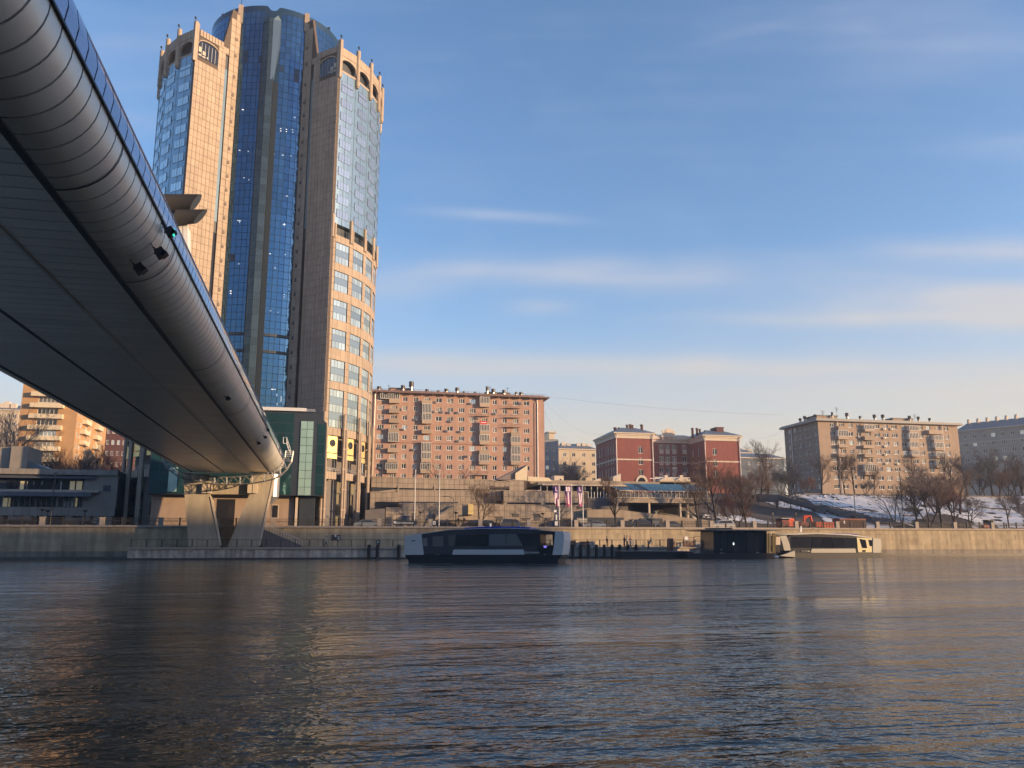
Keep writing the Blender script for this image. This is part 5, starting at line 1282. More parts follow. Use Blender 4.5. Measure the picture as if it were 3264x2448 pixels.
# ================================================================ TERRACED PODIUM RIGHT OF THE TOWER
pod = thing('terraced_podium', 'stepped stone clad podium building with dark slot windows right of the tower', 'building', (28, 150, 4.5))
zd = Zoom(1160, 1500, 5.53); ze = Zoom(1500, 1480, 5.53)
def tier(name, poly, Y, depth, pw, ph, zbase, tilew=1, skiprects=()):
    """poly: stepped outline of pixel points along the top from left to right; wall drops to zbase"""
    P_ = [PY(x, y, Y) for x, y in poly]
    mb = MB(STONE2, STONEJ)
    for a, b in zip(P_, P_[1:]):
        if abs(b.x-a.x) < .2: continue
        z = max(a.z, b.z) if abs(a.z-b.z) < .35 else None
        mb.prism([(a.x, Y, zbase), (b.x, Y, zbase), (b.x, Y, b.z), (a.x, Y, a.z)][::1], (0, depth, 0), 1)
        mb.prism([(a.x, Y-.08, a.z-.02), (b.x, Y-.08, b.z-.02), (b.x, Y-.08, b.z+.14), (a.x, Y-.08, a.z+.14)], (0, depth+.1, 0), 0)
    w = mb.build(name, pod)
    q = MB(STONE2); q.box(.025, pw-.025, -.06, 0, .025, ph-.025); me = q.mesh('stone_panel')
    def topat(x):
        for a, b in zip(P_, P_[1:]):
            if a.x <= x <= b.x and b.x-a.x > .01: return a.z+(b.z-a.z)*(x-a.x)/(b.x-a.x)
        return -9
    x = P_[0].x; ps = []
    while x+pw <= P_[-1].x+.01:
        zt_ = min(topat(x+.02), topat(x+pw-.02)); z = zt_-ph-.03; first = True
        while z > zbase-ph*.4:
            q_ = (x+pw/2, z+ph/2)
            if not any(r[0] < q_[0] < r[1] and r[2] < q_[1] < r[3] for r in skiprects): ps.append(Vector((x, Y, z)))
            z -= ph
        x += pw
    pieces('stone_panel', me, w, ps, 300); return w
def rectw(f, x0, x1, y0, y1, Y): a, b = PY(*f(x0, y1), Y), PY(*f(x1, y0), Y); return (a.x, b.x, a.z, b.z)
# lowest tier with its ramp wall on the left, doors and signs
t1skip = []
DO = [(zd,675,805,810,880),(zd,850,920,760,870),(ze,450,565,935,990),(ze,910,1050,955,990),(ze,1120,1225,885,990),(ze,1325,1425,955,990),(ze,740,855,880,930),(ze,1520,1775,960,990)]
tier('lower_tier', [zd(385,662), zd(625,660), zd(626,590), zd(1680,590), zd(2212,598), ze(450,712), ze(1900,735), ze(1935,790), (1878,1622), (1885,1622)], 150.0, 6.0, .98, 1.05, 4.5)
mb = MB(mat('door_dark', (.09,.08,.08), .7, var=.1), mat('door_blue', (.05,.07,.13), .6, var=.1), STONEJ)
for i, (f, a, b, c, d_) in enumerate(DO):
    x0, x1, z0, z1 = rectw(f, a, b, c, d_, 149.9)
    q = MB(mat('door_blue', (.05,.07,.13)) if i == 0 else mat('door_dark', (.09,.08,.08))); q.box(x0, x1, 149.88, 149.93, z0 if z0 > 5.2 else 4.6, z1); q.box(x0-.1, x1+.1, 149.75, 149.93, z1, z1+.1); q.build('door', pod)
x0, x1, z0, z1 = rectw(zd, 1837, 1928, 592, 772, 148.7); mb = MB(mat('sign_gold', (.85,.66,.30), .4, .2, var=.05), DKMET); mb.box(x0, x1, 148.6, 149.15, z0, z1, 0); a = PY(*zd(1750, 778), 149.5); mb.box(a.x, x1-.3, 148.6, 149.15, z0-.18, z0-.02, 1); mb.build('gold_fin', pod)
# dark ramp block at far left and its bright neighbour
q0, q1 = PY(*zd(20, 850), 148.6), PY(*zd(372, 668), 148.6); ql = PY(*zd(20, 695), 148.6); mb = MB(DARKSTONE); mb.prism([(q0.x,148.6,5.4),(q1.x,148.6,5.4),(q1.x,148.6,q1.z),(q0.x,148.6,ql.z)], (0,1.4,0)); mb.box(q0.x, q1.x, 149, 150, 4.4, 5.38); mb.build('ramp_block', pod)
# raised flower box with slanted wall
mb = MB(STONE2)
P_ = [PY(*zd(*q), 149.2) for q in ((1255,875),(1255,752),(1350,752),(1590,612),(1930,612),(1930,875))]
mb.prism([(p.x, 149.2, max(p.z, 4.5)) for p in P_][::-1], (0,.78,0)); mb.build('slanted_wall', pod)
# middle tier, its right part standing further forward
tier('middle_tier', [zd(110,385), zd(562,372), zd(563,350), zd(2212,362), ze(300,470), ze(575,465)], 154.0, 6.0, .98, 1.02, 8.2)
tier('middle_tier', [ze(578,467), ze(1450,482), ze(2068,492)], 152.0, 10.0, .98, 1.02, 8.2)
def slot(f, x0, x1, y0, y1, Y, m=None):
    a, b, c, d_ = rectw(f, x0, x1, y0, y1, Y); q = MB(m or MULL); q.box(a, b, Y-.10, Y+.05, c, d_); q.build('slot_window', pod)
slot(zd, 210, 625, 552, 655, 153.9, GLASSK); slot(zd, 625, 1660, 556, 580, 153.9)
slot(ze, 445, 555, 645, 700, 153.9, GLASSK)
for a, b in ((660,1240),(1318,1490),(1590,1690),(1800,1900)): slot(ze, a, b, 680, 712, 151.9, GLASSK)
slot(ze, 1942, 2035, 700, 785, 151.9)
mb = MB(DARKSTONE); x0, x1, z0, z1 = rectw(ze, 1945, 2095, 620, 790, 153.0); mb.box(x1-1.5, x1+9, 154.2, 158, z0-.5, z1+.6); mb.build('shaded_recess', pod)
# top tier with gaps
tier('upper_tier', [zd(133,118), zd(1270,150), zd(2212,168), ze(515,312), ze(760,282), ze(985,296)], 158.0, 8.0, .98, .92, 12.75)
mb = MB(MULL); a, b = PY(*zd(133, 390), 158.4), PY(*ze(985, 470), 158.4); mb.box(a.x, b.x, 158.3, 164, 9.0, 13.2); mb.build('dark_gallery', pod)
for a_, b_ in ((595,620),(1235,1258)):
    x0, x1, z0, z1 = rectw(zd, a_, b_, 275, 350, 157.9); q = MB(STONE2); q.box(x0, x1, 157.8, 158.25, z0, z1); q.build('column', pod)
x0, x1, z0, z1 = rectw(zd, 275, 560, 340, 385, 156.5); mb = MB(STONE2); mb.prism([(x0,156.5,z0),(x1,156.5,z0),(x1,156.5,z1+.1),(x0,156.5,z1-.25)], (0,.3,0)); mb.build('slanted_wall', pod)
# wedge roofed lantern on the top
mb = MB(mat('wedge_roof', (.22,.18,.17), .8, var=.15), BALW)
P_ = [PY(*ze(*q), 166.0) for q in ((460,270),(1000,0),(1000,275))]
mb.prism([tuple(p) for p in (P_[0], P_[2], P_[1])], (0,9,0), 0); mb.build('wedge_roof', pod)
x0, x1, z0, z1 = rectw(ze, 790, 998, 150, 278, 165.6); mb = MB(BALW); P_ = [PY(*ze(*q), 165.5) for q in ((790,278),(998,278),(998,20),(790,158))]
mb.prism([tuple(p) for p in P_], (0,.45,0), 0); mb.build('lantern_wall', pod)
x0, x1, z0, z1 = rectw(ze, 1012, 1380, 215, 298, 165.5); mb = MB(BALW); P_ = [PY(*ze(*q), 165.5) for q in ((1012,298),(1445,298),(1380,238),(1012,212))]; mb.prism([tuple(p) for p in P_], (0,.4,0)); mb.build('parapet_wall', pod)
x0, x1, z0, z1 = rectw(ze, 1478, 1640, 202, 302, 172.0); mb = MB(CREAMT, GLASSK); mb.box(x0, x1, 172, 175, z0, z1, 0); mb.box(x0+1.2, x1-.5, 171.95, 172, z0+.3, z1-.7, 1); mb.build('roof_house', pod)
for pts in (((2300,300),(2300,240),(2120,300)),): 
    P_ = [PY(*ze(*q), 172.0) for q in pts]; mb = MB(CREAMT); mb.prism([tuple(p) for p in P_][::-1], (0,3,0)); mb.build('wedge_roof', pod)
P_ = [PY(*Zr(*q), 172.0) for q in ((897,690),(970,690),(970,618),(897,648))]; mb = MB(CREAMT); mb.prism([tuple(p) for p in P_], (0,3,0)); mb.build('wedge_roof', pod)
# long thin roof slab over the glazed gallery, its columns
a, b = PY(*ze(1190, 330), 161.0), PY(*Zr(1062, 735), 161.0)
mb = MB(STONE2, CREAMT); zg0 = PY(*ze(1500, 345), 161).z; mb.box(a.x, b.x, 161, 176, zg0-.25, zg0+.35, 0); mb.box(a.x+.8, b.x+.5, 160.6, 161, zg0-.32, zg0-.1, 1); mb.box(a.x, b.x+18, 168, 180, zg0+.36, zg0+1.3, 0); mb.build('gallery_roof', pod)
mb = MB(GLASSK); mb.box(a.x+1, b.x, 163, 163.3, 11.6, zg0-.3); mb.build('gallery_glass', pod)
for k in range(15):
    x = a.x+.6+k*(b.x-a.x-1)/14; mb = MB(CREAMT); mb.box(x-.09, x+.09, 161.2, 161.4, 11.8, zg0-.3); mb.build('column', pod)
mb = MB(WHMET)
for k in range(30): x = PY(*ze(2075, 0), 153).x+.2+k*.62; mb.box(x-.05, x+.05, 154.0, 154.08, 10.9, 12.1) if x < 53.5 else None
mb.build('balustrade', pod)
# sloping lower wall running right under the restaurant
P_ = [PY(*Zr(*q), 148.6) for q in ((655,955),(935,955),(1180,985),(1480,1018),(1740,1052),(1960,1080),(1960,1180),(655,1180))]
mb = MB(STONE2); mb.prism([(p.x, 148.6, max(p.z, 4.5)) for p in P_][::-1], (0,1.2,0)); mb.build('sloping_wall', pod)
for a_, b_, c_, d_ in ((545,995,1032,1110),(1155,1360,1040,1110),(1060,1110,1048,1062)):
    x0, x1, z0, z1 = rectw(Zr, a_, b_, c_, d_, 148.5); q = MB(MULL, mat('portal_frame', (.35,.33,.31), .7)); q.box(x0, x1, 148.4, 148.58, 4.6 if d_ > 1100 else z0, z1, 0)
    if a_ == 545: q.box(x0+.2, x0+2.2, 148.3, 148.4, z1-1.0, z1-.2, 1)
    q.build('garage_opening', pod)
q = MB(mat('garage_blue', (.12,.14,.20), .6)); x0, x1, z0, z1 = rectw(Zr, 1160, 1340, 1045, 1110, 148.4); q.box(x0+.3, x1-.3, 148.3, 148.39, 4.6, z1-.3); q.build('garage_door', pod)

# ---- glass roofed restaurant terrace on columns
res = thing('restaurant_terrace', 'terrace restaurant under a blue glass roof standing on slim columns', 'restaurant', (64, 152, 8))
zt9 = Zoom(1880, 1500, 5.027)
a, b, z0, z1 = rectw(zt9, 432, 1975, 447, 520, 152.0)
mb = MB(STONE2, CREAMT); mb.box(a, b, 152, 161, z0+.12, z1, 0); mb.box(a-.1, b+.1, 151.85, 152.0, z1-.12, z1+.05, 1); deck = mb.build('deck_slab', res)
for x_ in (440, 953, 1452, 1570, 1955):
    x = PY(*zt9(x_, 600), 152.3).x; mb = MB(CREAMT); mb.box(x-.17, x+.17, 152.2, 152.55, 4.6, z0+.12); mb.build('column', res)
mb = MB(mat('under_wall', (.36,.27,.16), .85, var=.15)); P_ = [PY(*zt9(*q), 156.0) for q in ((1075,620),(1425,580),(1425,715),(1075,660))]; mb.prism([tuple(p) for p in P_][::-1], (0,.3,0)); mb.build('under_wall', res)
mb = MB(DARKSTONE); mb.box(a+.2, b-.5, 159.5, 160.5, 4.6, z0+.1); mb.build('back_wall', res)
for x_ in (1030, 1520): x = PY(*zt9(x_, 620), 154).x; mb = MB(MULL); mb.cyl((x, 154.5), .95, 6.2, 8.6, 12); mb.build('round_pier', res)
for k in range(24):
    x = a+.3+k*(b-a-.6)/23; mb = MB(CREAMT); mb.box(x-.05, x+.05, 152.05, 152.13, z1+.05, z1+(1.15)); mb.build('baluster', res)
mb = MB(GLASSC); mb.box(a+.2, b-.2, 152.15, 152.18, z1+.1, z1+.95); mb.build('glass_balustrade', res)
za = PY(*zt9(470, 318), 152.4).z; zp = PY(*zt9(690, 213), 157.5).z
xa_, xb_ = PY(*zt9(470, 318), 152.4).x, PY(*zt9(1915, 335), 152.4).x
mb = MB(CREAMT, MULL, GLASSK); mb.box(xa_, xb_, 152.3, 152.5, za-.12, za+.05, 0); mb.build('eaves_beam', res)
for k in range(8):
    x = xa_+.1+k*(xb_-xa_-.2)/7; mb = MB(CREAMT); mb.box(x-.09, x+.09, 152.35, 152.55, z1, za-.12); mb.build('column', res)
mb = MB(GLASSK, mat('warm_interior', (.35,.24,.14), .8, var=.3)); mb.box(xa_, xb_, 157, 157.2, z1, za, 0); mb.box(xa_+11, xb_-5, 156.8, 156.95, z1+.5, za-.3, 1); mb.build('back_glazing', res)
RG = glassmat('blue_roof_glass', (.05,.15,.17), .35, .05, .01)
n = 12; sh = 1.6
for k in range(n):
    u0, u1 = k/n, (k+1)/n; x0, x1 = xa_+(xb_-xa_)*u0, xa_+(xb_-xa_)*u1
    if k == 3: m_ = MULL
    else: m_ = RG
    zz = zp if k >= 2 else za+(zp-za)*.45; yy = 157.5 if k >= 2 else 154.8
    q = MB(m_); q.prism([(x0+.04,152.4,za+.07), (x1-.04,152.4,za+.07), (x1-.04-.5,yy,zz), (x0+.04-.5,yy,zz)], (0,0,.05)); q.build('roof_pane', res)
    q = MB(CREAMT); q.tube([(x0,152.35,za+.12), (x0-.5,yy,zz+.07)], .05, 4); q.build('glazing_bar', res)
# tables and chairs seen through the balusters
tset = 0
for k in range(7):
    x = a+3.2+k*2.45; o = thing('cafe_table', ('first','second','third','fourth','fifth','sixth','seventh')[k]+' cafe table from the left on the restaurant terrace', 'table', (x, 153.6, z1), 'tables set along the restaurant terrace')
    mb = MB(CREAMT); mb.box(x-.45, x+.45, 153.2, 154.0, z1+.72, z1+.76); mb.build('tabletop', o); mb = MB(DKMET); mb.cyl((x, 153.6), .05, z1, z1+.72, 6); mb.build('leg', o)
# small pavilion frame and kiosks on the podium roof in front of the red house
o = thing('pergola', 'white framed pergola on the podium roof before the red house', 'pergola', (62, 172, 14))
a_, b_, c_, d_ = rectw(Zr, 1292, 1622, 655, 692, 171.0)
mb = MB(WHMET); mb.box(a_, b_, 171, 171.15, d_-.15, d_); mb.box(a_, b_, 174, 174.15, d_-.15, d_); mb.build('roof_frame', o)
for k in range(9): x = a_+.1+k*(b_-a_-.2)/8; mb = MB(WHMET); mb.box(x-.05, x+.05, 171, 171.12, c_-1, d_-.15); mb.build('post', o)
for i, x_ in enumerate((1408, 1553)):
    p = PY(*Zr(x_, 714), 168); o = thing('roof_kiosk', ('left' if i == 0 else 'right')+' of two cream kiosks with pointed roofs on the podium top', 'kiosk', p)
    mb = MB(CREAMW); mb.box(p.x-1.7, p.x+1.7, 168, 170, p.z-1, p.z+.6); mb.build('wall', o); mb = MB(CREAMT); mb.prism([(p.x-2.0,167.8,p.z+.6),(p.x+2.0,167.8,p.z+.6),(p.x+.5,167.8,p.z+1.4),(p.x-.5,167.8,p.z+1.4)], (0,2.4,0)); mb.box(p.x-.35, p.x+.35, 168.5, 169.2, p.z+1.4, p.z+1.9); mb.build('roof', o)

# ================================================================ LOW MALL LEFT OF THE TOWER (in the tower's shade)
zm = Zoom(0, 1400, 5.53); YM = 149.0
mall = thing('shopping_arcade', 'low grey shaded arcade with two glazed floors left of the tower', 'building', (-45, YM, 4.5))
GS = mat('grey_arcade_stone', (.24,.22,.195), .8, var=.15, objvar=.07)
xL = PY(*zm(-350, 800), YM).x; xR = PY(*zm(2070, 700), YM).x
def zM(y, Y=YM): return PY(*zm(1000, y), Y).z
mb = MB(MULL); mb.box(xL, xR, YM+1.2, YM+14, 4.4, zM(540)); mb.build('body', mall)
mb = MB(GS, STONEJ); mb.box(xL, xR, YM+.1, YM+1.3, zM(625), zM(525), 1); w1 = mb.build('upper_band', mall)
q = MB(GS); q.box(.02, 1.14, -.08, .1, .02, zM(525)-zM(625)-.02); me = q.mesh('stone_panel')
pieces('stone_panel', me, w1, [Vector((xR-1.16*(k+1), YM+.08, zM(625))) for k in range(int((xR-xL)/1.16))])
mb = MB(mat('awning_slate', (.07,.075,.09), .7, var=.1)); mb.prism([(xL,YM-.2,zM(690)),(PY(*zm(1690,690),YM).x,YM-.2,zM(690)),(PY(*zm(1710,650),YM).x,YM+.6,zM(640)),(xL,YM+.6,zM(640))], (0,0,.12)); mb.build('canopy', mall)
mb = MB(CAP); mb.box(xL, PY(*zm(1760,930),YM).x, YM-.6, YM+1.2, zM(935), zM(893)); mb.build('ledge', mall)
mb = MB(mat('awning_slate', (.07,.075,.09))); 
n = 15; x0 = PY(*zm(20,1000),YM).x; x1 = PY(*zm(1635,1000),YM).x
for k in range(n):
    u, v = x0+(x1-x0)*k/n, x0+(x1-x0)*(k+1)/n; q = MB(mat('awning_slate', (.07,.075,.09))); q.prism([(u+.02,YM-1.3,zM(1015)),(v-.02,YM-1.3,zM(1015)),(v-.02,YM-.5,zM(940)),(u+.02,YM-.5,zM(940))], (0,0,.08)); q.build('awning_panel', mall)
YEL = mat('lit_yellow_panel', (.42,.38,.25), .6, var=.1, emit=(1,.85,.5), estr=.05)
PALEW = mat('pale_pane', (.42,.43,.42), .6, var=.1)
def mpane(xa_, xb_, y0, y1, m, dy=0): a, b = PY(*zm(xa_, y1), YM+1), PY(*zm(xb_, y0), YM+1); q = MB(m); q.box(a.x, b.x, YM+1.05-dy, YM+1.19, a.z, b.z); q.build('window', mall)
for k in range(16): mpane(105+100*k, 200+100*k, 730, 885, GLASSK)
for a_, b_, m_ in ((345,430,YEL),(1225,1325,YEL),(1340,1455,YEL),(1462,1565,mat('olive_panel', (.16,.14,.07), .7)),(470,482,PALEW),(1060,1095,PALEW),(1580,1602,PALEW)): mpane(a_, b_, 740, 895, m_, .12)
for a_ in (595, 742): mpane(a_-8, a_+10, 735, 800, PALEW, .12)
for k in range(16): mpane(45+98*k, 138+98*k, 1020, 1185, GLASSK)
for a_, b_, m_ in ((45,190,YEL),(985,1020,PALEW),(1110,1170,PALEW),(1180,1240,PALEW),(1245,1305,PALEW),(1305,1370,YEL),(1440,1475,PALEW),(1530,1565,PALEW),(700,715,PALEW)): mpane(a_, b_, 1035, 1188, m_, .12)  # the pale patches paint reflections into the lower windows
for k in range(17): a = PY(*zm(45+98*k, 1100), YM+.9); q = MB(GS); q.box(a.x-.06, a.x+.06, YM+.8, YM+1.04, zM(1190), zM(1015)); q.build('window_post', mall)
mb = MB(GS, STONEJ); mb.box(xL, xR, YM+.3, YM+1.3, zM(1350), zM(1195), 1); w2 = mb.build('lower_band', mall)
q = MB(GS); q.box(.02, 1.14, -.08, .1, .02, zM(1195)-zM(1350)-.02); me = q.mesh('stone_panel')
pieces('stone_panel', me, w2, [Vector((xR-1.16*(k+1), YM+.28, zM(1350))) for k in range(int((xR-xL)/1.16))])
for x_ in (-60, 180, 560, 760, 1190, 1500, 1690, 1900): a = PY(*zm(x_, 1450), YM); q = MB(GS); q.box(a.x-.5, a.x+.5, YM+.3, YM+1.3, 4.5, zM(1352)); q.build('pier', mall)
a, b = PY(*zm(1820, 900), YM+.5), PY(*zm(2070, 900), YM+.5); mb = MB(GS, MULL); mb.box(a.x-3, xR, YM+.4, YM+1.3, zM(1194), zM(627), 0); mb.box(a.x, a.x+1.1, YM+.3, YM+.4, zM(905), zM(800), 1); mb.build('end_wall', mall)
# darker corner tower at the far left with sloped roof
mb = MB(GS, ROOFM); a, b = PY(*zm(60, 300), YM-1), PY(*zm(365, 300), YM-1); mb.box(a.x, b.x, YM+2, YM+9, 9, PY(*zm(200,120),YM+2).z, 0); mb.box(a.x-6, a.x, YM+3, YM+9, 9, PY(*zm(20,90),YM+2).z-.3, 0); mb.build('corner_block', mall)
P_ = [PY(*zm(*q), YM+3) for q in ((365,340),(860,520),(860,545),(365,500))]; mb = MB(ROOFM); mb.prism([tuple(p) for p in P_][::-1], (0,6,0)); mb.build('sloped_roof', mall)

# ================================================================ TREES
def tree_proto(seed, n1, droop, dens, fork=1, lean=0.0, tall=1.0, clip=None):
    """unit-height bare tree: trunk+limbs and a crown of fine twigs"""
    rnd = random.Random(seed); T = MB(BARK); W = MB(TWIG)
    def branch(p, d, L, r, lev):
        pts = [p]; n = 4 if lev < 2 else 3; dd = d.copy()
        for i in range(n):
            dd = (dd + Vector((rnd.uniform(-1,1), rnd.uniform(-1,1), rnd.uniform(-.3,.5)))*(.16 if lev else .05)).normalized()
            if lev >= 2: dd = (dd+Vector((0,0,droop))).normalized()
            pts.append(pts[-1]+dd*L/n)
        rs = [r*(1-.62*i/n) for i in range(n+1)]
        (T if lev < 2 else W).tube(pts, rs, 6 if lev == 0 else (4 if lev == 1 else 3), cap=False)
        if lev >= 4: return
        cnt = {0: n1, 1: int(6*dens), 2: int(6*dens), 3: int(4*dens)}[lev]
        for k in range(cnt):
            t = rnd.uniform(.38 if lev == 0 else .2, 1.0); i = min(n-1, int(t*n)); q = pts[i].lerp(pts[i+1], t*n-i)
            a = rnd.uniform(0, 2*pi); base = (pts[i+1]-pts[i]).normalized(); s1 = base.cross(Vector((0,0,1)) if abs(base.z) < .95 else Vector((1,0,0))).normalized(); s2 = base.cross(s1)
            sp = rnd.uniform(.45, 1.0) if lev else rnd.uniform(.35, .85)
            nd = (base + (s1*cos(a)+s2*sin(a))*sp).normalized()
            branch(q, nd, L*rnd.uniform(.42, .68)*(1.15-.4*t if lev == 0 else 1), max(.00115, rs[i]*rnd.uniform(.38,.55)), lev+1)
    for f in range(fork):
        d = Vector((lean+(f-(fork-1)/2)*.5, rnd.uniform(-.15,.15), 1)).normalized()
        branch(Vector((0,0,-.03)), d, .62*tall, .021 if fork == 1 else .016, 0)
    zmax = max(v[2] for v in W.v); k = 1/zmax
    for M_ in (T, W): M_.v = [(v[0]*k, v[1]*k, v[2]*k) for v in M_.v]
    return T.mesh('trunk', smooth=True), W.mesh('crown')
PR = {'tall': tree_proto(1, 9, .12, 1.0), 'tall2': tree_proto(2, 10, .05, 1.0), 'wide': tree_proto(3, 9, .0, 1.0, 2), 'lean': tree_proto(4, 8, .05, .9, 2, -.22), 'bush': tree_proto(5, 9, .15, 1.12, 3), 'bush2': tree_proto(6, 10, .1, 1.12, 3), 'thin': tree_proto(7, 7, .2, .8)}
BRT = mat('brown_twigs', (.17,.12,.095), .95, var=.2); GREYT = mat('grey_twigs', (.11,.105,.105), .95, var=.2); REDT = mat('red_brown_twigs', (.19,.095,.065), .95, var=.2)
def tree(kind, px_, ybase, ytop, label, name='bare_tree', base=None, sx=1.0, rot=None, col=None, group='bare winter trees along the far bank'):
    p = base if base is not None else PG(px_, ybase); d = rd(px_, ytop); h = (EYE+d.z*p.y/d.y)-p.z; h = max(h, 1.5)
    o = thing(name, label, 'tree', p, group); t_, w_ = PR[kind]
    if rot is None: rot = random.uniform(0, 6.28)
    for nm, me in (('trunk', t_), ('crown', w_)):
        c = bpy.data.objects.new(nm, me); COL.objects.link(c); c.parent = o; c.scale = (h*sx, h*sx, h); c.rotation_euler = (0,0,rot); WPOS[c.name] = p
        if col and nm == 'crown': c.material_slots[0].link = 'OBJECT'; c.material_slots[0].material = col
    return o
random.seed(21)
ST = 146.0
def street(px_): return PY(px_, 1680, ST-2.2).x
def sbase(px_, Y=143.9): v = PY(px_, 1690, Y); return Vector((v.x, Y, 4.5))
tree('wide', 1533, 0, 1528, 'dark bare street tree with wide low limbs before the podium wall', base=sbase(1533), rot=.4)
tree('tall2', 1967, 0, 1498, 'brown bare street tree before the left end of the restaurant terrace', base=sbase(1967), sx=1.1)
tree('tall', 2230, 0, 1505, 'dark trunked bare street tree before the right end of the restaurant', base=sbase(2230), sx=1.1)
tree('tall', 2287, 0, 1438, 'tall bare tree reaching across the red house right wing', base=sbase(2287, 147), sx=.9)
tree('bush', 2340, 0, 1560, 'brown bushy tree beside the road right of the restaurant', base=sbase(2345, 150), col=REDT)
tree('tall2', 2383, 0, 1500, 'bare roadside tree standing left of the snow slope top', base=sbase(2383, 148), sx=1.1)
tree('bush2', 2310, 1600, 1480, 'thick brown tree behind the road right of the red house', sx=1.1, col=REDT)
tree('bush', 2400, 1590, 1500, 'reddish brown thicket tree above the left end of the stairs', col=REDT, sx=1.1)
tree('tall', 2450, 1575, 1392, 'tallest lone bare tree against the sky left of the buff block', sx=.9)
tree('bush2', 2490, 1577, 1485, 'grey thicket tree below the shaded end of the buff block', col=GREYT)
tree('tall2', 2535, 1577, 1445, 'grey bare tree before the shaded end wall', col=GREYT)
tree('bush', 2575, 1577, 1515, 'rusty brown bush tree before the shaded end wall', col=REDT)
tree('tall', 2619, 1577, 1440, 'dark bare tree at the lit corner of the buff block', rot=1.0)
tree('tall2', 2693, 1577, 1435, 'left of two close dark trunks before the buff block front', sx=.8)
tree('wide', 2724, 1577, 1428, 'forked dark tree right of its close neighbour before the buff front', sx=.8)
tree('tall', 2785, 1577, 1480, 'thin bare tree below the middle balconies of the buff block', sx=.9)
tree('bush2', 2760, 1577, 1520, 'low grey thicket before the middle of the buff block', col=GREYT)
tree('tall2', 2925, 1577, 1437, 'tall dark tree before the right balcony stack of the buff block', sx=1.0)
tree('tall', 3030, 1577, 1432, 'dark bare tree at the right corner of the buff block', sx=1.2)
tree('tall2', 3085, 1577, 1440, 'grey bare tree between the buff and the grey block', col=GREYT, sx=1.2)
tree('bush', 3120, 1577, 1450, 'thick grey tree before the left end of the grey block', col=GREYT)
tree('tall', 3165, 1577, 1425, 'tall grey tree before the middle of the grey block', col=GREYT, sx=1.2)
tree('bush2', 3215, 1577, 1465, 'broad grey brown tree near the right edge on the brow')
tree('tall', 3262, 1577, 1440, 'grey bare tree cut by the right picture edge', sx=1.2)
tree('lean', 2854, 1672, 1526, 'bare tree leaning left beside the foot of the hillside stairs', rot=0)
tree('lean', 2872, 1668, 1575, 'small bare tree leaning right beside the leaning tree', rot=pi)
tree('tall2', 2925, 1676, 1505, 'leftmost brown tree of the thicket at the slope foot', col=BRT, sx=1.15)
tree('bush2', 2965, 1680, 1500, 'tall brown thicket tree second from the left at the slope foot', col=BRT, sx=1.1)
tree('tall', 3005, 1678, 1488, 'pale barked brown tree in the middle of the slope thicket', col=BRT, sx=1.1)
tree('bush2', 3045, 1676, 1512, 'reddish brown tree at the right of the slope thicket', col=REDT, sx=1.1)
tree('bush', 2985, 1640, 1498, 'brown tree standing higher behind the slope thicket', col=BRT, sx=1.2)
tree('wide', 3094, 1684, 1572, 'forked dark tree spreading over the snow right of the thicket', rot=0.2, sx=1.5)
tree('tall', 3217, 1685, 1560, 'lone dark trunk tree beside the railing at far right', sx=1.1)
tree('bush2', 3250, 1640, 1560, 'brown bush tree on the upper slope at the right edge')
random.seed(8)
tree('tall2', 2262, 1640, 1500, 'slim grey brown tree right of the restaurant corner', col=BRT, sx=1.1)
tree('bush2', 2365, 1620, 1490, 'brown tree before the right edge of the red house', col=BRT)
tree('tall', 2425, 1600, 1460, 'brown grey tree before the blue roofed house', col=BRT, sx=1.2)
tree('bush', 2450, 1590, 1520, 'low brown thicket tree under the lone tall tree', col=BRT, sx=1.2)
tree('bush2', 2520, 1577, 1470, 'brown grey tree before the left corner of the buff block', col=GREYT, sx=1.2)
tree('tall2', 2955, 1600, 1480, 'brown tree between the thicket and the buff block', col=BRT, sx=1.3)
tree('tall', 3060, 1640, 1490, 'brown tree behind the right end of the thicket', col=BRT, sx=1.3)
tree('tall2', 3140, 1577, 1500, 'lower grey brown tree before the grey block', col=BRT, sx=1.4)
tree('bush2', 3185, 1577, 1480, 'brown grey tree on the brow left of the broad one', col=BRT, sx=1.2)
tree('bush', 3240, 1577, 1500, 'brown thicket tree at the brow by the right edge', col=BRT, sx=1.3)
tree('thin', 2500, 1615, 1560, 'small grey sapling on the snow below the stairs landing')
tree('thin', 2540, 1618, 1572, 'thin grey sapling in the middle of the left snow sheet')
tree('bush', 2475, 1622, 1590, 'low tangled bush on the snow below the upper stairs', sx=1.3)
tree('thin', 1395, 0, 1455, 'faint bare tree before the middle of the pink block', base=Vector((PY(1395, 1500, 215).x, 215, 13)))
tree('thin', 1484, 0, 1470, 'faint bare tree before the pink block right of its neighbour', base=Vector((PY(1484, 1500, 215).x, 215, 13)))
tree('bush2', 1838, 0, 1440, 'grey bare tree before the cream house', base=Vector((PY(1838, 1500, 260).x, 260, 14)), col=GREYT)
tree('bush', 1790, 0, 1480, 'smaller grey bare tree before the shaded grey house', base=Vector((PY(1790, 1500, 260).x, 260, 14)), col=GREYT)
tree('bush2', 274, 0, 1372, 'bare tree glowing brown before the lit side of the orange block', base=Vector((PY(274, 1500, 200).x, 200, 5)), sx=1.1, group='bare trees left of the tower')
tree('tall2', 106, 0, 1400, 'dark bare tree before the orange block balconies', base=Vector((PY(106, 1500, 195).x, 195, 5)), group='bare trees left of the tower')
tree('bush', 345, 0, 1420, 'red brown bare tree before the dark red house', base=Vector((PY(345, 1500, 210).x, 210, 5)), col=REDT, group='bare trees left of the tower')
tree('tall', 18, 0, 1272, 'grey bare tree at the left picture edge before the pale house', base=Vector((PY(18, 1500, 215).x, 215, 5)), col=GREYT, group='bare trees left of the tower')

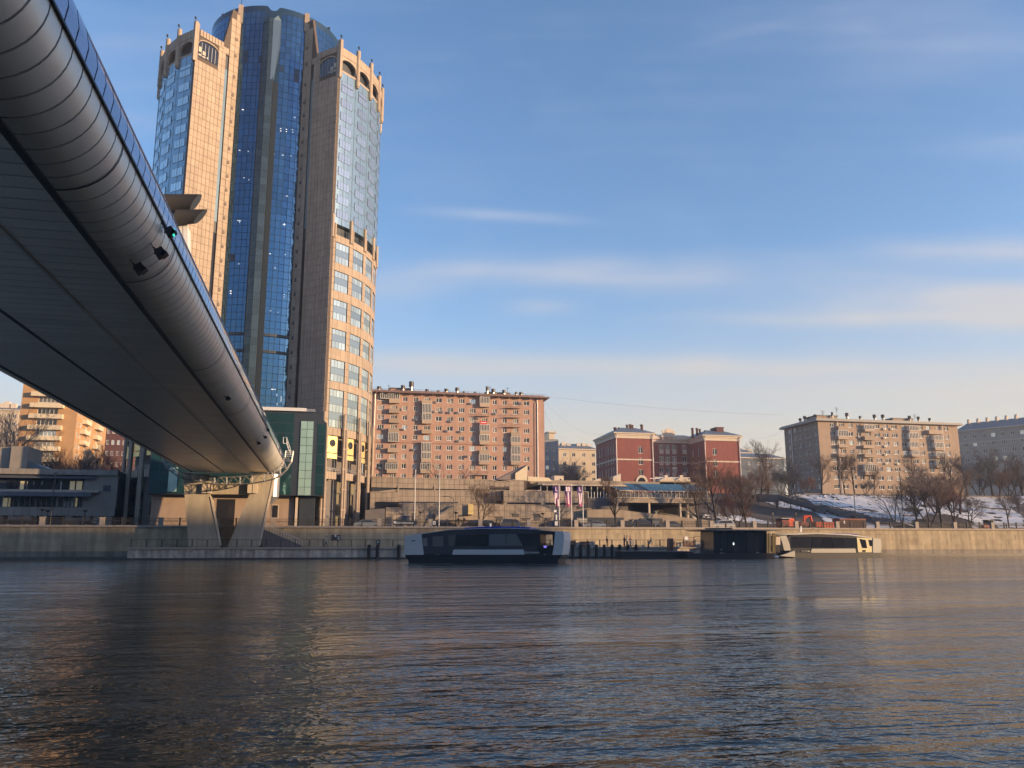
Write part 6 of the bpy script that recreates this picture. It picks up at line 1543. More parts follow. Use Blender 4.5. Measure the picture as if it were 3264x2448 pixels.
# ================================================================ BOATS AND LANDING STAGE
class Side:
    """a vertical working plane through two water points, for things seen side on"""
    def __init__(s, A, B): s.A = Vector((A[0], A[1], 0)); s.u = (Vector((B[0], B[1], 0))-s.A).normalized(); s.n = Vector((-s.u.y, s.u.x, 0)); s.ang = math.atan2(s.u.y, s.u.x)
    def at(s, px_, py_, out=0.0):
        d = rd(px_, py_); A = s.A - s.n*out; t = (A.dot(s.n))/(d.dot(s.n)); return Vector((0,0,EYE))+d*t
    def prism(s, f, pts, name, m, parent, out=0.0, depth=.1, smooth=False):
        P_ = [s.at(*f(*p), out) for p in pts]; mb = MB(m)
        # wind so that the face looks at the viewer
        nn = Vector((0,0,0))
        for i in range(len(P_)): nn += P_[i].cross(P_[(i+1)%len(P_)])
        if nn.dot(s.n) > 0: P_ = P_[::-1]
        mb.prism(P_, s.n*depth); 
        mb.f[-len(P_)-2:] = [t_[::-1] for t_ in mb.f[-len(P_)-2:]] if False else mb.f[-len(P_)-2:]
        return mb.build(name, parent)
FER = glassmat('ferry_glass', (.05,.055,.065), .1, .1, .0, 1, .15); FERL = glassmat('ferry_clear_glass', (.15,.155,.16), .2, .1, .0, 1, .1)
sd1 = Side(PY(1302, 1790, 91.0), PY(1785, 1795, 84.0))
def mid(S, f, x, y, out): return S.at(*f(x, y), out)
ferry = thing('river_ferry', 'dark electric river ferry with grey ends under way in the middle of the river', 'ferry', sd1.at(1540, 1795))
Wd_ = 4.6
sd1.prism(Zo, [(440,850),(2026,850),(2018,862),(1985,900),(1990,1000),(480,990),(480,905),(452,866)], 'hull', BOATD, ferry, .0, Wd_)
body = sd1.prism(Zo, [(448,849),(446,664),(610,642),(700,630),(880,604),(1150,591),(1500,587),(1750,596),(1790,600),(1790,849)], 'cabin', BOATD, ferry, -.15, Wd_-.3)
sd1.prism(Zo, [(1790,849),(1790,752),(1945,752),(1928,849)], 'bow_wall', BOATD, ferry, -.15, Wd_-.3)
sd1.prism(Zo, [(1790,640),(1790,600),(1950,614),(1958,640)], 'bow_header', BOATD, ferry, -.15, Wd_-.3)
sd1.prism(Zo, [(1790,751),(1790,641),(1797,641),(1814,751)], 'bow_post', BOATD, ferry, -.15, .3)
sd1.prism(Zo, [(1933,751),(1930,641),(1958,641),(1945,751)], 'bow_post', BOATD, ferry, -.15, .3)
sd1.prism(Zo, [(440,849),(440,660),(604,641),(612,650),(634,849)], 'stern_shell', BOATG, ferry, -.05, Wd_-.1)
sd1.prism(Zo, [(1958,616),(2030,620),(2046,632),(2047,700),(2036,790),(2026,849),(1930,849),(1948,740)], 'bow_shell', BOATG, ferry, -.05, Wd_-.1)
sd1.prism(Zo, [(634,848),(612,655),(625,645),(880,607),(1150,595),(1500,591),(1790,604),(1790,848)], 'glazed_side', FER, ferry, -.08, .06)
for q in ([(625,680),(668,678),(670,762),(632,762)], [(722,664),(832,660),(834,764),(724,764)], [(885,652),(957,648),(942,762),(884,762)]): sd1.prism(Zo, q, 'side_window', GLASSC, ferry, -.06, .03)
for q in ([(1295,643),(1457,639),(1460,758),(1292,758)], [(1468,639),(1562,637),(1630,758),(1465,758)]): sd1.prism(Zo, q, 'side_window', FERL, ferry, -.06, .03)
for q in ([(962,652),(1112,648),(1112,758),(950,758)], [(1120,648),(1287,644),(1284,758),(1120,758)], [(1573,637),(1780,634),(1785,758),(1640,758)]): sd1.prism(Zo, q, 'side_window', GLASSK, ferry, -.06, .03)
sd1.prism(Zo, [(920,847),(932,800),(945,795),(1628,795),(1640,800),(1650,847)], 'white_skirt', BOATG, ferry, -.02, .1)
sd1.prism(Zo, [(446,663),(610,640),(700,628),(880,601),(1150,588),(1500,584),(1750,593),(1950,612),(2040,619),(2038,612),(1950,604),(1750,588),(1500,578),(1150,582),(880,596),(700,622),(610,634),(450,656)], 'roof', BOATG, ferry, -.1, Wd_-.2)
sd1.prism(Zo, [(1045,592),(1220,584),(1500,579),(1700,586),(1700,570),(1500,562),(1220,565),(1045,575)], 'solar_panel', BLUEP, ferry, -.5, Wd_-1.2)
sd1.prism(Zo, [(1405,586),(1700,592),(1700,587),(1405,581)], 'roof_rail', BOATW, ferry, -.2, .1)
sd1.prism(Zo, [(1567,512),(1577,507),(1610,578),(1597,580)], 'mast', GRMET, ferry, -2.2, .12)
sd1.prism(Zo, [(1572,500),(1579,498),(1582,520),(1570,520)], 'mast_lamp', DKMET, ferry, -2.2, .14)
sd1.prism(Zo, [(1838,757),(1873,757),(1868,778),(1846,778)], 'purple_badge', mat('badge_purple', (.20,.16,.62), .4, var=0, emit=(.3,.25,.9), estr=.35), ferry, -.05, .1)
sd1.prism(Zo, [(512,697),(545,697),(545,701),(512,701)], 'flag_stripe', PAINTW, ferry, -.03, .03)
sd1.prism(Zo, [(512,702),(545,702),(545,711),(512,711)], 'flag_stripe', BOATD, ferry, -.03, .03)
for q in ([(760,838),(768,838),(768,850),(760,850)], [(782,838),(790,838),(790,850),(782,850)], [(1845,840),(1862,840),(1862,850),(1845,850)]): sd1.prism(Zo, q, 'cleat', GRMET, ferry, .03, .1)
for x_ in (1700, 1840, 1600, 700): sd1.prism(Zo, [(x_,852),(x_+6,852),(x_+6,940),(x_,940)], 'hull_rib', BOATD, ferry, .03, .05)
sd1.prism(Zo, [(1815,745),(1912,745),(1912,735),(1815,735)], 'bow_rail', DKMET, ferry, -2.0, .05)
p = sd1.at(*Zo(1655, 835), .03); text('name_lettering', 'Кутузовка', ferry, p, .30, BOATG, sd1.ang, True, .005)
# foam along the waterline of the moving ferry
FOAM = mat('foam', (.42,.43,.44), .6, var=.3, scale=3)
mb = MB(FOAM); random.seed(4)
for k in range(70):
    u = random.uniform(-1, 18); p = sd1.A+sd1.u*u-sd1.n*random.uniform(.15, 2.2); w, l = random.uniform(.05,.16), random.uniform(.3,1.5)
    b = len(mb.v); mb.v += [tuple(p+sd1.u*(l*cos(a))-sd1.n*(w*sin(a))+Vector((0,0,.012))) for a in [2*pi*i/7 for i in range(7)]]; mb.f.append(tuple(range(b, b+7))); mb.m.append(0)
tag(mb.build('wake_foam'), 'thin broken foam streaks beside the moving ferry', 'foam', None, 'stuff')

# moored ferry
sd2 = Side((60, 118.0), (110, 118.0))
fer2 = thing('river_ferry', 'moored river ferry with sunlit cream end beside the landing stage', 'ferry', sd2.at(2650, 1770))
sd2.prism(Zq, [(1000,512),(1925,512),(1918,540),(1905,600),(1075,600)], 'hull', mat('hull_grey', (.05,.05,.05), .4, .1, var=.05), fer2, 0, 4.4)
sd2.prism(Zq, [(1000,511),(990,440),(975,350),(1100,325),(1300,320),(1600,334),(1830,364),(1842,511)], 'cabin', BOATD, fer2, -.2, 4.0)
sd2.prism(Zq, [(905,343),(968,337),(1003,430),(1012,488),(948,490),(930,420)], 'stern_shell', BOATW, fer2, -.05, 4.2)
sd2.prism(Zq, [(1842,364),(1918,370),(1930,445),(1922,511),(1840,511)], 'bow_shell', BOATW, fer2, -.02, 4.2)
sd2.prism(Zq, [(1678,358),(1836,370),(1838,508),(1692,506)], 'doorway_panel', mat('pale_gold_paint', (.62,.55,.33), .4, .1, var=.05), fer2, -.1, .08)
for q in ([(1708,372),(1768,382),(1783,465),(1735,463)], [(1797,380),(1832,385),(1835,445),(1812,445)], [(1737,485),(1768,485),(1768,502),(1737,502)]): sd2.prism(Zq, q, 'door_window', GLASSK, fer2, -.06, .03)
xs_ = [1012,1100,1215,1325,1435,1550,1685]
for a_, b_ in zip(xs_, xs_[1:]): 
    f_ = lambda x: 350+ (x-1012)*.005 + max(0, (x-1300))*.03
    sd2.prism(Zq, [(a_+4, f_(a_)), (b_-4, f_(b_)), (b_-2, 462), (a_+2, 462)], 'side_window', GLASSK, fer2, -.16, .04)
sd2.prism(Zq, [(1215,511),(1225,472),(1662,470),(1672,511)], 'cream_skirt', BOATW, fer2, -.05, .1)
sd2.prism(Zq, [(1122,490),(1208,490),(1208,503),(1122,503)], 'name_board', BOATW, fer2, -.1, .08)
p = sd2.at(*Zq(1124, 501), -.08); text('name_lettering', 'Синичка', fer2, p, .26, BOATD, 0, True, .004)
sd2.prism(Zq, [(860,328),(975,320),(1290,310),(1600,324),(1832,358),(1832,368),(1600,336),(1290,322),(1000,332)], 'roof', GRMET, fer2, -.1, 4.3)
sd2.prism(Zq, [(1320,318),(1700,330),(1700,324),(1500,314),(1320,311)], 'solar_panel', BLUEP, fer2, -.6, 3.2)
sd2.prism(Zq, [(1092,313),(1283,313),(1283,320),(1092,320)], 'roof_rail', PAINTW, fer2, -.15, .2)
sd2.prism(Zq, [(1114,243),(1123,243),(1126,302),(1108,302)], 'mast', PAINTW, fer2, -2, .15)
sd2.prism(Zq, [(905,543),(1055,490),(1057,553),(1000,552)], 'boarding_ramp', BOATW, fer2, .6, .5)
# white mooring buoy
o = thing('mooring_float', 'small white float on the water before the moored ferry', 'buoy', PY(*Zq(872, 580), 112)); o.location.z = 0
mb = MB(PAINTW); p = PY(*Zq(872, 580), 112); 
mb.tube([(p.x-.28, p.y, .12), (p.x+.28, p.y, .12)], [.16,.16], 8); f_ = mb.build('float_body', o); mb = MB(DKMET); mb.tube([(p.x, p.y, .2), (p.x, p.y, .45)], .03, 4); mb.build('ring', o)

# landing stage: dark pontoon with a glazed waiting room
sd3 = Side((30, 114.0), (90, 114.0))
stg = thing('landing_stage', 'black floating landing stage with flat white edged roof and glazed waiting room', 'landing stage', sd3.at(2350, 1775))
sd3.prism(Zq, [(-20,516),(880,516),(868,560),(850,620),(-20,620)], 'pontoon_hull', BOATD, stg, 0, 7.0)
sd3.prism(Zq, [(-690,497),(30,500),(30,620),(-690,620)], 'pontoon_hull', BOATD, stg, -2.5, 3.0)
sd3.prism(Zq, [(-690,491),(30,494),(30,499),(-690,496)], 'deck_edge', GRMET, stg, -2.4, 3.0)
sd3.prism(Zq, [(235,515),(235,292),(770,292),(770,515)], 'waiting_room', FER, stg, -.8, 4.5)
for k in range(8): x_ = 240+66*k; sd3.prism(Zq, [(x_,513),(x_,296),(x_+60,296),(x_+60,513)], 'glass_panel', GLASSK, stg, -.74, .05)
sd3.prism(Zq, [(140,282),(200,291),(880,291),(945,286),(945,283),(140,279)], 'roof', BOATD, stg, .2, 6.6)
sd3.prism(Zq, [(140,279),(945,283),(945,286),(140,282)], 'roof_edge', WHMET, stg, .25, .06)
sd3.prism(Zq, [(207,262),(425,262),(425,277),(207,277)], 'roof_hatch', DKMET, stg, -2, 2.0)
for x0_, x1_ in ((772,788),(796,812),(834,842),(850,858)): sd3.prism(Zq, [(x0_,516),(x0_,316),(x1_,316),(x1_,516)], 'roof_column', mat('polished_brass', (.75,.58,.30), .25, .85, var=0), stg, -.3, .3)
sd3.prism(Zq, [(864,432),(864,350),(908,350),(908,432)], 'cream_board', CREAMT, stg, -1.2, .1)
sd3.prism(Zq, [(905,515),(862,500),(862,440),(905,440)], 'side_box', BOATD, stg, -1.2, 1.5)
for q in ([(302,478),(324,478),(324,484),(302,484)], [(300,512),(334,512),(334,519),(300,519)], [(668,503),(678,503),(678,517),(668,517)], [(682,503),(692,503),(692,517),(682,517)]): sd3.prism(Zq, q, 'cleat', GRMET, stg, .05, .1)
sd3.prism(Zq, [(433,411),(442,411),(442,432),(433,432)], 'lit_lamp', mat('small_lit_lamp', (1,1,1), var=0, emit=(1,1,1), estr=1.2), stg, -.7, .05)
# gangway, posts and racks on the quay by the stage
zf = Zoom(1780, 1680, 4.424)
sd4 = Side((20, QY+.8), (90, QY+.8))
o = thing('mooring_post', 'pair of thick rusty brown mooring posts on the quay', 'post', sd4.at(*zf(1590, 300)))
for a_, b_ in ((1555,1585),(1592,1622)): sd4.prism(zf, [(a_,330),(a_,160),(b_,160),(b_,330)], 'post', RUST, o, 1.5, .6)
o = thing('white_barrier', 'white tubular barrier beside the group of people on the quay', 'barrier', sd4.at(*zf(1030, 260)))
mb = MB(WHMET)
for (a_, b_), (c_, d_) in (((1005,190),(1055,190)),((1005,190),(1005,262)),((1055,190),(1055,262)),((1005,225),(1055,225))): mb.tube([sd4.at(*zf(a_, b_)), sd4.at(*zf(c_, d_))], .05, 4)
mb.build('frame', o)
o = thing('gangway_frame', 'dark framed gangway gate on the quay near the landing stage', 'gate', sd4.at(*zf(2000, 230)))
mb = MB(RUST)
for pts in (((1765,330),(1765,145),(1905,145),(1905,330)), ((1915,260),(1915,130),(2045,130),(2045,260)), ((1765,200),(1905,200))): mb.tube([sd4.at(*zf(*q)) for q in pts], .06, 4)
mb.build('frame', o)
mb = MB(PAINTW); 
for i_, (cx_, cy_) in enumerate(((1805,160),(2112,145))):
    c = sd4.at(*zf(cx_, cy_), .1); mb = MB(PAINTW, DKMET); P_ = [(c.x+.33*cos(2*pi*k/12), c.y, c.z+.33*sin(2*pi*k/12)) for k in range(12)]; mb.prism(P_[::-1], (0,.05,0)); mb.tube([(c.x,c.y+.1,c.z-.3),(c.x,c.y+.1,1.7)], .04, 4, 1); tag(mb.build('round_sign'), ('left' if i_ == 0 else 'right')+' of two white round signs on the quay by the landing stage', 'sign')
random.seed(14)
for k in range(9):
    x_ = 120+k*95 if k < 5 else 1640+(k-5)*120; c = sd4.at(*zf(x_, 300)); w = random.uniform(.4,.8); h = random.uniform(.5, .9)
    o = thing('quay_box', ('rusty' if k % 2 else 'grey')+' equipment box %s on the quay'%(('behind the first fender piles','behind the second pair of piles','between the middle piles','left of the standing person','right of the standing person','just right of the mooring posts','under the gangway gate','beside the left round sign','next to the landing stage')[k]), 'box', (c.x, QY+2.2, 1.7), 'equipment boxes along the quay')
    mb = MB(RUST if k % 2 else GRMET); mb.box(c.x-w, c.x+w, QY+1.9, QY+2.6, 1.7, 1.7+h); mb.build('box_body', o); mb = MB(DKMET); mb.box(c.x-w-.03, c.x+w+.03, QY+1.87, QY+2.63, 1.7+h, 1.76+h); mb.build('lid', o)

# signs on the railing
def plate(name, label, f, x0, x1, y0, y1, Y, m, depth=.06):
    a, b = PY(*f(x0, y1), Y), PY(*f(x1, y0), Y); o = thing(name, label, 'sign', ((a.x+b.x)/2, Y, a.z)); mb = MB(m); mb.box(a.x, b.x, Y, Y+depth, a.z, b.z); mb.build('board', o); return o, a, b
zsg = Zoom(1160, 1640, 7.9)
o, a, b = plate('stop_sign', 'dark name sign with white Cyrillic lettering on the street railing', zsg, 728, 1340, 150, 262, WALLY-.10, MULL)
p = PY(*zsg(832, 228), WALLY-.115); text('lettering', 'Сити-Багратион', o, p, .335, PAINTW, 0, True, .008)
p = PY(*zsg(745, 225), WALLY-.115); mb = MB(PAINTW); mb.box(p.x, p.x+.42, WALLY-.115, WALLY-.10, p.z+.12, p.z+.32); mb.box(p.x+.05, p.x+.5, WALLY-.115, WALLY-.10, p.z-.02, p.z+.06); mb.build('pictogram', o)
o, a, b = plate('letter_sign', 'small black sign with a white letter on the quay railing', Zo, 152, 193, 702, 742, QY+.3, MULL)
p = PY(*Zo(162, 736), QY+.28); text('lettering', 'В', o, p, .5, PAINTW, 0, True, .006)
o, a, b = plate('notice_board', 'small white notice in a black frame right of the name sign', zsg, 1725, 1812, 160, 262, WALLY-.10, MULL)
mb = MB(PAINTW, GRMET); mb.box(a.x+.05, b.x-.05, WALLY-.12, WALLY-.10, a.z+.05, b.z-.05, 0); mb.box(a.x+.16, b.x-.16, WALLY-.13, WALLY-.12, a.z+.17, b.z-.17, 1); mb.build('notice', o)
o, a, b = plate('notice_board', 'small white notice in a black frame under the leftmost banner', ze, 1482, 1540, 1000, 1085, WALLY-.10, MULL)
mb = MB(PAINTW, GRMET); mb.box(a.x+.04, b.x-.04, WALLY-.12, WALLY-.10, a.z+.05, b.z-.05, 0); mb.build('notice', o)
mb = MB(DKMET); mb.tube([(a.x+.3, WALLY-.05, a.z-.6), (a.x+.3, WALLY-.05, b.z+2.6)], .05, 5); mb.build('post', o); mb = MB(PAINTW); c = PY(*ze(1490, 825), WALLY-.1); mb.obox(c, (.22,0,0), (0,.06,0), (0,0,.18)); c = PY(*ze(1512, 935), WALLY-.1); mb.obox(c, (.12,0,0), (0,.06,0), (0,0,.45)); mb.build('signal_head', o)
for y_ in (1055, 1085):
    c = PY(*ze(348, y_), WALLY-.3); mb = MB(mat('signal_white', (.9,.9,.88), .4, var=0)); mb.cyl((c.x, c.y), .16, c.z-.14, c.z+.14, 10); tag(mb.build('signal_lamp'), ('upper' if y_ == 1055 else 'lower')+' of two white round signal lamps on the wall cap', 'lamp')

# flag poles and banners
def pole(name, label, cat, px_, ytop, Y=134.0, r=.09, m=WHMET, z0=4.74, group=None, knob=False):
    p = PY(px_, ytop, Y); b = PY(px_+ (0), 1672, Y); o = thing(name, label, cat, (b.x, Y, z0), group); mb = MB(m); mb.tube([(b.x, Y, z0), (b.x, Y, p.z)], [r, r*.6], 7); mb.build('pole', o)
    if knob: mb = MB(m); mb.cyl((b.x, Y), r*1.2, p.z, p.z+.12, 7); mb.build('finial', o)
    return o, b.x, p.z
pole('flagpole', 'bare white flagpole left of its equal before the pink block', 'flagpole', 1321, 1500, group='bare flagpoles on the embankment', knob=True)
pole('flagpole', 'bare white flagpole right of its equal before the pink block', 'flagpole', 1399, 1501, group='bare flagpoles on the embankment', knob=True)
fm = bpy.data.materials.new('banner_purple_pink'); fm.use_nodes = True; t = fm.node_tree; b_ = t.nodes['Principled BSDF']; b_.inputs['Roughness'].default_value = .75
g_ = N(t, 'ShaderNodeNewGeometry'); s_ = N(t, 'ShaderNodeSeparateXYZ'); t.links.new(g_.outputs['Position'], s_.inputs[0]); mr = N(t, 'ShaderNodeMapRange'); mr.inputs['From Min'].default_value = 8.0; mr.inputs['From Max'].default_value = 10.4; t.links.new(s_.outputs[2], mr.inputs['Value'])
mx = N(t, 'ShaderNodeMix', data_type='RGBA'); mx.inputs[6].default_value = (.55,.13,.22,1); mx.inputs[7].default_value = (.115,.055,.21,1); t.links.new(mr.outputs[0], mx.inputs[0]); t.links.new(mx.outputs[2], b_.inputs['Base Color'])
zfl = Zoom(1740, 1530, 10.37)
for i_, (px_, yt, bx, nm) in enumerate(((1783, 1547, [(215,215),(424,205),(432,880),(320,880)], 'leftmost'), (1822, 1547, [(610,235),(838,205),(832,880),(680,870)], 'middle'), (1859, 1549, [(1010,240),(1222,215),(1215,880),(1090,870)], 'rightmost'))):
    o, X, Z = pole('banner_pole', nm+' of the three white poles carrying purple banners', 'flagpole', px_, yt, 133.6, .10, group='white poles with purple banners', knob=True)
    C4 = [PY(*zfl(*q), 133.6) for q in bx]; n = 10; mb = MB(fm); top_ = (C4[0], C4[1]); bot = (C4[3], C4[2])
    for j in range(n+1):
        for k in range(7):
            a, c = top_[0].lerp(bot[0], j/n), top_[1].lerp(bot[1], j/n); p = a.lerp(c, k/6); p.x = p.x + (X-.1-C4[1].x if k == 6 else 0)*0; p.y += .14*sin(k*1.9+j*.5+i_)*(1-k/6)-.02; mb.v.append(tuple(p))
    for j in range(n):
        for k in range(6): q = j*7+k; mb.f.append((q+7, q+8, q+1, q)); mb.m.append(0)
    bn = tag(mb.build('banner', smooth=True), 'purple to pink vertical banner on the '+nm+' pole, with pale lettering', 'banner', 'purple vertical banners')
    PL = mat('banner_print', (.85,.70,.76), .7, var=.05)
    if i_ != 1: p = PY(*zfl(305 if i_ == 0 else 1095, 360), 133.4); text('lettering', 'L', bn, p, .85, PL, 0, True, .004)
    else: 
        for xx in (690, 770): p = PY(*zfl(xx, 330), 133.4); q = MB(PL); q.obox(p+Vector((0,0,.15)), (.16,0,0), (0,.005,0), (0,0,.38)); q.build('print_mark', bn)
    for (x0_, y0_, x1_, y1_) in {0: ((310,430,312,780),(362,430,350,600),(405,640,418,860)), 1: ((740,400,752,800),), 2: ((1100,430,1130,800),(1175,430,1165,740))}[i_]:
        q = MB(PL); a, c = PY(*zfl(x0_, y0_), 133.42), PY(*zfl(x1_, y1_), 133.42); q.prism([a+Vector((-.11,0,0)), a+Vector((.11,0,0)), c+Vector((.11,0,0)), c+Vector((-.11,0,0))][::-1], (0,.01,0)); q.build('print_mark', bn)
# street lamps
def lamp(label, px_, ytop, Y=142.5, kind='mushroom', group='short lamps along the street'):
    p = PY(px_, ytop, Y); o = thing('street_lamp', label, 'street lamp', (p.x, Y, 4.6), group); mb = MB(DKMET); mb.tube([(p.x, Y, 4.5), (p.x, Y, p.z-.25)], .07, 6); mb.build('pole', o)
    mb = MB(DKMET, GLASSC); 
    if kind == 'mushroom': mb.cyl((p.x, Y), .12, p.z-.3, p.z-.08, 8, 0, .40); mb.cyl((p.x, Y), .42, p.z-.07, p.z, 8, 0)
    elif kind == 'lantern': mb.cyl((p.x, Y), .14, p.z-.6, p.z-.12, 6, 1, .24); mb.cyl((p.x, Y), .32, p.z-.11, p.z+.1, 6, 0, .08)
    else:
        mb.tube([(p.x, Y, p.z-.3), (p.x-.6, Y, p.z+.1), (p.x-1.3, Y, p.z+.15)], .05, 5); mb.box(p.x-1.8, p.x-1.1, Y-.15, Y+.15, p.z+.08, p.z+.2)
    mb.build('lamp_head', o)
lamp('short mushroom lamp in front of the blue podium door', 1340.5, 1630); lamp('mushroom lamp beside the two walkers before the slanted wall', 1453, 1632); lamp('mushroom lamp before the podium left of the banners', 1730.5, 1635)
lamp('left of two close mushroom lamps before the grey arcade', 135, 1622, 143.5); lamp('right of two close mushroom lamps before the grey arcade', 153, 1626, 143.5); lamp('lone mushroom lamp before the right end of the arcade', 272, 1626, 143.5)
lamp('tall dark lamp post with lantern before the grey arcade', 177, 1507, 137, 'lantern', 'tall lamp posts'); lamp('tall thin lamp post right of the bare flagpoles', 1446, 1585, 137, 'arm', 'tall lamp posts')
lamp('tall thin lamp post beside the hillside stairs landing', 2722, 1577, 143, 'arm', 'tall lamp posts'); lamp('thin lamp post left of the orange truck', 2462, 1632, 143, 'lantern', 'tall lamp posts'); lamp('thin lamp post above the excavator arm', 2535, 1632, 143, 'lantern', 'tall lamp posts')
lamp('tall lamp post before the right part of the slope thicket', 2866, 1500, 150, 'arm', 'tall lamp posts'); lamp('slim lamp post in the thicket at the slope foot', 3052, 1640, 143, 'lantern', 'tall lamp posts')

# cars parked and passing behind the railing
CW = {}
def car(label, px_, Y, col, kind='sedan', flip=False, L=4.3):
    key = (col, kind)
    if key not in CW:
        m = mat('car_paint_'+col, {'black':(.015,.015,.018),'dark':(.035,.037,.042),'silver':(.28,.32,.36),'grey':(.10,.105,.11),'white':(.62,.60,.56),'blue':(.03,.04,.09)}[col], .3, .3, var=0)
        H = 1.42 if kind == 'sedan' else (1.75 if kind == 'suv' else 2.05); l = L/2
        pr = {'sedan': [(-l,.35),(-l,.78),(-l+.15,.9),(-1.35,.98),(-.75,1.36),(.45,H),(1.05,1.30),(1.55,.98),(l-.05,.93),(l,.6),(l,.35)], 'suv': [(-l,.4),(-l,.95),(-l+.2,1.05),(-1.2,1.12),(-.7,1.62),(1.6,H),(l-.1,1.15),(l,.9),(l,.4)], 'van': [(-l,.4),(-l,1.0),(-l+.35,1.15),(-l+.9,1.95),(-l+1.2,H),(l,H),(l,.4)]}[kind]
        mb = MB(m); w = .86; P_ = [(x, -w, z) for x, z in pr]; n = len(pr)
        # body narrows towards the roof
        def wz(z): return w if z < 1.0 else w-(z-1.0)*.32
        vs = [(x, -wz(z), z) for x, z in pr]+[(x, wz(z), z) for x, z in pr]
        mb.add(vs, [tuple(range(n))[::-1], tuple(range(n, 2*n))]+[(i,(i+1)%n,n+(i+1)%n,n+i) for i in range(n)])
        g = MB(GLASSK); gp = {'sedan': [(-1.2,1.0),(-.68,1.32),(.42,1.37),(.98,1.27),(1.35,1.0)], 'suv': [(-1.1,1.12),(-.66,1.56),(1.5,1.64),(1.75,1.15)], 'van': [(-l+.45,1.2),(-l+.95,1.9),(-l+2.2,1.9),(-l+2.2,1.2)]}[kind]
        for s_ in (-1, 1):
            vs = [(x, s_*(wz(z)+.012), z) for x, z in gp]; g.add(vs, [tuple(range(len(vs)))[::-1 if s_ < 0 else 1]])
        f0, f1 = pr[3] if kind != 'van' else pr[2], pr[4] if kind != 'van' else pr[3]
        g.add([(f0[0]-.01, -.7, f0[1]+.02), (f1[0]-.01, -.62, f1[1]-.02), (f1[0]-.01, .62, f1[1]-.02), (f0[0]-.01, .7, f0[1]+.02)], [(0,1,2,3)])
        wl = MB(RUBBER, GRMET); n = 12
        P_ = [(.32*cos(2*pi*k/n), 0, .32*sin(2*pi*k/n)) for k in range(n)]; wl.prism(P_, (0,.2,0), 0); wl.prism([(a*.55, -.01, c*.55) for a, _, c in P_], (0,.22,0), 1)
        hl = MB(PAINTW); hl.box(-.05,.02,-.16,.16,0,.14); CW[key] = (mb.mesh('body'), g.mesh('windows'), wl.mesh('wheel'), hl.mesh('headlight'), l)
    bm, gm, wm_, hm, l = CW[key]; c = PY(px_, 1690, Y); o = thing('parked_car', label, 'car', (c.x, Y, 4.6), 'cars along the embankment street')
    if flip: o.rotation_euler = (0,0,pi)
    child('body', bm, o); child('windows', gm, o)
    for sx in (-1, 1):
        for sy in (-.88, .68): child('wheel', wm_, o, (sx*(l-.85), sy, .32))
    for sy in (-.6, .6): child('headlight', hm, o, (-l+.0, sy, .68))
car('silver blue sedan before the tower foot, left of a stone post', 1170, 137, 'silver', 'sedan', True)
car('black sedan left of the street tree by the podium', 1512, 137, 'black', 'sedan'); car('dark sedan right behind the street tree', 1552, 137, 'dark', 'sedan', True)
car('grey people carrier with a higher roof before the podium doors', 1632, 137.2, 'grey', 'suv', True)
car('dark blue low sedan before the podium left of the banners', 1760, 137, 'blue', 'sedan'); car('black sedan between the leftmost and middle banner poles', 1808, 138, 'black', 'suv')
car('light sedan right of the rightmost banner pole', 1895, 137, 'silver', 'sedan'); car('dark sedan before the garage opening', 1990, 137, 'dark', 'sedan')
car('dark van with rounded roof beside the garage opening', 2045, 138, 'dark', 'suv', True); car('low dark coupe right of the blue garage door', 2135, 137, 'grey', 'sedan')
car('white off road car above the landing stage roof', 2302, 137, 'white', 'suv'); car('black car before the slanted wall right of the name sign', 1412, 138.5, 'black', 'sedan', True)
car('dark sedan half hidden before the left arcade end', 60, 137.5, 'black', 'suv'); car('dark low car before the middle of the arcade', 248, 137, 'dark', 'sedan', True)

# orange truck, skip, container, excavator arm, tractor
def boxat(px0, px1, y0, y1, Y): a, b = PY(px0, y1, Y), PY(px1, y0, Y); return a.x, b.x, a.z, b.z
o = thing('orange_truck', 'truck with glowing orange cab behind the railing on the road', 'truck', (PY(2505, 1690, 139).x, 139, 4.6))
a, b, c, d = boxat(2490, 2528, 1651, 1674, 138.5); ORD = mat('dark_red_paint', (.20,.03,.03), .5, var=.1)
mb = MB(ORANGE, ORD); mb.box(b-1.0, b, 138.2, 140.4, 5.3, d-.1, 0); mb.box(a, b-1.01, 138.2, 140.4, 5.3, c+.9, 1); mb.build('cab', o)
mb = MB(GLASSK); mb.box(a+.1, b-1.02, 138.15, 140.4, c+.92, d-.15); mb.box(b-.75, b-.2, 138.17, 138.21, c+.95, d-.45); mb.build('cab_window', o)
mb = MB(GRMET); mb.box(a, b-.4, 138.2, 140.4, d-.14, d-.02); mb.build('cab_roof', o)
mb = MB(DKMET); mb.box(a, b+6, 138.5, 140.2, 5.0, 5.28); mb.build('chassis', o)
for x_ in (a+.9, b+2.0, b+3.2): mb = MB(RUBBER); mb.tube([(x_, 138.2, 5.05), (x_, 138.6, 5.05)], .46, 12); mb.build('wheel', o)
o = thing('excavator_arm', 'folded orange excavator arm rising from behind the railing', 'excavator', (PY(2570, 1690, 139.5).x, 139.5, 4.6))
zx = Zoom(2380, 1540, 5.53)
def X5(a_, b_): return PY(*zx(a_, b_), 139.5)
for pts, r_, nm in ((((1015,700),(1010,590),(1040,575)), .17, 'boom'), (((1015,585),(1135,580)), .14, 'stick'), (((1040,620),(1080,590)), .1, 'hydraulic_ram'), (((1120,580),(1145,680)), .18, 'bucket_link')):
    mb = MB(ORANGE); mb.tube([X5(*q) for q in pts], r_, 6); mb.build(nm, o)
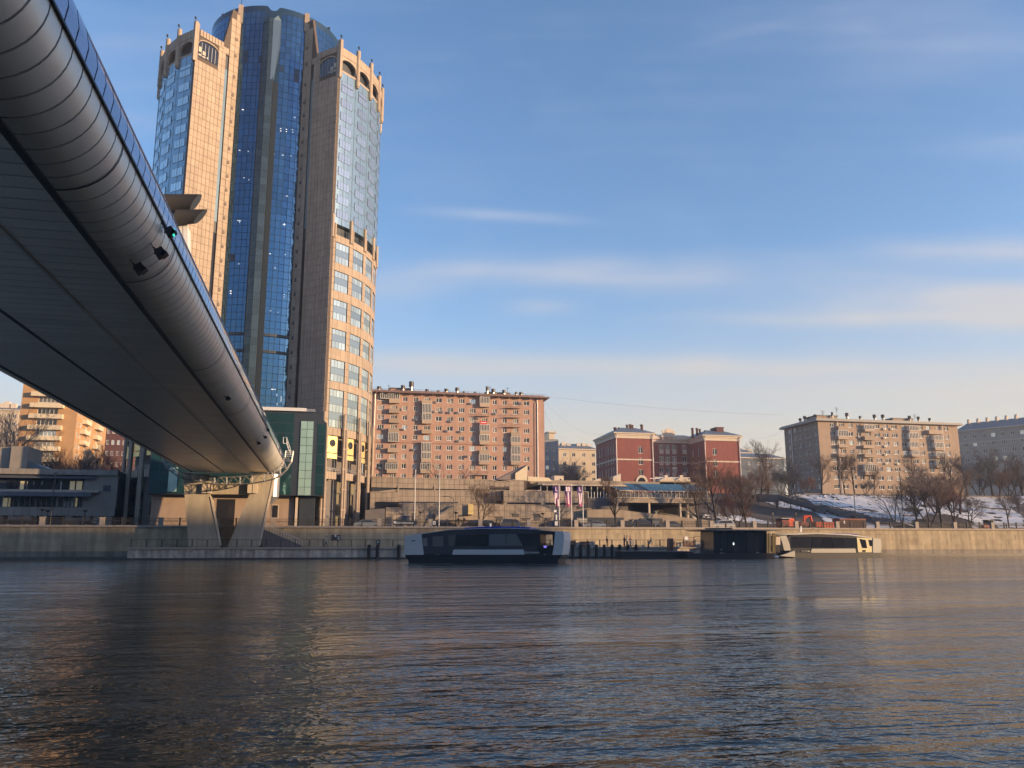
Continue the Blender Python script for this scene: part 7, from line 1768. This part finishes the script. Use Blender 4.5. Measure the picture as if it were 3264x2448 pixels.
mb = MB(ORD, GLASSK); q = X5(1060, 730); mb.box(q.x-1.5, q.x+1.3, 139, 141.5, 4.9, 6.0, 0); mb.build('body', o); mb = MB(RUBBER); mb.box(q.x-1.7, q.x+1.5, 138.9, 139.5, 4.6, 5.0); mb.build('track', o)
o = thing('orange_skip', 'ribbed orange waste skip behind the railing', 'skip', (PY(2632, 1690, 138.5).x, 138.5, 4.6)); a, b, c, d = boxat(2603, 2662, 1664, 1684, 138.5)
mb = MB(mat('skip_orange', (.62,.12,.05), .6, var=.15)); mb.box(a, b, 138.5, 140.6, 4.75, d); mb.build('skip_body', o); mb = MB(mat('skip_orange', (.62,.12,.05)))
for k in range(8): x_ = a+k*(b-a-.1)/7; mb2 = MB(mat('skip_orange', (.62,.12,.05))); mb2.box(x_, x_+.1, 138.42, 138.5, 4.8, d-.05); mb2.build('rib', o)
mb = MB(mat('skip_orange', (.62,.12,.05))); mb.box(a-.05, b+.05, 138.4, 138.5, d-.1, d+.03); mb.build('rim', o)
o = thing('rusty_container', 'rusty brown shipping container behind the railing before the snow slope', 'container', (PY(2720, 1690, 138.5).x, 138.5, 4.6)); a, b, c, d = boxat(2680, 2760, 1654, 1688, 138.5)
mb = MB(RUST); mb.box(a, b, 138.6, 141, 4.65, d-.12); mb.build('container_body', o)
for k in range(22): x_ = a+k*(b-a-.1)/21; mb = MB(RUST); mb.box(x_, x_+.08, 138.53, 138.6, 4.75, d-.2); mb.build('corrugation', o)
mb = MB(mat('rust_red', (.30,.10,.06), .7, var=.2)); mb.box(a-.05, b+.05, 138.5, 141.05, d-.12, d+.02); mb.build('roof', o); mb = MB(WHITEP); q = PY(*zx(1722, 690), 138.5); mb.box(q.x-.12, q.x+.12, 138.49, 138.525, q.z-.25, q.z+.25); mb.build('label_plate', o)
o = thing('tractor', 'small reddish tractor on the road at the far right', 'tractor', (PY(3152, 1690, 139).x, 139, 4.6)); a, b, c, d = boxat(3133, 3172, 1658, 1686, 139)
m2 = (a+b)/2; mb = MB(mat('faded_red', (.35,.09,.06), .6, var=.1)); mb.box(a, b, 138.6, 140, 5.0, 5.75); mb.build('body', o); mb = MB(GLASSK); mb.box(m2-.5, m2+.75, 138.7, 139.9, 5.76, 6.6); mb.build('cab_window', o); mb = MB(DKMET); mb.box(m2-.65, m2+.9, 138.6, 140, 6.6, 6.72); mb.build('cab_roof', o)
for x_, r_ in ((a+.5, .35), (b-.6, .6)): mb = MB(RUBBER); mb.tube([(x_, 138.45, 4.6+r_), (x_, 138.8, 4.6+r_)], r_, 12); mb.build('wheel', o)

# people
SKINM = mat('skin', (.45,.28,.21), .7, var=0)
def person(label, px_, yh, yf, Y, z0, top, leg, stride=.2, lean=0.0, bag=False, crouch=False, face=1, group='people on the far bank'):
    p = PY(px_, yf, Y); d = rd(px_, yh); h = EYE+d.z*Y/d.y-z0; h = max(1.2, min(1.9, h)); s_ = h/1.75
    if crouch: s_ = 1.0
    hip = .92 if not crouch else .62
    J = {'pel': (0,0,hip), 'wst': (lean*.12,0,hip+.14), 'chs': (lean*.3,0,hip+.38), 'nck': (lean*.42,0,hip+.56), 'hd0': (lean*.46,0,hip+.66), 'hd1': (lean*.5,0,hip+.78)}
    for sg, nm in ((1,'l'),(-1,'r')):
        J['sh'+nm] = (lean*.38, .19*sg, hip+.48); J['el'+nm] = (lean*.4-.08*sg*face, .25*sg, hip+.2); J['wr'+nm] = (lean*.45+.10*face, .24*sg, hip-.02)
        J['hp'+nm] = (0, .09*sg, hip-.04); J['kn'+nm] = (stride*.55*sg*face+(.25 if crouch else 0), .1*sg, .48); J['an'+nm] = (stride*1.0*sg*face, .1*sg, .08); J['to'+nm] = (stride*1.0*sg*face+.16*face, .1*sg, .04)
    rad = {'pel':.15,'wst':.135,'chs':.17,'nck':.06,'hd0':.085,'hd1':.10,'sh':.075,'el':.05,'wr':.035,'hp':.10,'kn':.065,'an':.045,'to':.045}
    ks = list(J); E_ = [('pel','wst'),('wst','chs'),('chs','nck'),('nck','hd0'),('hd0','hd1')]
    for nm in 'lr': E_ += [('chs','sh'+nm),('sh'+nm,'el'+nm),('el'+nm,'wr'+nm),('pel','hp'+nm),('hp'+nm,'kn'+nm),('kn'+nm,'an'+nm),('an'+nm,'to'+nm)]
    me = bpy.data.meshes.new('tmp'); me.from_pydata([Vector(J[k])*s_ for k in ks], [(ks.index(a), ks.index(b)) for a, b in E_], []); o = bpy.data.objects.new('tmp', me); COL.objects.link(o)
    md = o.modifiers.new('s', 'SKIN'); o.modifiers.new('b', 'SUBSURF').levels = 1
    if not me.skin_vertices: me.attributes.new('skin', 'FLOAT', 'POINT') if False else None
    sv = me.skin_vertices[0].data if me.skin_vertices else None
    if sv is None:
        bm = bmesh.new(); bm.from_mesh(me); bm.verts.layers.skin.verify(); bm.to_mesh(me); bm.free(); sv = me.skin_vertices[0].data
    for i, k in enumerate(ks):
        r_ = rad.get(k, rad.get(k[:2], .06))*s_; sv[i].radius = (r_, r_); sv[i].use_root = (k == 'pel')
    dg = bpy.context.evaluated_depsgraph_get(); dg.update(); nm_ = bpy.data.meshes.new_from_object(o.evaluated_get(dg)); bpy.data.objects.remove(o)
    nm_.materials.clear(); nm_.materials.append(SKINM); nm_.materials.append(top); nm_.materials.append(leg)
    for f in nm_.polygons:
        z = f.center.z/s_; f.material_index = 0 if z > hip+.60 else (2 if z < hip-.03 and abs(f.center.y) < .19*s_ else 1); f.use_smooth = True
        if z < hip+.02 and abs(f.center.y) >= .2*s_: f.material_index = 0
    root = thing('person', label, 'person', (p.x, Y, z0), group); child('body', nm_, root)
    hr = MB(mat('dark_hair', (.02,.015,.012), .8, var=0)); c = Vector(J['hd1'])*s_; hr.cyl((c.x-.01*face, c.y), .105*s_, c.z, c.z+.07*s_, 10, 0, .10*s_); hr.cyl((c.x-.01*face, c.y), .10*s_, c.z+.07*s_, c.z+.13*s_, 10, 0, .03*s_); child('hair', hr.mesh('hair', smooth=True), root)
    if bag:
        b = MB(mat('bag_dark', (.03,.03,.04), .8, var=0)); b.box(-.30*face, -.12*face, -.14, .14, hip+.1, hip+.5); child('backpack', b.mesh('backpack'), root)
JD = mat('jacket_dark', (.025,.025,.03), .8, var=0); JB = mat('jacket_brown', (.12,.06,.045), .8, var=0); JW = mat('jacket_pale', (.50,.46,.42), .8, var=0); JR = mat('jacket_red', (.42,.12,.10), .8, var=0); TD = mat('trousers_dark', (.02,.02,.03), .8, var=0); JG = mat('jacket_grey', (.12,.13,.15), .8, var=0)
person('person in a pale jacket and dark cap walking on the quay', 1039, 1710, 1741, QY+2.6, 1.7, JW, TD, .22, 0, False)
person('left of two dark clad walkers behind the railing by the lamp', 1462, 1647, 1678, 133.2, 4.74, JD, TD, .25, 0, True)
person('right of two dark clad walkers behind the railing, with backpack', 1478, 1645, 1678, 133.4, 4.74, JD, TD, .28, .1, True, face=-1)
person('lone person in brown standing on the quay above the piles', 1935, 1710, 1739, QY+1.5, 1.7, JB, TD, .08)
person('left person of the group of three on the quay, in brown', 1991, 1708, 1739, QY+1.6, 1.7, JB, TD, .1)
person('middle person of the group of three on the quay, in pale top', 1999, 1708, 1739, QY+1.3, 1.7, JW, TD, .1, face=-1)
person('right person of the group of three on the quay, in red', 2010, 1709, 1738, QY+1.6, 1.7, JR, TD, .1)
person('dark clad person bending over at the quay edge with a pale hood', 2067, 1715, 1745, QY-4.2, 1.15, JG, TD, .2, .9)
person('person in black standing at the railing beside the lone far right tree', 3209, 1668, 1688, 133.0, 4.74, JD, TD, .05)
person('tiny pale person at the top of the hillside stairs', 2458, 1557, 1572, 172.0, N0[0].z-.05, JW, TD, .1)

# ================================================================ THIN AIR .00035
hm = bpy.data.materials.new('air_haze'); hm.use_nodes = True; t = hm.node_tree; t.nodes.clear()
ho = N(t, 'ShaderNodeOutputMaterial'); hv = N(t, 'ShaderNodeVolumePrincipled'); hv.inputs['Color'].default_value = (.93,.94,.96,1); hv.inputs['Density'].default_value = .00035; hv.inputs['Anisotropy'].default_value = .2
t.links.new(hv.outputs[0], ho.inputs['Volume'])
mb = MB(hm); mb.box(-1600, 1600, -1800, 1800, -4, 113); tag(mb.build('haze'), None, None, None, 'stuff')
